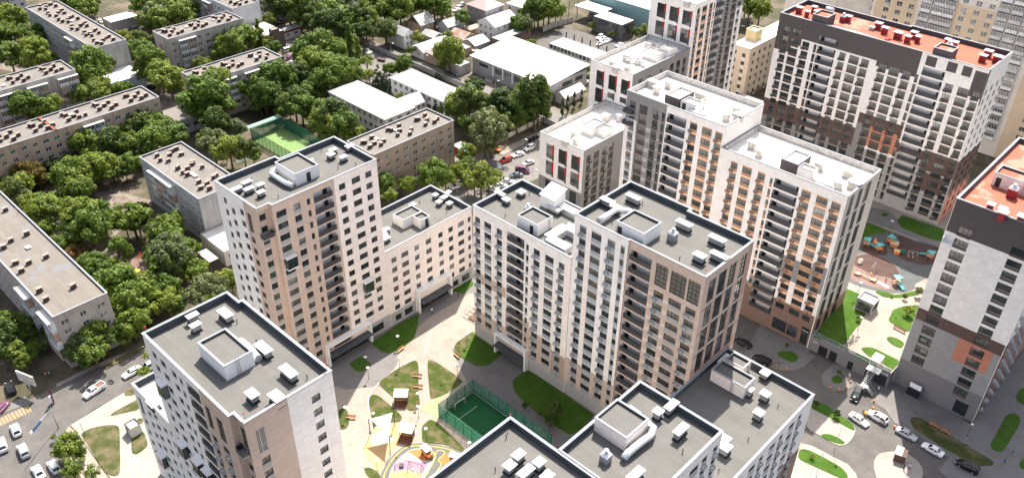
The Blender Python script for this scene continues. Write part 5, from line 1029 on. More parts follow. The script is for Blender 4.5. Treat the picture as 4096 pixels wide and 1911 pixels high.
sheet('pavement', roundpoly(P('34',(800,1060),(830,1020),(900,1005),(1010,1000),(1110,1060),(1165,1130),(1160,1202),(1100,1290),(830,1260),(790,1120)), 1.5), 'pale_paving', .15, 'kerb')
sheet('pavement', P('34',(240,940),(330,960),(480,1040),(600,1100),(660,1170),(690,1260),(560,1340),(160,1300),(150,1120)), 'pale_paving', .14, 'kerb')
for q, mt in ((((65,265),(110,250),(190,255),(232,295),(215,330),(170,335),(110,310),(70,285)), 'lawn_green'), (((475,450),(520,430),(565,462),(548,495),(500,497),(475,475)), 'lawn_green'), (((320,640),(420,640),(520,720),(640,800),(655,850),(620,840),(480,760),(320,680)), 'lawn_green'), (((385,880),(440,870),(510,890),(590,945),(530,952),(440,915)), 'lawn_green'), (((235,985),(300,990),(420,1050),(560,1130),(610,1200),(560,1215),(220,1060)), 'lawn_green'),
              (((1062,760),(1090,745),(1140,755),(1400,900),(1560,1000),(1690,1075),(1695,1110),(1560,1115),(1320,980),(1110,850),(1075,800)), 'lawn_dry'), (((1790,730),(1850,715),(1895,745),(1890,800),(1770,1000),(1730,1010),(1675,985),(1670,950)), 'lawn_green'), (((1890,530),(1990,520),(1990,660),(1900,650),(1860,610)), 'lawn_green'), (((1880,1090),(1960,1020),(1990,1140),(1900,1140)), 'lawn_green')):
    sheet('lawn', roundpoly(P('34', *q), 1.2), mt, .19, 'kerb', .12)
# parking podium with its park
Z = 4.5
m = MB(); pod = [(-56.75,165.9),(-36.95,165.9),(-36.95,206.05),(-18,206.05),(-18,262),(-125,262),(-125,183.65),(-56.75,183.65)]
m.prism(pod, -.5, Z, 'cream_paving', 'grey_brick_panel'); struct('podium', m)
def PZ(r, *xy): return P(r, *xy, z=Z)
sheet('lawn', PZ('24',(430,1202),(560,1080),(570,1000),(595,968),(690,1010),(655,1080),(640,1120),(620,1180),(700,1202),(640,1290),(560,1400),(340,1330)), 'lawn_green', Z+.12, 'kerb', .12)
sheet('lawn', roundpoly(PZ('34',(570,120),(575,60),(580,-90),(650,-60),(740,-40),(680,60),(600,130)), .6), 'lawn_green', Z+.123, 'kerb', .12)
for q in (((695,232),(720,220),(790,225),(880,270),(985,320),(985,340),(925,400),(870,345),(760,290)), ((655,275),(668,258),(840,360),(850,385),(660,300)), ((885,155),(910,140),(960,150),(1028,190),(1000,232),(930,200)), ((902,20),(940,-60),(1030,-90),(1140,-95),(1120,50),(1060,108),(980,70))): sheet('lawn', roundpoly(PZ('34', *q), .9), 'lawn_green', Z+.13, 'kerb', .12)
sheet('lawn', roundpoly(PZ('24',(800,990),(830,980),(960,1015),(1120,980),(1140,1010),(990,1035),(870,1030)), .8), 'lawn_green', Z+.13, 'kerb', .12)
sheet('playground', smoothpoly(PZ('24',(560,700),(680,600),(850,540),(940,540),(1100,600),(1300,650),(1320,800),(1240,860),(1110,930),(1100,970),(980,1000),(800,980),(600,910),(560,800)), 4), 'rubber_slate', Z+.02)
for q, mt, dz in ((((640,720),(780,700),(930,770),(990,850),(960,950),(870,970),(620,890),(600,780)), 'rubber_pink', .028), (((640,735),(780,705),(930,775),(985,850),(960,900),(900,880),(800,860),(650,790)), 'rubber_brown', .034), (((700,640),(800,600),(880,640),(895,700),(840,712),(720,690)), 'rubber_brown', .03), (((900,600),(1000,570),(1120,620),(1280,650),(1300,760),(1200,790),(1050,760),(950,700)), 'rubber_brown', .03)):  # brown parts carry painted shade; the first ends at the slab's shadow line
    sheet('playground', smoothpoly(PZ('24', *q), 4), mt, Z+dz)
sheet('podium_path', PZ('24',(740,350),(900,380),(1000,470),(1290,620),(1290,660),(1100,590),(920,520),(780,470),(700,470)), 'grey_paving', Z+.04)
for q in (((848,410),(870,395),(910,410),(880,432),(850,428)), ((965,455),(1010,415),(1050,430),(1190,480),(1320,520),(1310,620),(1180,585),(1000,510)), ((720,470),(780,480),(920,540),(800,560),(700,600))): sheet('lawn', roundpoly(PZ('24', *q), .9), 'lawn_green', Z+.16, 'kerb', .13)
# far right beyond the slab
sheet('park_path', P('14',(1700,1000),(1760,880),(1923,930),(1923,1202),(1750,1202)), 'pale_paving', .03); sheet('lawn', roundpoly(P('14',(1760,700),(1923,650),(1960,920),(1840,960),(1790,900)), 2), 'lawn', .1)
# ------------------------------------------------------------------ trees
def leafball(rr, m, c, r, n, ls, mat, flat=.85):
    for _ in range(n):
        z = rr.uniform(-.75, 1); a = rr.uniform(0, 2*math.pi); q = math.sqrt(max(0, 1-z*z)); d = Vector((q*math.cos(a), q*math.sin(a), z))
        p = c+Vector((d.x, d.y, d.z*flat))*r*rr.uniform(.62, 1.08)
        nrm = (d+Vector((rr.uniform(-.7,.7), rr.uniform(-.7,.7), rr.uniform(-.3,.8)))).normalized()
        t = nrm.cross(Vector((rr.uniform(-1,1), rr.uniform(-1,1), rr.uniform(-1,1)))).normalized(); b = nrm.cross(t); s_ = ls*rr.uniform(.6, 1.35)
        k = len(m.v); e = rr.uniform(.45, .75)
        m.v += [tuple(p-t*s_), tuple(p-b*s_*e), tuple(p+t*s_), tuple(p+b*s_*e)]; m.f.append((k, k+1, k+2, k+3)); m.m.append(m.mi(mat)); m.sm.append(False)
def tree_broad(seed, mat='leaf', R=4.0, H=9.0, nb=24, squash=.8, n=120, ls=.30, droop=0):
    rr = random.Random(seed); c = MB(); t = MB(); cz = H-R*squash
    blobs = []
    lobes = [(rr.uniform(0, 6.28), rr.uniform(.75, 1.15)) for _ in range(5)]
    nb = int(nb*1.5)
    for i in range(nb):
        a = rr.uniform(0, 2*math.pi); z = rr.uniform(-.6, .97); q = math.sqrt(1-min(.99, z*z)); w = max(lb[1]*(.75+.25*math.cos(a-lb[0])) for lb in lobes)
        rad = R*rr.uniform(.45, .98)*w
        blobs.append((Vector((q*rad*math.cos(a), q*rad*math.sin(a), cz+z*R*squash*rr.uniform(.6, .8))), R*rr.uniform(.15, .34)))
    for p, r in blobs:
        leafball(rr, c, p, r, int(n*1.05*(r/(R*.30))**1.7), ls, mat)
        if droop:
            for _ in range(5):
                q = p+Vector((rr.uniform(-r, r), rr.uniform(-r, r), -r*.6))
                leafball(rr, c, q, r*.35, 14, ls*.8, mat, 2.2)
    leafball(rr, c, Vector((0,0,cz)), R*.55, int(n*1.5), ls*1.2, mat)
    tw = R*.055; top = Vector((rr.uniform(-.3,.3), rr.uniform(-.3,.3), cz))
    t.tube([(0,0,-.1), (rr.uniform(-.1,.1), rr.uniform(-.1,.1), cz*.45), top], [tw*1.25, tw, tw*.45], 'bark', 7)
    for p, r in blobs[:9]:
        s_ = Vector((0,0,cz*rr.uniform(.4, .75))); t.tube([s_, s_.lerp(p, .5)+Vector((0,0,.3)), p], [tw*.5, tw*.32, .03], 'bark', 5)
    return c.mesh('crown'), t.mesh('trunk')
def tree_column(seed, mat, R=1.5, H=14, n=2200, ls=.24):
    rr = random.Random(seed); c = MB(); t = MB()
    for k in range(34):
        f = rr.uniform(.1, .97); rad = R*(math.sin(math.pi*min(1, f*1.02)**.75)*.75+.12); a = rr.uniform(0, 6.28)
        leafball(rr, c, Vector((rad*.5*math.cos(a), rad*.5*math.sin(a), H*f)), max(.35, rad*.62), n//34, ls, mat, 1.7)
    t.tube([(0,0,-.1), (0,0,H*.5), (0,0,H*.92)], [R*.14, R*.1, .03], 'bark', 7)
    return c.mesh('crown'), t.mesh('trunk')
def tree_cone(seed, mat, R=2.6, H=9, n=2600, ls=.24):
    rr = random.Random(seed); c = MB(); t = MB()
    for k in range(9):
        f = k/9; zz = H*(.1+.88*f); rad = R*(1-f)**.9+.12
        for j in range(max(3, int(11*(1-f)))):
            a = rr.uniform(0, 6.28); leafball(rr, c, Vector((rad*.72*math.cos(a), rad*.72*math.sin(a), zz-rad*.12)), rad*.34+.12, n//60, ls, mat, .5)
    t.tube([(0,0,-.1), (0,0,H*.95)], [R*.08, .03], 'bark', 7)
    return c.mesh('crown'), t.mesh('trunk')
def bush(seed, mat, R=.8):
    rr = random.Random(seed); c = MB()
    for k in range(6): leafball(rr, c, Vector((rr.uniform(-.5,.5)*R, rr.uniform(-.5,.5)*R, R*rr.uniform(.35,.7))), R*.5, 55, .12*R/.8, mat)
    t = MB(); t.tube([(0,0,-.05), (0,0,R*.6)], [.05, .02], 'bark', 5)
    return c.mesh('crown'), t.mesh('trunk')
PR = {'b': [tree_broad(i, 'leaf', H=rr_, squash=sq) for i, (rr_, sq) in enumerate(((9.2,.85),(8.6,.75),(9.8,.95),(8.2,.7),(10.2,.9),(9.0,.8)))],
      'd': [tree_broad(20+i, 'leaf_dark', H=9.4+i*.4, squash=.85) for i in range(3)], 'g': [tree_broad(30+i, 'leaf_grey', H=9.4, squash=.9) for i in range(2)],
      'w': [tree_broad(40+i, 'leaf', H=9, squash=.8, droop=1, ls=.26) for i in range(2)], 'a': [tree_broad(50, 'leaf_autumn', H=8.6)],
      'y': [tree_broad(60+i, 'leaf_lime', H=8.4, nb=17, n=80) for i in range(2)], 't': [tree_broad(70+i, 'leaf', H=10.5, nb=13, n=70, squash=.75) for i in range(2)],
      'p': [tree_column(80+i, 'leaf', 1.6, 14) for i in range(2)], 'c': [tree_cone(90+i, 'leaf_needle') for i in range(3)], 'k': [tree_column(95, 'leaf_needle', .75, 4.8, 1000, .14)], 's': [bush(100+i, 'leaf') for i in range(3)]}
KIND = {'b': ('broadleaf_tree', 'green broadleaf tree'), 'd': ('broadleaf_tree', 'dark green tree'), 'g': ('broadleaf_tree', 'silvery green tree'), 'w': ('willow_tree', 'drooping willow like tree'), 'a': ('broadleaf_tree', 'orange tinged autumn tree'), 'y': ('broadleaf_tree', 'yellow green young tree'), 't': ('broadleaf_tree', 'thin open crowned tree'),
        'p': ('poplar_tree', 'tall narrow poplar'), 'c': ('conifer_tree', 'blue green conifer'), 'k': ('cypress_tree', 'small columnar cypress'), 's': ('shrub', 'round green shrub')}
ORD = ['leftmost', 'second from left', 'third from left', 'fourth from left', 'fifth from left', 'sixth from left', 'seventh from left', 'eighth from left', 'ninth from left', 'tenth from left', 'eleventh from left', 'twelfth from left']+['%dth from left' % k for k in range(13, 60)]
NT = [0]
def grove(area, r, items, z0=0.0):
    rr = random.Random(hash(area) % 9999 if False else len(area)*7+len(items))
    out = []
    for it in items:
        x, y, rp = it[:3]; rp *= (1.3 if r in ('11','12','21','13','31','22') and (len(it) < 4 or it[3] not in 'pcks') else 1); kd = it[3] if len(it) > 3 else rr.choices('bdbgwb', (5, 2, 4, .5, 1, 4))[0]
        rg = REG[r][2]; p = W(r, x, y, z0+6); Rm = rp/rg*pxsize(p)
        if kd in 'pck': Hh = (it[4] if len(it) > 4 else rp*5)/rg*pxsize(p)*1.2; p = W(r, x, y, z0+Hh*.5)
        elif kd == 's': p = W(r, x, y, z0+Rm*.6)
        else: p = W(r, x, y, z0+max(2.0, Rm*1.35))
        out.append((x, p, Rm, kd, it))
    cnt = {}
    for o in out: cnt[o[3]] = cnt.get(o[3], 0)+1
    seen = {}
    for x, p, Rm, kd, it in sorted(out, key=lambda o: o[0]):
        k = seen.get(kd, 0); seen[kd] = k+1; nm, desc = KIND[kd]
        lab = '%s, %s' % (desc, area) if cnt[kd] == 1 else '%s, %s, %s' % (desc, ORD[k], area)
        NT[0] += 1; crown, trunk = PR[kd][NT[0] % len(PR[kd])]
        root = thing(nm, lab, 'shrub' if kd == 's' else 'tree', (p.x, p.y, z0), rr.uniform(0, 6.28), {'s': 'shrubs', 'p': 'poplars', 'c': 'conifers', 'k': 'cypresses'}.get(kd, 'broadleaf trees'))
        if kd == 'p': s_ = (Rm/1.5, Rm/1.5, ((it[4] if len(it) > 4 else Rm*8)/REG[r][2]*pxsize(p)*1.2)/14)
        elif kd == 'c': h = ((it[4] if len(it) > 4 else 80)/REG[r][2]*pxsize(p)*1.2); s_ = (Rm/2.4, Rm/2.4, h/9)
        elif kd == 'k': h = ((it[4] if len(it) > 4 else 80)/REG[r][2]*pxsize(p)*1.2); s_ = (Rm/.7, Rm/.7, h/4.8)
        elif kd == 's': s_ = (Rm/.75,)*3
        else: f = Rm/3.7; s_ = (f, f, f*rr.uniform(.9, 1.12))
        root.scale = s_
        link('trunk', trunk, root); link('crown', crown, root)
grove('at the left edge above the parked cars', '11', [(40,150,70),(140,190,70),(60,260,70),(170,250,60),(265,280,70),(245,350,60),(20,320,50)])
grove('left of the canopied block by the frame edge', '11', [(70,430,85),(280,440,85),(200,470,55),(360,430,45)])
grove('behind the long upper left block', '11', [(560,50,80),(660,80,70),(610,10,60),(700,30,50),(480,20,50,'d')])
grove('right of the grey garage', '11', [(1100,60,85),(1180,110,90),(1290,60,90),(1230,170,75),(1350,130,85),(1420,90,75),(1110,160,60),(1060,30,60),(1420,170,50),(1290,20,60,'d'),(1200,30,60,'d'),(1150,190,50)])
grove('between the garage and the mural building', '11', [(960,280,50,'y'),(1000,370,60),(1070,310,55,'d'),(1090,400,60),(1010,430,40),(900,270,40,'y')])
grove('in front of the mural building', '11', [(680,540,115),(780,520,65),(640,600,60),(640,690,85),(720,650,75),(740,720,60),(560,690,50),(900,690,50),(960,660,40)])
grove('below the block with red pipes', '11', [(1130,500,85),(1200,560,85),(1270,600,95),(1120,460,50),(1340,580,50),(1330,650,50),(1180,610,60,'d'),(1080,560,60)])
grove('before the balconies of the red piped block', '11', [(1460,460,40),(1570,470,40,'y'),(1720,320,85),(1850,300,85),(1760,390,75),(1680,400,60),(1500,485,50,'y'),(1345,520,28,'y'),(1820,340,60)])
grove('in front of the canopied block by the frame edge', '11', [(160,740,75),(260,730,75),(330,810,95),(200,840,95),(110,800,60),(400,860,50),(70,830,50,'d'),(290,870,60)])
grove('along the longest panel block', '11', [(720,1000,65),(760,1060,85),(960,980,85),(1080,980,85),(1200,960,95),(1300,1020,85),(1150,1090,85),(980,1080,85),(860,1100,95),(640,1110,95),(540,1140,75),(710,1180,75),(1030,1030,70,'d'),(1240,1060,70),(1060,1140,60,'d')])
grove('in front of the satellite dish block', '11', [(1560,730,135),(1480,770,85),(1650,730,105),(1530,830,85),(1700,810,70),(1850,660,90),(1890,610,60),(1800,700,60),(1610,650,80)])
grove('beside the green sports pitch', '11', [(1640,970,85),(1760,980,65,'g'),(1600,1090,85),(1720,1120,95),(1830,1160,70),(1560,1010,60),(1900,1170,60)])
grove('along the top edge above the shop', '12', [(60,50,60),(150,40,75,'d'),(240,50,85,'d'),(200,90,60,'d'),(330,50,70,'d'),(560,30,60,'d'),(840,50,55),(930,60,55,'d'),(640,20,50,'d')])
grove('in the dense wood above the willow', '12', [(370,100,85),(440,130,85),(540,140,85),(650,130,95),(740,150,85),(820,165,75),(600,205,85,'d'),(500,215,75,'d'),(700,210,65),(330,140,60),(580,90,70),(780,190,60,'d'),(420,200,60,'d')])
grove('above the brick sided house', '12', [(960,100,65),(1080,80,85),(1160,60,55),(1010,140,45,'d'),(1250,70,65,'d'),(1340,70,80),(1400,100,65,'y'),(1400,30,60),(1290,30,50),(1060,120,60,'d'),(1230,20,50,'d')])
grove('between the lane and the narrow white house', '12', [(970,220,70,'g'),(985,275,60,'d'),(1220,270,45,'y'),(1440,265,35,'y'),(1165,385,30),(1545,150,50),(1240,300,30)])
grove('in the round clump by the small parking lot', '12', [(400,400,95,'w'),(480,390,105,'w'),(560,420,95),(450,500,95),(560,500,85),(600,460,75),(390,480,65),(510,560,70),(640,500,60),(345,430,50,'d')])
grove('by the school play yard', '12', [(703,335,50,'p',300),(768,400,34,'p',220),(735,300,40,'p',200),(805,270,65,'d'),(650,270,40),(835,500,45,'t'),(690,560,85),(600,590,85),(530,620,85),(760,560,55),(450,620,75),(1110,500,60),(1070,520,45),(1000,530,40),(1000,510,30,'y'),(850,560,40,'y'),(730,600,50)])
grove('left of the pale school roofs', '12', [(320,610,75,'d'),(290,650,60,'d'),(390,680,65),(290,780,85),(340,810,85),(400,850,50),(240,740,50,'d'),(170,840,35),(460,700,50,'y'),(420,640,50,'d'),(250,830,40,'g')])
grove('behind the satellite dish block', '12', [(130,600,115),(60,640,95),(190,630,75),(80,560,85),(60,720,85),(180,700,65),(30,800,50),(140,760,60,'d')])
grove('by the poplar beside the panel block', '12', [(28,265,45,'p',220),(-10,300,40,'p',160),(225,570,26,'p',260),(240,600,22,'p',200),(95,330,45,'y'),(140,370,40),(90,150,50,'y'),(90,390,40)])
grove('in the yard between the school roofs', '12', [(915,560,46,'c',160),(965,600,42,'c',130),(1030,625,50,'c',120),(1278,755,22,'c',110),(1303,770,24,'c',110),(1350,805,34,'c',110),(1362,560,34,'c',110),(1075,735,30,'y'),(1395,840,30),(900,660,20,'c',60),(1630,400,1,'s')][:9])
grove('in front of the school, beyond the green pitch', '12', [(540,880,85),(600,920,95),(520,940,85),(660,960,95),(720,1000,75),(590,1000,75),(560,1030,60),(470,960,50),(420,900,40,'d')])
grove('by the lane at the brown hip roof', '12', [(1450,410,85,'w'),(1400,390,55,'w'),(1505,440,50,'w'),(1420,470,40,'w')])
grove('right of the long school roof', '12', [(1570,750,95),(1600,810,95),(1530,790,85),(1640,700,65,'d'),(1500,840,60),(1660,780,60),(1740,940,95,'g'),(1770,1010,110,'g'),(1720,1060,80,'g'),(1810,930,60,'g'),(1600,950,60),(1575,960,50,'t'),(1830,800,95),(1890,830,75),(1770,770,55,'y'),(1590,1180,55)])
grove('at the corner of the warehouse', '13', [(100,740,95),(170,800,115),(60,850,85),(200,840,60),(40,900,70,'y'),(240,870,40),(120,870,60,'d'),(565,530,26),(555,590,24)])
grove('in front of the shed by the warehouse', '13', [(378,815,17,'k',120),(418,785,17,'k',115),(468,755,18,'k',110),(522,730,16,'k',100)])
grove('behind the workshop with the flues', '13', [(200,75,80),(280,75,75),(130,95,60),(40,180,50),(105,200,50,'g'),(60,225,40),(240,115,60),(330,90,50),(170,130,55),(600,195,24,'y'),(990,215,35,'y'),(930,255,28),(750,255,26,'y'),(660,215,16,'y'),(850,230,30),(100,335,30),(150,350,30)])
grove('behind the beige seven storey block', '13', [(1790,60,75),(1865,85,70),(1760,20,60)])
grove('beyond the long block at the left edge', '21', [(50,130,60),(130,95,70),(220,90,85,'a'),(280,130,60,'a'),(180,205,75),(120,260,75),(60,235,60),(220,160,50),(20,190,50)])
grove('in the yard below the longest block', '21', [(530,120,105),(600,130,95),(480,160,75),(660,110,75),(580,215,85),(640,260,75),(520,280,60),(780,85,90),(830,60,75),(900,50,60),(1000,40,65),(750,115,60),(700,60,80),(420,60,60,'d'),(940,90,50,'d'),(880,110,50,'d')])
grove('along the patched pale roof', '21', [(340,370,95),(380,410,80),(300,440,80),(330,510,60),(350,550,40),(170,300,60),(230,330,60),(430,620,50),(470,650,65),(530,660,50),(560,720,60,'a'),(600,760,50)])
grove('in the big clump amid the sunny yard', '21', [(620,450,105),(720,430,95),(700,540,115),(600,540,95),(780,490,65),(660,400,85),(560,490,60,'d')])
grove('beside the balconied block in the yard', '21', [(990,440,105),(1040,490,75),(940,490,60),(1060,360,40),(920,690,65,'t'),(870,650,50,'t'),(960,720,45,'t'),(1100,390,30,'d')])
grove('around the playground with the red frame', '21', [(1240,560,100),(1310,530,75),(1200,610,75),(1300,730,125),(1200,730,95),(1400,680,75),(1250,830,95),(1370,800,80),(1190,800,60),(1460,840,75),(1510,800,50),(1150,660,45,'d'),(680,800,85),(760,810,75),(820,790,50),(640,860,60,'y')])
grove('between the pale roof and the foreground tower', '21', [(880,980,130),(800,1030,85),(960,1000,95),(1060,980,95),(1130,1010,85),(1040,1090,105),(920,1110,105),(1240,970,85),(1300,990,60),(1260,1070,85),(830,1140,85),(1050,1170,75),(1340,1110,60,'d'),(1160,1090,60,'d'),(1560,970,85,'g'),(1640,980,75,'g'),(1500,1030,75,'g'),(1700,890,75,'y'),(1740,940,60),(1580,1060,60)])
grove('below the pale roof at the street corner', '31', [(60,60,85),(130,50,85,'y'),(60,150,95),(200,120,75),(100,260,75),(200,270,60),(265,220,50),(190,335,50),(370,180,50,'g'),(20,300,70,'d')])
grove('along the street by the foreground tower', '31', [(330,60,60),(390,110,60,'d'),(480,70,95,'g'),(570,50,95,'g'),(650,60,95),(700,140,95),(620,190,95,'g'),(560,240,85),(700,260,90),(780,160,75),(800,70,75),(660,330,50),(440,130,60),(760,240,60),(950,60,85),(1020,50,85),(930,130,60),(1010,110,50),(1085,405,38),(1110,300,30,'t')])
grove('on the pavement at the bottom left', '31', [(520,985,85),(590,1010,50),(560,1190,80,'t'),(700,1190,60,'t'),(470,1015,40),(400,880,20,'t')])
grove('between the low wing and the brown block', '22', [(975,200,65),(990,265,55),(960,290,40,'d'),(1150,190,55),(1090,200,40,'t'),(1340,130,95),(1300,160,60),(1420,150,60),(1540,80,65),(1600,60,60),(1690,140,95,'y'),(1750,115,85,'y'),(1640,170,60,'y'),(1590,205,50,'t')])
grove('beyond the right end of the dark crowned slab', '14', [(1800,985,60,'d'),(1880,900,60),(1770,830,45),(1910,1170,30),(1790,740,40),(1860,960,45)])
grove('on the park lawns by the kiosk', '24', [(1060,1120,38),(695,1040,22,'y'),(690,1160,24,'y'),(1040,1000,22,'g'),(1140,975,32,'g'),(930,1025,13,'s'),(960,1185,8,'s'),(640,1070,9,'s')], 4.6)
grove('in the lawns beside the driveway', '34', [(535,390,22,'t'),(520,700,30,'d'),(370,620,24,'d'),(340,1010,22,'y'),(150,190,20,'t'),(790,255,10,'s'),(870,295,9,'s'),(1145,755,14,'s'),(1490,950,12,'s'),(600,90,12,'s')])
grove('in the shaded lawn of the courtyard', '33', [(320,715,70,'d'),(285,760,50,'d'),(195,670,28,'y'),(95,640,24,'d'),(300,660,40,'b')])
grove('scattered on the courtyard lawns', '32', [(1355,340,9,'s'),(1330,350,8,'s'),(1340,380,8,'s'),(1360,380,8,'s'),(1390,500,12,'s'),(1395,480,7,'s'),(1525,190,12,'s'),(1520,245,10,'s')])
# ------------------------------------------------------------------ cars
def carmesh(kind):
    # L along +x (nose), origin on the ground
    sp = {'sedan': (4.6,1.8,.62,.95,1.45,(-1.55,-.95,.35,1.05),1), 'suv': (4.6,1.88,.72,1.1,1.72,(-2.1,-1.75,.35,1.1),0), 'hatch': (4.2,1.78,.65,1.0,1.52,(-1.95,-1.45,.35,1.05),0), 'pickup': (5.2,1.85,.78,1.12,1.78,(-.55,-.4,.75,1.4),2), 'van': (4.9,1.9,.75,1.15,1.95,(-2.4,-2.25,.9,1.75),0)}[kind]
    L_, w, zh, zb, zt, (r0, r1, r2, r3), tail = sp; h = w/2; b = MB(); z0 = .22
    def sec(x, ws, zlo, zhi): return [(x,-ws*.93,zlo),(x,-ws,zlo+.16),(x,-ws,zhi-.14),(x,-ws*.88,zhi),(x,ws*.88,zhi),(x,ws,zhi-.14),(x,ws,zlo+.16),(x,ws*.93,zlo)]
    S_ = [(-L_/2,h*.80,.36,zb-.12),(-L_/2+.12,h*.93,z0+.04,zb-.03),(-L_/2+.6,h,z0,zb),(r0,h,z0,zb),(0,h,z0,zb),(r3,h,z0,zb-.02),(L_/2-.7,h*.98,z0,zb-.10),(L_/2-.18,h*.9,z0+.02,zh+.06),(L_/2,h*.74,.36,zh-.1)]
    b.loft([sec(*q) for q in S_], 'paint_white', True, True)
    # roof skin and pillars
    b.loft([[(r1,-h*.70,zt-.07),(r2,-h*.70,zt-.07),(r2,h*.70,zt-.07),(r1,h*.70,zt-.07)],[(r1+.04,-h*.64,zt),(r2-.08,-h*.64,zt),(r2-.08,h*.64,zt),(r1+.04,h*.64,zt)]], 'paint_white', True)
    for s_ in (-1, 1):
        for (xb, xt, wd) in ((r0, r1, .12), (r3, r2, .09), ((r0+r3)/2-.1, (r1+r2)/2-.1, .08)):
            b.loft([[(xb-wd,s_*h*.885,zb-.03),(xb+wd,s_*h*.885,zb-.03),(xb+wd,s_*h*.80,zb-.03),(xb-wd,s_*h*.80,zb-.03)],[(xt-wd,s_*h*.705,zt-.06),(xt+wd,s_*h*.705,zt-.06),(xt+wd,s_*h*.62,zt-.06),(xt-wd,s_*h*.62,zt-.06)]], 'paint_white', True)
    if tail == 2:
        b2 = MB(); b2.box(-L_/2+.15,-h*.82,zb+.004,r0-.25,h*.82,zb+.03,'wood_dark'); 
        for s_ in (-1, 1): b.box(-L_/2+.08, s_*h*.93-.05, zb-.03, r0-.1, s_*h*.93+.05, zb+.26, 'paint_white')
        b.box(-L_/2+.04,-h*.9,zb-.03,-L_/2+.14,h*.9,zb+.26,'paint_white')
    g = MB(); k = .012
    g.loft([[(r0+.02,-h*.86,zb-.05),(r3-.02,-h*.86,zb-.05),(r3-.02,h*.86,zb-.05),(r0+.02,h*.86,zb-.05)],[(r1,-h*.68,zt-.065),(r2,-h*.68,zt-.065),(r2,h*.68,zt-.065),(r1,h*.68,zt-.065)]], 'car_glass', True)
    wh = MB(); wh.v = []; R_w = .33 if kind not in ('suv','pickup','van') else .37
    ring_ = lambda y, r: [(r*math.cos(t*math.pi/8), y, r*math.sin(t*math.pi/8)) for t in range(16)]
    wh.loft([ring_(-.11,R_w*.9), ring_(-.09,R_w), ring_(.09,R_w), ring_(.11,R_w*.9)], 'tyre', True)
    rm = MB(); rm.loft([ring_(-.125,R_w*.62), ring_(.125,R_w*.62)], 'rim', True)
    hl = MB(); hl.box(-.06,-.2,-.07,.05,.2,.07,'headlight'); tl = MB(); tl.box(-.05,-.17,-.09,.04,.17,.09,'taillight')
    return dict(body=b.mesh('body'), glass=g.mesh('windows'), wheel=wh.mesh('wheel'), rim=rm.mesh('rim'), hl=hl.mesh('headlight'), tl=tl.mesh('taillight'), L=L_, w=w, R=R_w, zb=zb, zh=zh, bed=b2.mesh('load_bed') if tail == 2 else None)
CM = {k: carmesh(k) for k in ('sedan', 'suv', 'hatch', 'pickup', 'van')}
def car(r, front, rear, kind, paint, label, group='parked cars', z=0.03):
    f, b = W(r, *front, z+.6), W(r, *rear, z+.6); d = f-b; c = (f+b)/2; rz = math.atan2(d.y, d.x); c_ = CM[kind]
    root = thing('pickup_truck' if kind == 'pickup' else ('van' if kind == 'van' else 'parked_car'), label, {'pickup': 'pickup truck', 'van': 'van'}.get(kind, 'car'), (c.x, c.y, z), rz, group)
    o = link('body', c_['body'], root); o.material_slots[0].link = 'OBJECT'; o.material_slots[0].material = M[paint]
    link('window', c_['glass'], root)
    for x in (-1, 1):
        for y in (-1, 1):
            wo = link('wheel', c_['wheel'], root, (x*c_['L']*.29, y*(c_['w']/2-.1), c_['R'])); link('rim', c_['rim'], wo)
    for y in (-1, 1):
        link('headlight', c_['hl'], root, (c_['L']/2-.1, y*c_['w']*.33, c_['zh']-.05)); link('taillight', c_['tl'], root, (-c_['L']/2+.05, y*c_['w']*.36, c_['zb']-.25))
    if c_['bed']: link('load_bed', c_['bed'], root)
car('31', (640,590), (775,500), 'pickup', 'paint_white', 'white pickup truck with an open load bed on the tree shaded street', 'cars on the street')
car('31', (930,440), (1050,372), 'sedan', 'paint_white', 'white sedan driving behind the motorbike along the tree shaded street', 'cars on the street')
car('31', (100,800), (135,880), 'hatch', 'paint_white', 'white hatchback with red tail lights just past the crossing stripes', 'cars on the street')
car('31', (-5,905), (28,1000), 'suv', 'paint_white', 'white car cut by the left edge of the photo on the street', 'cars on the street')
car('31', (155,955), (195,1040), 'suv', 'paint_silver', 'silver SUV with a dark roof on the lower left street', 'cars on the street')
car('31', (378,1075), (430,1155), 'hatch', 'paint_white', 'white hatchback beside the bare tree on the lower left street', 'cars on the street')
car('31', (262,1115), (312,1200), 'sedan', 'paint_white', 'white sedan at the bottom edge of the lower left street', 'cars on the street')
car('31', (65,490), (90,560), 'suv', 'paint_black', 'black car parked in the shade below the billboard trees')
car('31', (-30,720), (35,650), 'sedan', 'paint_purple', 'dark purple car waiting at the crossing by the left edge', 'cars on the street')
car('31', (1105,375), (1165,345), 'van', 'paint_white', 'white van half hidden behind the foreground tower', 'cars on the street')
car('34', (635,632), (690,525), 'suv', 'paint_black', 'black SUV driving out from the parking garage door', 'cars on the driveway')
car('34', (758,812), (612,712), 'sedan', 'paint_white', 'white sedan with a sunroof next to the delivery scooter', 'cars on the driveway')
car('34', (758,705), (890,782), 'suv', 'paint_white', 'white SUV parked nose to nose with the delivery scooter', 'cars on the driveway')
car('34', (1115,908), (968,828), 'sedan', 'paint_silver', 'silver sedan in shade along the kerb below the right tower')
car('34', (1162,942), (1315,1030), 'sedan', 'paint_white', 'white sedan with a dark sunroof in shade along the same kerb')
car('34', (1412,1068), (1585,1158), 'suv', 'paint_black', 'black SUV in deep shade at the bottom right')
car('33', (1685,160), (1785,212), 'sedan', 'paint_black', 'dark sedan parked below the white slab by the round lawn')
car('33', (1815,285), (1935,345), 'suv', 'paint_black', 'black SUV passing behind the low block roof')
car('s', (490,410), (592,372), 'suv', 'paint_red', 'red estate car on the street beside the market tree')
car('s', (612,352), (712,320), 'sedan', 'paint_white', 'white sedan in the kerbside row behind the red car')
car('s', (730,292), (822,250), 'suv', 'paint_white', 'white SUV at the head of the kerbside row')
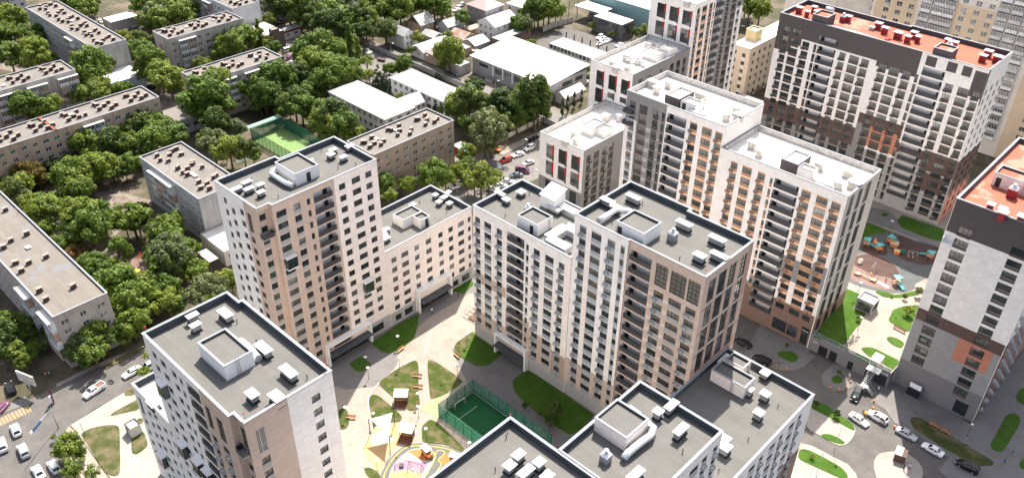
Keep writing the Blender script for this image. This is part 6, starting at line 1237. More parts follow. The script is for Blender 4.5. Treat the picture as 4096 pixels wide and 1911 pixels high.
car('s', (710,435), (815,400), 'sedan', 'paint_silver', 'silver sedan waiting beside the street block')
car('s', (770,500), (655,480), 'van', 'paint_purple', 'dark purple estate car beside the silver sedan')
car('s', (575,545), (712,530), 'sedan', 'paint_blue', 'slate blue sedan on the street near the duct roof')
car('s', (605,600), (520,592), 'sedan', 'paint_silver', 'silver sedan just behind the slab parapet')
car('s', (540,640), (460,640), 'hatch', 'paint_silver', 'pale hatchback nearly hidden by the slab parapet')
car('s', (455,675), (385,668), 'hatch', 'paint_silver', 'greenish silver car under the street trees')
car('s', (475,430), (480,510), 'van', 'paint_silver', 'small lorry with a grey back at the junction')
car('s', (15,665), (112,625), 'sedan', 'paint_white', 'white sedan parked left of the street trees')
car('s', (130,600), (205,565), 'sedan', 'paint_darkblue', 'dark blue car in the tree shade behind the white sedan')
car('12', (282,366), (212,386), 'van', 'paint_white', 'white minibus in the small lot by the wire pen')
car('12', (196,378), (262,358), 'suv', 'paint_darkblue', 'dark SUV beside the white minibus')
car('12', (325,442), (254,466), 'sedan', 'paint_white', 'white sedan in the lot below the wire pen')
car('12', (228,445), (262,437), 'sedan', 'paint_purple', 'purple sedan behind the white one in the lot')
car('12', (378,345), (425,335), 'hatch', 'paint_red', 'red and white car at the entrance of the small lot')
car('12', (140,175), (188,172), 'sedan', 'paint_black', 'black car in shade by the dark brick shop')
car('12', (70,122), (132,112), 'suv', 'paint_red', 'red car under the trees at the top')
car('12', (62,100), (100,90), 'van', 'paint_silver', 'pale van under the trees above the red car')
car('12', (1515,50), (1562,32), 'suv', 'paint_silver', 'grey SUV parked by the pink roofed house')
car('12', (1478,85), (1535,66), 'sedan', 'paint_white', 'white car parked by the pink roofed house')
car('12', (215,700-155), (262,545), 'hatch', 'paint_white', 'white car hidden by the slim poplar')
car('13', (634,296), (686,266), 'suv', 'paint_white', 'white SUV at the far left of the car park cluster')
car('13', (664,300), (712,282), 'sedan', 'paint_white', 'white sedan in the middle of the car park cluster')
car('13', (694,320), (748,292), 'sedan', 'paint_white', 'white sedan at the right of the car park cluster')
car('13', (634,342), (692,314), 'sedan', 'paint_white', 'white sedan parked in front of the car park cluster')
car('13', (778,352), (836,326), 'sedan', 'paint_white', 'lone white sedan by the parapet at the car park edge')
car('13', (270,395), (302,370), 'sedan', 'paint_black', 'dark car at the corner of the glazed workshop')
car('13', (520,632), (562,608), 'sedan', 'paint_white', 'white car between the shed and the white street block')
car('11', (732,150), (775,172), 'sedan', 'paint_white', 'white car beside the grey garage')
car('11', (940,215), (888,222), 'sedan', 'paint_silver', 'silver car beside the garage shade')
car('11', (920,238), (990,228), 'sedan', 'paint_black', 'black car in the garage shade')
car('11', (1020,196), (958,204), 'sedan', 'paint_silver', 'grey car right of the garage')
car('11', (12,340), (58,362), 'sedan', 'paint_white', 'white car on the sunny yard path at the left edge')
car('11', (-15,355), (15,378), 'sedan', 'paint_silver', 'silver car cut by the left edge on the yard path')
car('11', (122,318), (168,338), 'suv', 'paint_white', 'white car further along the yard path')
car('11', (1105,640), (1155,658), 'sedan', 'paint_black', 'black car beside the mural building')
car('11', (1505,1030), (1545,1022), 'sedan', 'paint_white', 'white car in the dark yard behind the annex')
car('21', (410,250), (490,262), 'suv', 'paint_black', 'dark SUV parked under the yard trees')
car('21', (400,490), (490,500), 'suv', 'paint_darkblue', 'dark blue jeep in the sun gap of the yard')
car('21', (470,400), (525,400), 'sedan', 'paint_black', 'black car between the yard trees')
# two wheelers
def bike(name, label, cat, p, rz, col1, group=None, box=None, z=0):
    root = thing(name, label, cat, (p[0], p[1], z), rz, group); wr = .3 if name == 'bicycle' else .28
    for x in (-.52, .52):
        m = MB(); n = 14; pts = [(x+wr*math.cos(t*2*math.pi/n), 0, wr+.03+wr*math.sin(t*2*math.pi/n)) for t in range(n+1)]; m.tube(pts, .03 if name == 'bicycle' else .06, 'tyre', 5); m.build('wheel', root)
    f = MB(); f.tube([(-.52,0,.33),(-.1,0,.35),(.3,0,.72),(-.2,0,.72),(-.52,0,.33)], .025 if name == 'bicycle' else .08, col1, 6); f.tube([(-.1,0,.35),(-.22,0,.85)], .03, col1, 6); f.tube([(.52,0,.33),(.3,0,.95)], .03, col1, 6)
    if name != 'bicycle': f.loft([[(-.6,-.14,.5),(.15,-.14,.45),(.15,.14,.45),(-.6,.14,.5)],[(-.65,-.11,.78),(.1,-.11,.7),(.1,.11,.7),(-.65,.11,.78)]], col1, True)
    f.build('frame', root)
    s_ = MB(); s_.box(-.36,-.09,.85,-.08,.09,.93,'black_metal'); s_.build('saddle', root); h = MB(); h.tube([(.26,-.28,1.0),(.3,0,.96),(.26,.28,1.0)], .02, 'black_metal', 5); h.build('handlebar', root)
    if box: b = MB(); b.box(-.85,-.24,.8,-.4,.24,1.25,box); b.build('delivery_box', root)
    return root
p = W('34',720,722); bike('scooter', 'red delivery scooter with a yellow box between two white cars', 'scooter', p, 2.4, 'red_plastic', None, 'yellow_plastic')
p = W('31',835,485); bike('motorbike', 'dark motorbike on the street between the pickup and the white sedan', 'motorbike', p, W('31',640,590).x and math.atan2(dv.y*0-.55, -.83), 'black_metal')
for k, (x, y, c_, lab) in enumerate(((900,240,'black_metal','black bicycle lying lowest on the pavement by the park lawn'),(930,262,'black_metal','dark bicycle at the lower right of the bicycle heap'),(950,190,'red_plastic','red bicycle in the bicycle heap'),(985,205,'black_metal','dark bicycle at the upper right of the bicycle heap'),(900,280,'black_metal','dark bicycle in the middle of the heap'),(860,300,'steel','grey bicycle nearest the glass railing'),(965,235,'steel','grey bicycle inside the bicycle heap'))):
    p = W('v', x, y, Z); bike('bicycle', lab, 'bicycle', p, k*1.1, c_, 'bicycles left by the park lawn', None, Z+.03)
# ------------------------------------------------------------------ people
def bodymat(name, shirt, legs, hairc=(.02,.015,.012)):
    m, nt, b = nodes(name); tc = nt.nodes.new('ShaderNodeTexCoord'); sx = nt.nodes.new('ShaderNodeSeparateXYZ'); nt.links.new(tc.outputs['Object'], sx.inputs[0])
    def above(z): q = nt.nodes.new('ShaderNodeMath'); q.operation = 'GREATER_THAN'; q.inputs[1].default_value = z; nt.links.new(sx.outputs[2], q.inputs[0]); return q.outputs[0]
    o = mix(nt, above(.08), (.05,.045,.04), legs); o = mix(nt, above(.92), o, shirt); o = mix(nt, above(1.47), o, (.46,.27,.19))
    nt.links.new(o, b.inputs['Base Color']); b.inputs['Roughness'].default_value = .8; return m
def bodymesh(pose):
    st = .16 if pose == 'walk' else .04
    J = {'pelvis': (0,0,.95,.15), 'waist': (0,0,1.12,.135), 'chest': (.02,0,1.34,.155), 'neck': (.02,0,1.50,.06), 'head0': (.03,0,1.58,.085), 'head': (.035,0,1.68,.105), 'top': (.03,0,1.75,.07),
         'lh': (0,.1,.90,.11), 'lk': (st*.8,.1,.5,.07), 'la': (st*1.2,.1,.09,.045), 'lt': (st*1.2+.17,.11,.04,.04), 'rh': (0,-.1,.90,.11), 'rk': (-st*.3,-.1,.5,.07), 'ra': (-st*1.5,-.1,.10,.045), 'rt': (-st*1.5+.17,-.11,.04,.04),
         'ls': (.02,.19,1.42,.07), 'le': (-.04-st*.4,.25,1.14,.048), 'lw': (.06-st*.4,.24,.90,.035), 'lp': (.09-st*.4,.23,.82,.04), 'rs': (.02,-.19,1.42,.07), 're': (0+st*.4,-.25,1.14,.048), 'rw': (.12+st*.4,-.23,.92,.035), 'rp': (.16+st*.4,-.22,.84,.04)}
    for s_, sg in (('l', 1), ('r', -1)):
        px_, py_, pz_ = J[s_+'p'][:3]
        for k in range(4): J['%sf%d' % (s_, k)] = (px_-.03+.025*k, py_, pz_-.09+.004*abs(k-1), .011)
        J[s_+'th'] = (px_+.06, py_-sg*.02, pz_-.03, .012)
    E_ = [('pelvis','waist'),('waist','chest'),('chest','neck'),('neck','head0'),('head0','head'),('head','top'),('pelvis','lh'),('lh','lk'),('lk','la'),('la','lt'),('pelvis','rh'),('rh','rk'),('rk','ra'),('ra','rt'),('chest','ls'),('ls','le'),('le','lw'),('lw','lp'),('chest','rs'),('rs','re'),('re','rw'),('rw','rp')]
    for s_ in 'lr': E_ += [(s_+'p', '%sf%d' % (s_, k)) for k in range(4)]+[(s_+'p', s_+'th')]
    ks = list(J); me = bpy.data.meshes.new('body'); me.from_pydata([J[k][:3] for k in ks], [(ks.index(a), ks.index(b_)) for a, b_ in E_], [])
    o = bpy.data.objects.new('tmp', me); col.objects.link(o); sk = o.modifiers.new('s', 'SKIN'); sk.use_smooth_shade = True
    for i, k in enumerate(ks): me.skin_vertices[0].data[i].radius = (J[k][3], J[k][3]*(.8 if k in ('chest','waist','pelvis') else 1)); me.skin_vertices[0].data[i].use_root = (k == 'pelvis')
    ss = o.modifiers.new('d', 'SUBSURF'); ss.levels = 1; ss.render_levels = 1
    bpy.context.view_layer.update(); ev = o.evaluated_get(bpy.context.evaluated_depsgraph_get()); out = bpy.data.meshes.new_from_object(ev); bpy.data.objects.remove(o); out.name = 'body'; return out
BM = {k: bodymesh(k) for k in ('walk', 'stand')}
h = MB(); h.loft([[(.03+r_*math.cos(t*.5236)-.015, r_*math.sin(t*.5236), z_) for t in range(12)] for r_, z_ in ((.105,1.655),(.118,1.70),(.10,1.765),(.05,1.80),(.005,1.805))], 'black_metal', True, True); HAIR = h.mesh('hair')
PEOPLE = [('22',1322,1148,'walk',2.6,(.72,.70,.68),(.10,.10,.12),'person in a white top walking across the shaded courtyard path',0.06),('22',1314,1095,'walk',.4,(.05,.05,.06),(.06,.06,.08),'person in dark clothes near the framed entrance',0.06),('22',1519,1030,'stand',1.2,(.03,.03,.035),(.05,.05,.05),'person in black standing on the path by the end lawn',0.06),('22',1240,1100,'stand',.8,(.20,.16,.14),(.10,.09,.09),'person under the entrance canopy by the white frame',0.06),
 ('34',606,455,'walk',1.0,(.70,.70,.68),(.55,.55,.54),'person in pale clothes walking along the garage wall',0.14),('34',1018,1130,'stand',.3,(.03,.03,.035),(.03,.03,.035),'person in dark clothes standing by the slanted sign box',0.16),('34',1060,1135,'walk',2.2,(.74,.73,.72),(.06,.06,.08),'person in a white shirt on the shaded kerb island',0.16),('34',822,552,'stand',.9,(.60,.60,.60),(.08,.08,.09),'person in a pale shirt beside the outdoor stair',0.14),('34',1772,1085,'walk',1.6,(.05,.22,.18),(.04,.04,.05),'person in a green top on the far right pavement',0.12),('34',1832,1015,'walk',1.0,(.12,.35,.30),(.05,.05,.06),'person in turquoise on the far right pavement',0.12),
 ('12',1491,575,'walk',.3,(.45,.15,.12),(.05,.05,.06),'person in a reddish top beside the concrete fence',0.03),('12',1506,582,'walk',.3,(.70,.70,.70),(.06,.06,.08),'person in white beside the concrete fence',0.03),('s',530,285,'walk',.8,(.12,.10,.10),(.35,.10,.09),'person with reddish trousers by the market tree',0.1),('s',545,280,'walk',.8,(.42,.40,.38),(.05,.05,.06),'person in a light top by the market tree',0.1),('31',352,445,'walk',.5,(.55,.12,.20),(.05,.05,.07),'person in pink in the shade by the street corner',0.13),('31',378,440,'walk',.5,(.30,.32,.36),(.05,.05,.07),'person in grey in the shade by the street corner',0.13),('24',880,925,'stand',.6,(.03,.03,.035),(.03,.03,.035),'person in black on the playground by the white bench pad',4.56)]
for k, (r, x, y, pose, rz, sh_, lg, lab, z) in enumerate(PEOPLE):
    bodymat('clothes_%d' % k, sh_, lg); p = W(r, x, y, z); root = thing('person', lab, 'person', (p.x, p.y, z), rz, 'people')
    b = link('body', BM[pose], root); b.data = BM[pose]
    if not b.data.materials: b.data.materials.append(M['clothes_0'])
    b.material_slots[0].link = 'OBJECT'; b.material_slots[0].material = M['clothes_%d' % k]; link('hair', HAIR, root)
# ------------------------------------------------------------------ street furniture
def lamp(r, x, y, lab, h=3.6, z=0.06, kind='disc', group='park lamps'):
    p = W(r, x, y, z+h); root = thing('lamp_post', lab, 'lamp post', (p.x, p.y, z), 0, group)
    m = MB(); m.lathe([(.09,0),(.09,.25),(.05,.3),(.04,h-.15)], 'black_metal' if h < 6 else 'steel', (0,0,0), 8); m.build('pole', root)
    q = MB()
    if kind == 'disc': q.lathe([(.06,h-.2),(.36,h-.12),(.38,h),(.1,h+.08)], 'lamp_white', (0,0,0), 14); q.lathe([(.16,h+.081),(.14,h+.12)], 'black_metal', (0,0,0), 10)
    elif kind == 'arm': q.tube([(0,0,h-.2),(.3,0,h+.2),(1.5,0,h+.35)], .05, 'steel', 6); q.box(1.1,-.13,h+.3,1.9,.13,h+.42,'lamp_white')
    else: q.lathe([(.18,h-.3),(.3,h-.05),(.3,h),(.1,h+.12)], 'lamp_white', (0,0,0), 12)
    q.build('lamp_head', root)
for x, y, lab in ((1062,135,'round headed lamp post on the lawn with light streaks'),(820,290,'round headed lamp post on the small shaded lawn'),(1072,295,'lamp post at the upper edge of the large courtyard lawn'),(838,372,'slim lamp post where the shade ends by the small lawn'),(1212,565,'lamp post on the large lawn beside the double bench'),(1216,662,'lamp post with a black box at the lawn tip'),(668,667,'lamp post on the lawn beside the foreground tower'),(880,713,'lamp post behind the shade sail'),(1275,828,'lamp post on the lawn below the sports court'),(902,1060,'lamp post beside the play track'),(1603,933,'lamp post by the dark mesh side of the sports court'),(1512,365,'slim dark lamp post in the shade above the sports court'),(1584,118,'dark lamp post at the tip of the planting steps lawn')): lamp('32', x, y, lab)
lamp('34', 553, 818, 'tall lamp post on the paved peninsula by the driveway', 7, .16, 'bowl'); lamp('34', 416, 1014, 'tall lamp post on the grass strip beside the low block', 7, .16, 'bowl'); lamp('34', 1535, 795, 'globe lamp post at the corner of the right tower', 3.6, .14, 'bowl'); lamp('34', 703, -5, 'lamp post by the lift kiosk lawn in the small park', 4, Z+.03, 'disc'); lamp('24', 700, 918, 'lamp post between the lawn and the playground', 4.5, Z+.03, 'disc'); lamp('24', 1122, 1025, 'thin lamp post at the end of the park lawn', 4, Z+.03, 'disc'); lamp('24', 935, 455, 'lamp post on the shaded path behind the playground', 4.5, Z+.04, 'disc')
for r, x, y, lab in (('12',915,130,'street lamp in front of the dark wood'),('12',1010,325,'street lamp by the narrow white house'),('12',1268,415,'street lamp by the small brick house'),('12',1515,495,'street lamp at the warehouse wall'),('12',1800,605,'street lamp beside the concrete fence at the yard'),('12',415,290,'street lamp at the entrance of the small lot'),('12',335,262,'street lamp beside the cream kiosk'),('s',808,475,'street lamp beside the dark purple car'),('s',712,185,'street lamp by the kerbside row'),('31',600,785,'lamp post on the cream pavement at the street corner')): lamp(r, x, y, lab, 6.5 if r != '31' else 4, .05, 'arm' if r != '31' else 'disc', 'street lamps')
def bench(r, x, y, rz, lab, z=.06, L_=2.2, mat='wood'):
    p = W(r, x, y, z+.4); root = thing('bench', lab, 'bench', (p.x, p.y, z), rz, 'wooden benches')
    m = MB()
    for k in range(4): m.box(-L_/2, -.25+.13*k, .42, L_/2, -.14+.13*k, .47, mat)
    m.build('seat', root); b = MB()
    for k in range(3): b.box(-L_/2, .28, .55+.13*k, L_/2, .32, .65+.13*k, mat)
    b.build('backrest', root)
    for s_ in (-1, 1): q = MB(); q.box(s_*(L_/2-.3)-.04, -.24, 0, s_*(L_/2-.3)+.04, .27, .42, 'concrete_wall'); q.box(s_*(L_/2-.3)-.03, .27, 0, s_*(L_/2-.3)+.03, .31, .95, 'black_metal'); q.build('leg', root)
Q = math.pi/2
bench('32',1088,235,Q+.1,'wooden bench on the sunny path below the lawn with light streaks'); bench('32',1507,280,-Q*.1,'dark wooden bench at the edge of the shaded lawn by the long slab'); bench('32',1213,435,Q-.9,'upper of two benches along the large lawn'); bench('32',1218,515,Q-.9,'lower of two benches along the large lawn'); bench('32',712,745,Q-.9,'bench beside the foreground tower lawn'); bench('34',988,85,-.1,'long park bench at the edge of the park lawn',Z+.04,3.2,'wood_dark'); bench('34',1250,805,0,'dark bench in shade along the lower right lawn',.14); bench('34',1330,850,0,'second dark bench in shade along the lower right lawn',.14)
# pavilions with slatted floors
def pavilion(r, x, y, lab, rz, z=.06):
    p = W(r, x, y, z); root = thing('pavilion', lab, 'pavilion', (p.x, p.y, z), rz, 'timber play pavilions')
    m = MB()
    for k in range(12): m.box(-1.5, -1.6+.265*k, .02, 1.5, -1.6+.265*k+.2, .14, 'wood_dark')
    m.build('deck', root); w = MB()
    for k in range(9): w.box(-1.5+.0, 1.3+.02*k, .2+.24*k, 1.5, 1.36+.02*k, .4+.24*k, 'wood_dark')
    w.box(1.42, -.4, .15, 1.5, 1.3, 2.2, 'wood_dark'); w.build('slatted_wall', root)
    for a, b in ((-1.45,1.35),(1.4,1.35),(-1.45,.1),(1.4,-.5)): q = MB(); q.box(a-.05, b-.05, .15, a+.05, b+.05, 2.5, 'black_metal'); q.build('post', root)
    f = MB(); f.loft([[(-1.6,-.6,2.35),(1.6,-.6,2.35),(1.6,1.9,2.6),(-1.6,1.9,2.6)],[(-1.6,-.6,2.45),(1.6,-.6,2.45),(1.6,1.9,2.7),(-1.6,1.9,2.7)]], 'vent_cap', True); f.build('roof', root)
    s_ = MB(); s_.box(-1.2, .7, .15, 1.2, 1.15, .55, 'wood'); s_.build('seat', root)
pavilion('32',1090,640,'timber pavilion with a white lean roof on the large courtyard lawn',.75); pavilion('32',1128,905,'timber pavilion with a white lean roof on the peach play surface',.55)
# shade sail
root = thing('shade_sail', 'white triangular shade sail stretched between black poles over the play area', 'shade sail', (*W('32',940,930,0)[:2], 0)); base = root.location.copy()
tips = [W('32',858,757,5.2), W('32',1024,710,5.4), W('32',996,893,4.6)]; feet = [W('32',858,874,.05), W('32',1043,796,.05), W('32',1008,1033,.05)]
m = MB(); g_ = []; n = 8
def sp(u, v):
    p = tips[0]*(1-u-v)+tips[1]*u+tips[2]*v; s_ = 27*u*v*(1-u-v); c_ = (tips[0]+tips[1]+tips[2])/3; e = 4*(u*(1-u-v)+v*(1-u-v)+u*v)*.10
    return p.lerp(c_, e*.55)-Vector((0,0,.25*s_))-base
for i in range(n):
    for j in range(n-i):
        a, b, c = sp(i/n, j/n), sp((i+1)/n, j/n), sp(i/n, (j+1)/n); m.face([a, b, c], 'sail', True)
        if i+j < n-1: m.face([b, sp((i+1)/n, (j+1)/n), c], 'sail', True)
so = m.build('sail', root); sd = so.modifiers.new('t', 'SOLIDIFY'); sd.thickness = .02
tp2 = [W('32',845,757,5.4), W('32',1031,688,5.6), W('32',1003,885,5.0)]
for a, b in zip(feet, tp2): m = MB(); m.tube([a-base, Vector((b.x, b.y, b.z))-base], .09, 'black_metal', 8); m.build('pole', root)
# caged sports court in the courtyard
cx0, cy0 = W('32',1370,735,0)[:2]
X0, X1, Y0, Y1 = -104.2, -80.5, 87.4, 98.0
sheet('sports_court', rect(X0,Y0,X1,Y1), 'court_green', .09)
sheet('court_line', rect(X0+.1,(Y0+Y1)/2-.06,X0+.25,(Y0+Y1)/2+.06), 'court_line', .094)
for (a, b, c, d) in ((X0+11.75,Y0,X0+11.87,Y1),(X0,Y0,X1,Y0+.12),(X0,Y1-.12,X1,Y1),(X0+3.6,Y0+2.4,X0+3.7,Y1-2.4)): sheet('court_line', rect(a,b,c,d), 'court_line', .097, t=.005)
sheet('court_pad', P('32',(1235,680),(1420,540),(1500,440),(1570,470),(1380,620),(1370,760)), 'pad_green', .045)
def cage(name, lab, x0, y0, x1, y1, h, net, step=2.6, low=True, sides=(0,1,2,3), z=0.09, postm='green_metal'):
    root = thing(name, lab, 'fence', (x0, y0, z)); pts = [(x0,y0),(x1,y0),(x1,y1),(x0,y1)]
    for i in sides:
        a, b = Vector((*pts[i],z)), Vector((*pts[(i+1) % 4],z)); L_ = (b-a).length; n = max(2, round(L_/step)); d = (b-a)/L_
        for k in range(n): p = a+d*(L_*k/n); m = MB(); m.box(p.x-x0-.05, p.y-y0-.05, 0, p.x-x0+.05, p.y-y0+.05, h, postm); m.build('post', root)
        m = MB()
        c = (a+b)/2-Vector((x0,y0,z)); m.obox((c.x,c.y,.0), (d.x,d.y), L_-.12, .02, h-.05, net); o = m.build('netting', root)
        m = MB()
        zz = [h] if not low else [.15+.26*q for q in range(5)]+[h*.66, h]
        for q in zz: m.obox((c.x,c.y,q-.05), (d.x,d.y), L_-.12, .05, .06, postm)
        m.build('rail', o)
    return root
root = cage('sports_cage', 'green caged football court with dark mesh sides in the middle of the courtyard', X0,Y0,X1,Y1, 4.0, 'net_green')
gm = MB(); gx = X0+1.2; gy = (Y0+Y1)/2
gm.tube([(gx-X0,gy-1.5-Y0,0),(gx-X0,gy-1.5-Y0,2),(gx-X0,gy+1.5-Y0,2),(gx-X0,gy+1.5-Y0,0)], .06, 'paint_white', 6); gm.tube([(gx-X0,gy-1.5-Y0,2),(gx-.8-X0,gy-1.5-Y0,0)], .03, 'paint_white', 5); gm.tube([(gx-X0,gy+1.5-Y0,2),(gx-.8-X0,gy+1.5-Y0,0)], .03, 'paint_white', 5)
gme = gm.mesh('goal'); tag(link('football_goal', gme, None, (X0, Y0, .095)), 'white football goal at the near end of the caged court', 'goal')
# green pitch by the panel blocks
q = [W('q',160,455,0), W('q',600,300,0), W('q',1050,560,0), W('q',560,640,0)]
px0, py0, px1, py1 = -247.2, 130.0, -221.5, 142.6
sheet('sports_pitch', rect(px0,py0,px1,py1), 'court_pale', .06)
sheet('pitch_margin', rect(px0-.6,py0-.6,px1+.6,py1+.6), 'lawn_dry', .03)
cage('pitch_fence', 'green mesh fence round the pale sports pitch behind the pale pink tower', px0,py0,px1,py1, 4.4, 'net_green', 2.4, False, (0,2,3), .065)
m = MB(); m.box(-2.2,-.4,3.9,.3,12.9,4.1,'green_sheet'); 
tag(m.build('pitch_canopy', None, (px0, py0, .2)), 'long pale canopy along the end of the green mesh pitch', 'canopy')
# exercise frames
for k, (x, y, lab) in enumerate(((215,615,'dark climbing ladder frame on the grey exercise pad'),(70,515,'white exercise trainer on the grey exercise pad'),(140,550,'blue exercise trainer on the grey exercise pad'))):
    p = W('q', x, y, 0); root = thing('exercise_frame', lab, 'exercise equipment', (p.x, p.y, .03), .4*k, 'exercise equipment'); h = (2.3, 1.4, 1.2)[k]
    f = MB()
    for a in (-1, 1): f.tube([(a,0,0),(a,0,h)], .05, 'paint_darkblue', 6); f.tube([(a,1.2,0),(a,1.2,h*.9)], .05, 'paint_darkblue', 6); f.tube([(a,0,h),(a,1.2,h*.9)], .04, 'paint_darkblue', 6)
    f.build('frame', root); g = MB()
    for j in range(5): g.tube([(-1,0,h*(j+1)/5.5),(1,0,h*(j+1)/5.5)], .03, ('steel','paint_white','blue_plastic')[k], 6)
    g.build('rungs', root)
# play items in the courtyard
def playbus(r, x, y, lab, rz, z=.1):
    p = W(r, x, y, z+.8); root = thing('play_bus', lab, 'play equipment', (p.x, p.y, z), rz, 'toy buses')
    b = MB(); b.box(-1.3,-.6,.3,1.3,.6,1.1,'orange_plastic'); b.box(-1.3,-.6,1.1,-1.2,.6,1.9,'black_metal'); b.box(.5,-.6,1.1,.6,.6,1.9,'black_metal'); b.box(-1.2,-.6,1.1,-1.1,-.5,1.9,'black_metal'); b.box(-1.2,.5,1.1,-1.1,.6,1.9,'black_metal'); b.box(-.4,-.6,1.1,-.3,.6,1.3,'blue_plastic'); b.box(1.3,-.5,.3,1.6,.5,.8,'black_metal'); b.build('body', root)
    f = MB(); f.box(-1.5,-.75,1.9,.85,.75,2.0,'vent_cap'); f.build('roof', root)
    for a in (-.8,.8):
        for s_ in (-1,1):
            w = MB(); w.loft([[(a+.3*math.cos(t*.5236), s_*.6-.05, .3+.3*math.sin(t*.5236)) for t in range(12)],[(a+.3*math.cos(t*.5236), s_*.66+.05*s_, .3+.3*math.sin(t*.5236)) for t in range(12)]], 'tyre', True); w.build('wheel', root)
playbus('32',1285,1010,'orange toy bus with a white roof on the play track',-.1); playbus('32',1505,1060,'toy bus with a white roof by the parapet at the track end',.5)
def swing(r, xa, ya, xb, yb, lab, z=.1, mat='wood_dark', h=2.4, seats=3, nest=True):
    a, b = W(r, xa, ya, z+h), W(r, xb, yb, z+h); c = (a+b)/2; d = (b-a); L_ = Vector((d.x,d.y)).length; rz = math.atan2(d.y, d.x); root = thing('swing_set', lab, 'swing', (c.x, c.y, z), rz, None)
    f = MB(); f.tube([(-L_/2,0,h),(L_/2,0,h)], .06, mat, 6)
    for x in (-L_/2, 0, L_/2):
        for y in (-.9,.9): f.tube([(x,0,h),(x,y,0)], .055, mat, 6)
    f.build('frame', root)
    for k, x in enumerate((-L_*.3, L_*.15, L_*.35)[:seats]):
        s_ = MB()
        if k == 0 and nest: s_.lathe([(.5,.4),(.55,.45),(.5,.5),(.42,.45)], 'black_metal', (x,0,0), 14)
        else: s_.box(x-.25,-.12,.45,x+.25,.12,.5,'yellow_plastic')
        for y in (-.15,.15): s_.tube([(x+y,0,.5),(x+y,0,h)], .012, 'steel', 4)
        s_.build('swing_seat', root)
swing('32',1050,1042,1245,1103,'timber swing set with a round nest seat on the purple play surface')
p = W('32',1020,880,0); 
for k, (x, y, lab) in enumerate(((1012,880,'pair of yellow and grey toggles on the sail pole'),)):
    m = MB(); m.lathe([(.2,0),(.25,.5),(.12,.9)], 'yellow_plastic', (0,0,0), 10); tag(m.build('play_post', None, (p.x, p.y, .06)), 'small yellow play post beside the shade sail pole', 'play equipment')
# planting steps beside the long slab
m = MB(); zz = .05
root = thing('planter_steps', 'concrete steps with two soil beds and timber seats beside the long slab', 'planter', (-122.5, 118, 0))
s_ = MB()
for k in range(5): s_.box(-3.2+.0*k, -3.0+1.2*k, .02, 3.4, -3.0+1.2*(k+1)-.004, .18+.16*k, 'cream_paving')
s_.build('steps', root); e = MB(); e.box(-1.6,-2.6,.35,.6,-.4,.5,'soil'); e.box(-1.0,.6,.6,1.4,2.6,.85,'soil'); e.build('soil_bed', root); w = MB(); w.box(-2.0,-.3,.5,1.2,.15,.75,'wood_pale'); w.box(-1.4,2.7,.8,1.6,3.1,1.1,'wood_pale'); w.build('timber_seat', root)
r_ = MB()
for k in range(8): r_.tube([(-3.5,-3.0+.95*k,0),(-3.5,-3.0+.95*k,1.3+.1*k)], .03, 'steel', 5)
r_.tube([(-3.5,-3,1.3),(-3.5,3.65,2.0)], .035, 'steel', 6); r_.build('railing', root)
# playground on the podium
def tower(r, x, y, lab, mat, rz, z=Z+.05, h=2.6):
    p = W(r, x, y, z+h); root = thing('play_tower', lab, 'play equipment', (p.x, p.y, z), rz, 'play towers')
    f = MB(); f.loft([[(-.9,-.9,h-.1),(.9,-.9,h-.5),(.9,.9,h-.1),(-.9,.9,h-.5)],[(-.9,-.9,h),(.9,-.9,h-.4),(.9,.9,h),(-.9,.9,h-.4)]], mat, True); f.build('roof', root)
    for a in (-.75,.75):
        for b in (-.75,.75): q = MB(); q.box(a-.05,b-.05,0,a+.05,b+.05,h-.35,'wood'); q.build('post', root)
    d = MB(); d.box(-.8,-.8,1.0,.8,.8,1.1,'wood_pale'); d.box(-.8,-.8,1.1,-.74,.8,1.6,'orange_plastic'); d.build('deck', root)
    s_ = MB(); s_.loft([[(.8,-.4,1.1),(.8,.4,1.1),(.8,.4,1.35),(.8,-.4,1.35)],[(2.9,-.4,.1),(2.9,.4,.1),(2.9,.4,.35),(2.9,-.4,.35)]], 'turquoise' if mat == 'turquoise' else 'orange_plastic', True); s_.build('slide', root)
tower('y',175,250,'turquoise roofed play tower at the left of the shaded playground','turquoise',.3); tower('y',297,300,'turquoise roofed play tower next to the orange cone','turquoise',2.4); tower('y',415,230,'turquoise canopy tower nearest the path behind the playground','turquoise',1.2); tower('y',800,375,'turquoise and red slide tower beside the right tower wall','turquoise',3.0); tower('y',475,620,'turquoise and orange play tower at the sunlit edge of the playground','turquoise',-.5)
def playhouse(r, x, y, lab, mat, w, h, rz=0):
    p = W(r, x, y, Z+h/2); root = thing('playhouse', lab, 'play equipment', (p.x, p.y, Z+.05), rz, 'small play houses'); b = MB(); b.box(-w/2,-w*.4,0,w/2,w*.4,h*.7,mat); b.build('body', root); f = MB()
    for k in range(5): f.box(-w/2-.1, -w*.45+k*w*.19, h*.7+.003*k, w/2+.1, -w*.45+(k+.8)*w*.19, h*.85, 'wood_pale' if mat != 'green_panel' else 'green_panel')
    f.build('roof', root)
playhouse('y',433,310,'timber play house with a slatted roof on the brown rubber','wood',2.0,1.6,.2); playhouse('y',457,382,'small orange play house below the slatted one','orange_plastic',1.4,1.2,.5); playhouse('y',514,378,'green play box next to the small orange house','green_panel',1.0,1.2,.1); playhouse('y',102,472,'white play board standing by the white slab corner','letter_white',.9,1.4,1.2)
m = MB(); m.lathe([(.7,0),(.55,1.0),(.05,2.2)], 'orange_plastic', (0,0,0), 12); p = W('y',245,285,Z+1); tag(m.build('play_cone', None, (p.x,p.y,Z+.05)), 'orange climbing cone between the turquoise roofed towers', 'play equipment')
swing('y',575,375,665,385,'swing frame in deep shade at the middle of the playground',Z+.05,'steel',2.2,2,False); swing('y',225,520,260,480,'leaning metal swing at the border of sun and shade',Z+.05,'steel',3.0,1,False)
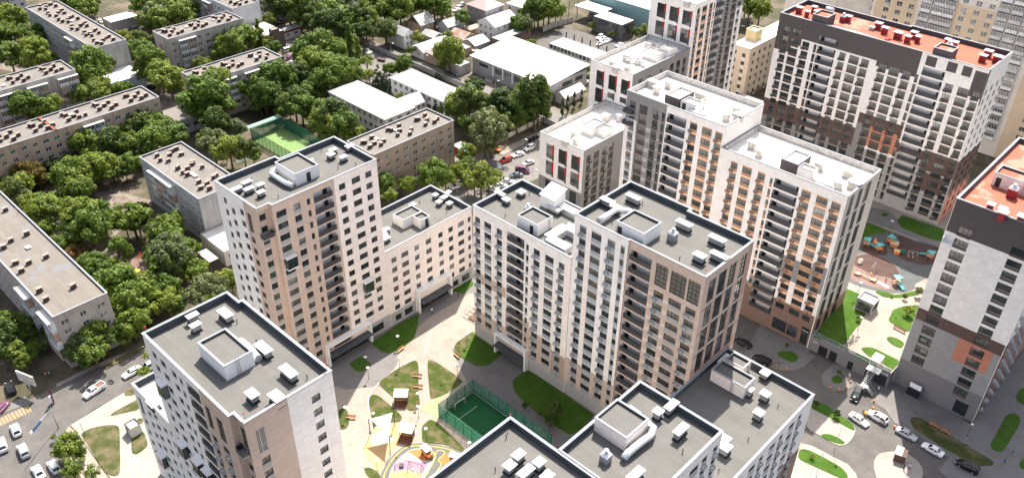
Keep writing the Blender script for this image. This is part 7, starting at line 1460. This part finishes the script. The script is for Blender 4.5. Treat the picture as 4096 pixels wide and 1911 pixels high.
root = thing('double_swing_bench', 'pair of timber lounge frames joined by a beam on the sunlit rubber', 'play equipment', (*W('y',150,625,Z+.4)[:2], Z+.05), 0.05)
for k, a in enumerate((-2.1, 2.1)):
    f = MB(); f.box(a-.7,-.6,.45,a+.7,.6,.55,'wood_pale')
    for u in (-.7,.7):
        for v in (-.6,.6): f.box(a+u-.06,v-.06,0,a+u+.06,v+.06,1.5 if v > 0 else .9,'orange_plastic')
    f.build('seat_frame', root)
f = MB(); f.box(-1.4,-.12,.5,1.4,.12,.66,'wood_pale'); f.build('beam', root)
m = MB(); m.box(-1.6,-.5,0,1.6,.5,.12,'letter_white'); m.box(-1.2,-.15,.12,1.2,.15,.16,'steel'); p = W('y',322,705,Z); tag(m.build('bench_pad', None, (p.x,p.y,Z+.05), -.1), 'white low bench pad on the pink rubber', 'bench')
# retaining wall details: garage doors, sign, railing, stair
root = thing('parking_front', 'dark stone parking garage front with black doors and a parking sign under the park', 'garage front', (-47,165.9,0))
def rp(name, x0, z0, x1, z1, mat, d=.06, par=None): m = MB(); m.box(x0+47, -d, z0, x1+47, -.004, z1, mat); return m.build(name, par or root)
gx = [onx[0] for onx in [W('34',365,270,0), W('34',430,300,0), W('34',445,310,0), W('34',495,340,0), W('34',575,390,0), W('34',615,405,0)]]
rp('garage_door', gx[0], .05, gx[1], 2.7, 'sign_dark'); rp('garage_door', gx[2], .05, gx[3], 2.7, 'sign_dark'); rp('door', gx[4], .05, gx[5], 2.4, 'sign_dark'); rp('vent_grille', gx[0]-1.8, 2.6, gx[0]-.6, 3.2, 'vent_body')
gate = rp('garage_opening', W('34',690,470,0).x, .05, W('34',850,545,0).x, 3.1, 'black_metal', .03); sgn = rp('sign_board', W('34',690,470,0).x, 3.15, W('34',850,545,0).x+.3, 4.3, 'dark_grey_plaster', .1)
sx0, sx1 = W('34',690,470,0).x, W('34',850,545,0).x
text('PARKING', ((sx0+sx1)/2+.9-(-47), -.12, 3.75), FRONT, .78, 'letter_white', sgn)
for k in range(3):
    m = MB(); cx_ = sx0+.5+.72*k+47; n = 14
    m.loft([[(cx_+r_*math.cos(t*2*math.pi/n), -.11-.02*j, 3.75+r_*math.sin(t*2*math.pi/n)) for t in range(n)] for j, r_ in ((0,.28),(1,.28),(1,.17),(0,.17))], 'letter_white', False); m.build('sign_symbol', sgn)
root = thing('glass_railing', 'glass railing with a pale cap along the edge of the park above the garage', 'railing', (-47,166.1,Z))
m = MB(); m.box(-9.7,-.16,.01,9.9,.16,.22,'coping_metal'); m.build('cap', root); m = MB(); m.box(-9.7,-.02,.221,9.9,.02,1.05,'rail_glass'); m.build('glass', root); m = MB(); m.box(-9.7,-.04,1.05,9.9,.04,1.1,'steel')
for k in range(12): m.box(-9.7+1.75*k,-.03,.22,-9.64+1.75*k,.03,1.05,'steel')
m.build('rail', root)
root = thing('outdoor_stair', 'folded metal outdoor stair with white landing going down from the park to the road', 'stair', (-39.5,165,0))
s_ = MB()
for k in range(9): s_.box(-1.6+.0, -1.3-.28*k, Z-.3*(k+1)-.06, -.4, -1.03-.28*k, Z-.3*(k+1), 'steel')
for k in range(6): s_.box(-.2+.28*k, -4.2, 1.75-.28*k-.06, .05+.28*k, -3.1, 1.75-.28*k, 'steel')
s_.build('treads', root); l = MB(); l.box(-2.4,-1.3,Z-.12,.6,.85,Z-.02,'portal_white'); l.box(-1.7,-4.3,1.75,-.2,-3.1,1.82,'portal_white'); l.build('landing', root)
rr = MB()
for x in (-1.65,-.35): rr.tube([(x,-1.1,Z+.7),(x,-3.7,2.6)], .04, 'steel', 6); rr.tube([(x,-1.1,Z+.3),(x,-3.7,2.2)], .03, 'steel', 6)
for y in (-4.25,-3.1): rr.tube([(-.2,y,2.7),(1.6,y,1.1)], .04, 'steel', 6)
for x, y, h in ((-1.65,-1.1,Z+.7),(-.35,-1.1,Z+.7),(-1.65,-3.7,2.6),(-.2,-4.25,2.7),(1.6,-4.25,1.1),(1.6,-3.1,1.1)): rr.tube([(x,y,0),(x,y,h)], .04, 'steel', 6)
rr.build('handrail', root); c = MB(); c.loft([[(-2.3,-.6,Z+2.5),(-.2,-.6,Z+2.5),(-.2,2.2,Z+2.7),(-2.3,2.2,Z+2.7)],[(-2.3,-.6,Z+2.6),(-.2,-.6,Z+2.6),(-.2,2.2,Z+2.8),(-2.3,2.2,Z+2.8)]], 'portal_white', True)
c.build('canopy', root)
for x in (-2.2,-.3):
    for y in (-.5,2.1): q = MB(); q.box(x-.05,y-.05,Z,x+.05,y+.05,Z+2.52,'portal_white'); q.build('post', root)
p = W('34',1050,585,3.0); root = thing('display_sign', 'white sign board standing on a dark frame beside the right tower', 'sign', (p.x, 168.0, .13))
m = MB(); m.box(-1.3,-.12,2.0,1.3,.0,3.3,'letter_white'); m.build('sign_board', root); m = MB(); m.box(-1.4,-.6,0,1.4,.02,1.98,'sign_dark'); m.build('frame', root)
p = W('34',985,1060,.2); root = thing('sign_box', 'slanted white and brown booth on the sunny kerb island', 'booth', (p.x, p.y, .16), .2); m = MB(); m.loft([[(-1.1,-.9,0),(1.1,-.9,0),(1.1,.9,0),(-1.1,.9,0)],[(-1.1,-.9,2.0),(1.1,-.9,2.0),(1.1,.9,2.6),(-1.1,.9,2.6)]], 'brown_panel', True); m.build('body', root); m = MB(); m.loft([[(-1.2,-1,2.02),(.2,-1,2.02),(.2,1,2.68),(-1.2,1,2.68)],[(-1.2,-1,2.1),(.2,-1,2.1),(.2,1,2.76),(-1.2,1,2.76)]], 'letter_white', True); m.build('roof', root)
for k, (x, y, lab) in enumerate(((62,358,'orange ball bollard nearest the dark sedan'),(140,384,'orange ball bollard on the kerb of the round lawn'),(467,522,'orange ball bollard at the left of the curved kerb'),(533,540,'orange ball bollard at the middle of the curved kerb'),(590,522,'orange ball bollard at the right of the curved kerb'),(622,480,'orange ball bollard by the garage opening'),(795,622,'orange ball bollard beside the stair kerb'),(790,677,'orange ball bollard by the white SUV'),(952,818,'orange ball bollard at the shade edge by the silver sedan'))):
    p = W('34', x, y, .3); m = MB(); m.lathe([(.2,0),(.16,.12),(.24,.25),(.25,.38),(.14,.52)], 'orange_plastic', (0,0,0), 12); tag(m.build('bollard', None, (p.x,p.y,.14)), lab, 'bollard', 'orange bollards')
for k in range(3):
    p = W('34', 330+0*k, 0, 0)
# stacked planters, billboards, market and yard things
p = W('31',195,455,4.5); root = thing('billboard', 'pale billboard on a pole in the shade at the lower left', 'billboard', (p.x,p.y,0), .35); m = MB(); m.box(-2.6,-.15,3.2,2.6,.15,6.0,'vent_body_light'); m.build('panel', root); m = MB(); m.lathe([(.15,0),(.12,3.2)], 'steel', (0,0,0), 8); m.build('pole', root)
p = W('31',390,515,2.2); root = thing('banner_stand', 'slim red banner leaning on the street corner', 'banner', (*W('31',405,640,0)[:2],.12), .3); m = MB(); m.loft([[(-.3,-.02,0),(.3,-.02,0),(.3,.02,0),(-.3,.02,0)],[(-.2,-.02,4.2),(.7,-.02,4.2),(.7,.02,4.2),(-.2,.02,4.2)]], 'maroon_panel', True); m.build('banner', root); m = MB(); m.box(-.6,-.3,0,-.1,.3,2.0,'letter_white'); m.build('post_box', root)
p = W('31',230,940,5.5); root = thing('road_sign', 'blue overhead road sign on a thin arm at the lower left street', 'road sign', (*W('31',440,830,0)[:2],.12), 2.2); m = MB(); m.lathe([(.1,0),(.08,6)], 'steel', (0,0,0), 8); m.tube([(0,0,5.8),(-6.5,0,6.3)], .06, 'steel', 6); m.build('pole', root); m = MB(); m.box(-6.3,-.06,5.5,-3.6,.06,6.2,'blue_plastic'); m.box(-7.2,-.06,5.6,-6.5,.06,6.3,'letter_white'); m.build('sign_panel', root)
root = thing('climbing_bars', 'red climbing frame on the pink pad among the yard trees', 'play equipment', (*W('21',1085,735,1.4)[:2],.03), .5)
m = MB()
for k in range(6): m.tube([(-1.6+.64*k,-.7,1.9),(-1.6+.64*k,.7,2.4)], .05, 'red_plastic', 6)
m.tube([(-1.6,-.7,1.9),(1.6,-.7,1.9)], .06, 'red_plastic', 6); m.tube([(-1.6,.7,2.4),(1.6,.7,2.4)], .06, 'red_plastic', 6); m.build('ladder_top', root)
for a in (-1.6,1.6):
    for b, h in ((-.7,1.9),(.7,2.4)): q = MB(); q.tube([(a,b,0),(a,b,h)], .05, 'red_plastic', 6); q.build('leg', root)
m = MB(); m.lathe([(.9,.15),(.95,.25),(.5,.35),(.1,.9)], 'yellow_plastic', (0,0,0), 14); m.lathe([(.1,0),(.1,.2)], 'steel', (0,0,0), 8); p = W('21',1027,832,.3); tag(m.build('merry_go_round', None, (p.x,p.y,.03)), 'yellow and white roundabout on the pink pad', 'play equipment')
m = MB(); m.box(-.9,-.35,.3,.9,.35,.7,'orange_plastic'); m.box(-.4,-.3,.7,.5,.3,1.3,'yellow_plastic'); m.box(-.8,-.25,0,.8,.25,.3,'steel'); p = W('21',972,893,.4); tag(m.build('spring_rider', None, (p.x,p.y,.03), .6), 'orange and yellow ride on toy by the pink pad', 'play equipment')
for k, (x, y, lab) in enumerate(((785,202,'black dustbin lowest in the row by the kerbside cars'),(818,183,'black dustbin in the middle of the row by the kerbside cars'),(851,164,'black dustbin at the upper end of the row by the kerbside cars'))):
    p = W('s', x, y, .6); m = MB(); m.loft([[(-.5,-.4,0),(.5,-.4,0),(.5,.4,0),(-.5,.4,0)],[(-.6,-.5,1.1),(.6,-.5,1.1),(.6,.5,1.1),(-.6,.5,1.1)],[(-.6,-.5,1.2),(.6,-.5,1.2),(.5,.4,1.4),(-.5,.4,1.4)]], 'black_metal', True); tag(m.build('dustbin', None, (p.x,p.y,.1), .4), lab, 'dustbin', 'dustbins')
p = W('s',450,280,1); root = thing('market_stall', 'market table with orange cloth in the shade of the silvery tree', 'market stall', (p.x,p.y,.1), .3); m = MB(); m.box(-1.6,-.7,.75,1.6,.7,.85,'orange_plastic'); m.build('table_top', root)
for a in (-1.4,1.4):
    for b in (-.6,.6): q = MB(); q.box(a-.04,b-.04,0,a+.04,b+.04,.75,'wood_dark'); q.build('leg', root)
p = W('12',940,440,1); root = thing('play_ship', 'dark play ship frame in the pale school play yard', 'play equipment', (p.x,p.y,.03), .2); m = MB()
for a in (-1.2,0,1.2): m.tube([(a,-.8,0),(a*.8,0,3.2)], .06, 'paint_darkblue', 6); m.tube([(a,.8,0),(a*.8,0,3.2)], .06, 'paint_darkblue', 6)
m.tube([(-1,0,3.1),(1,0,3.1)], .06, 'paint_darkblue', 6); m.build('frame', root); m = MB(); m.loft([[(-1.6,-.7,.3),(1.6,-.7,.3),(2.1,0,.5),(1.6,.7,.3),(-1.6,.7,.3)],[(-1.8,-.8,.9),(1.7,-.8,.9),(2.5,0,1.2),(1.7,.8,.9),(-1.8,.8,.9)]], 'brown_panel', True); m.build('hull', root)
for x, y, mt, lab in ((708,465,'blue_plastic','small blue parasol roof in the school play yard'),(845,395,'green_sheet','pale green tent roof in the school play yard')):
    p = W('12', x, y, 2); root = thing('shade_umbrella', lab, 'parasol', (p.x,p.y,.03), 0, 'shade umbrellas'); m = MB(); m.loft([[(1.5*math.cos(t*math.pi/4),1.5*math.sin(t*math.pi/4),2.0) for t in range(8)],[(.05*math.cos(t*math.pi/4),.05*math.sin(t*math.pi/4),2.7) for t in range(8)]], mt, True); m.build('canopy', root); m = MB(); m.lathe([(.05,0),(.05,2.1)], 'steel', (0,0,0), 6); m.build('pole', root)
p = W('12',1755,595,1); m = MB(); m.box(-1.6,-.9,0,1.6,-.7,1.1,'concrete_wall'); m.box(-1.6,.7,0,1.6,.9,1.1,'concrete_wall'); m.box(-1.6,-.7,0,-1.4,.7,1.1,'concrete_wall'); m.box(1.4,-.7,0,1.6,.7,1.1,'concrete_wall'); m.box(-1.4,-.7,.2,1.4,.7,.4,'soil'); tag(m.build('concrete_trough', None, (p.x,p.y,.02), .1), 'open concrete trough on the rubble yard before the warehouse', 'trough')
p = W('12',245,405,.8); root = thing('wire_pen', 'rusty wire bin pen beside the white minibus', 'fence', (p.x,p.y,.02), 0); m = MB()
for k in range(9): m.box(-3+.75*k,-1.4,0,-2.94+.75*k,-1.34,1.5,'wood_dark')
m.box(-3,-1.4,1.4,3.06,-1.34,1.5,'wood_dark'); m.box(3,-1.4,0,3.06,1.4,1.5,'net_grey'); m.box(-3,-1.37,.1,3,-1.36,1.4,'net_grey'); m.build('wire_panel', root)
for k in range(6):
    x, y = ((612,300),(680,90),(742,60),(905,230),(1030,150),(1160,130))[k]; 
    if k == 0: continue
    p = W('i', x, y+120, 0); m = MB(); m.lathe([(.14,0),(.11,8)], 'black_metal', (0,0,0), 8); tag(m.build('utility_pole', None, (p.x,p.y,0)), 'dark utility pole, %s of those along the car park wall' % ORD[k-1], 'pole', 'utility poles')
p = W('i',760,500,1); fence('yard_wall', 'weathered wall with painted panels along the far side of the car park', [W('i',640,490,0)[:2], W('i',800,420,0)[:2], W('i',1010,360,0)[:2], W('i',1090,340,0)[:2]], 2.6, 3.2, 'concrete_wall', 'maroon_panel')
p = W('h',1350,745,1); m = MB(); m.lathe([(.9,0),(1.3,.6),(1.35,.9),(1.2,.92),(.8,.2)], 'shaft_brick', (0,0,0), 14); tag(m.build('round_tub', None, (p.x,p.y,.02)), 'round rusty tub beside the warehouse roof', 'tub')
p = W('h',1500,780,1); m = MB(); m.box(-2.2,-1.2,0,2.2,1.2,1.6,'grey_sheet'); m.box(-2.4,-1.4,1.6,2.4,1.4,1.75,'rust_sheet'); tag(m.build('scrap_container', None, (p.x,p.y,.02), .15), 'pale container with a patchy lid beside the warehouse roof', 'container')
for x, y, h_, lab in ((1715,40,2.6,'x'),):
    pass
# ------------------------------------------------------------------ light
w = bpy.data.worlds.new('World'); scene.world = w; w.use_nodes = True; nt = w.node_tree
sky = nt.nodes.new('ShaderNodeTexSky'); sky.sky_type = 'NISHITA'; sky.sun_disc = False
AZ, EL = R_(120), R_(56)                          # direction towards the sun, measured from +x
sky.sun_elevation = EL; sky.sun_rotation = R_(90)-AZ; sky.air_density = .75; sky.dust_density = 5.0; sky.ozone_density = 1.0; sky.altitude = 800
bg = nt.nodes['Background']; hz = nt.nodes.new('ShaderNodeHueSaturation'); hz.inputs['Saturation'].default_value = .55; nt.links.new(sky.outputs[0], hz.inputs['Color']); nt.links.new(hz.outputs[0], bg.inputs[0]); bg.inputs[1].default_value = .105
sun = bpy.data.lights.new('sun', 'SUN'); sun.energy = 3.6; sun.angle = R_(.53); sun.color = (1, .93, .83)
so = bpy.data.objects.new('sun', sun); col.objects.link(so)
dirv = Vector((math.cos(AZ)*math.cos(EL), math.sin(AZ)*math.cos(EL), math.sin(EL))); so.rotation_euler = dirv.to_track_quat('Z', 'Y').to_euler(); so.location = (-150, 300, 200)
scene.render.engine = 'CYCLES'
scene.view_settings.view_transform = 'Standard'; scene.view_settings.look = 'None'; scene.view_settings.gamma = 1; scene.view_settings.exposure = 1.74
scene.render.resolution_x, scene.render.resolution_y = 1024, 477
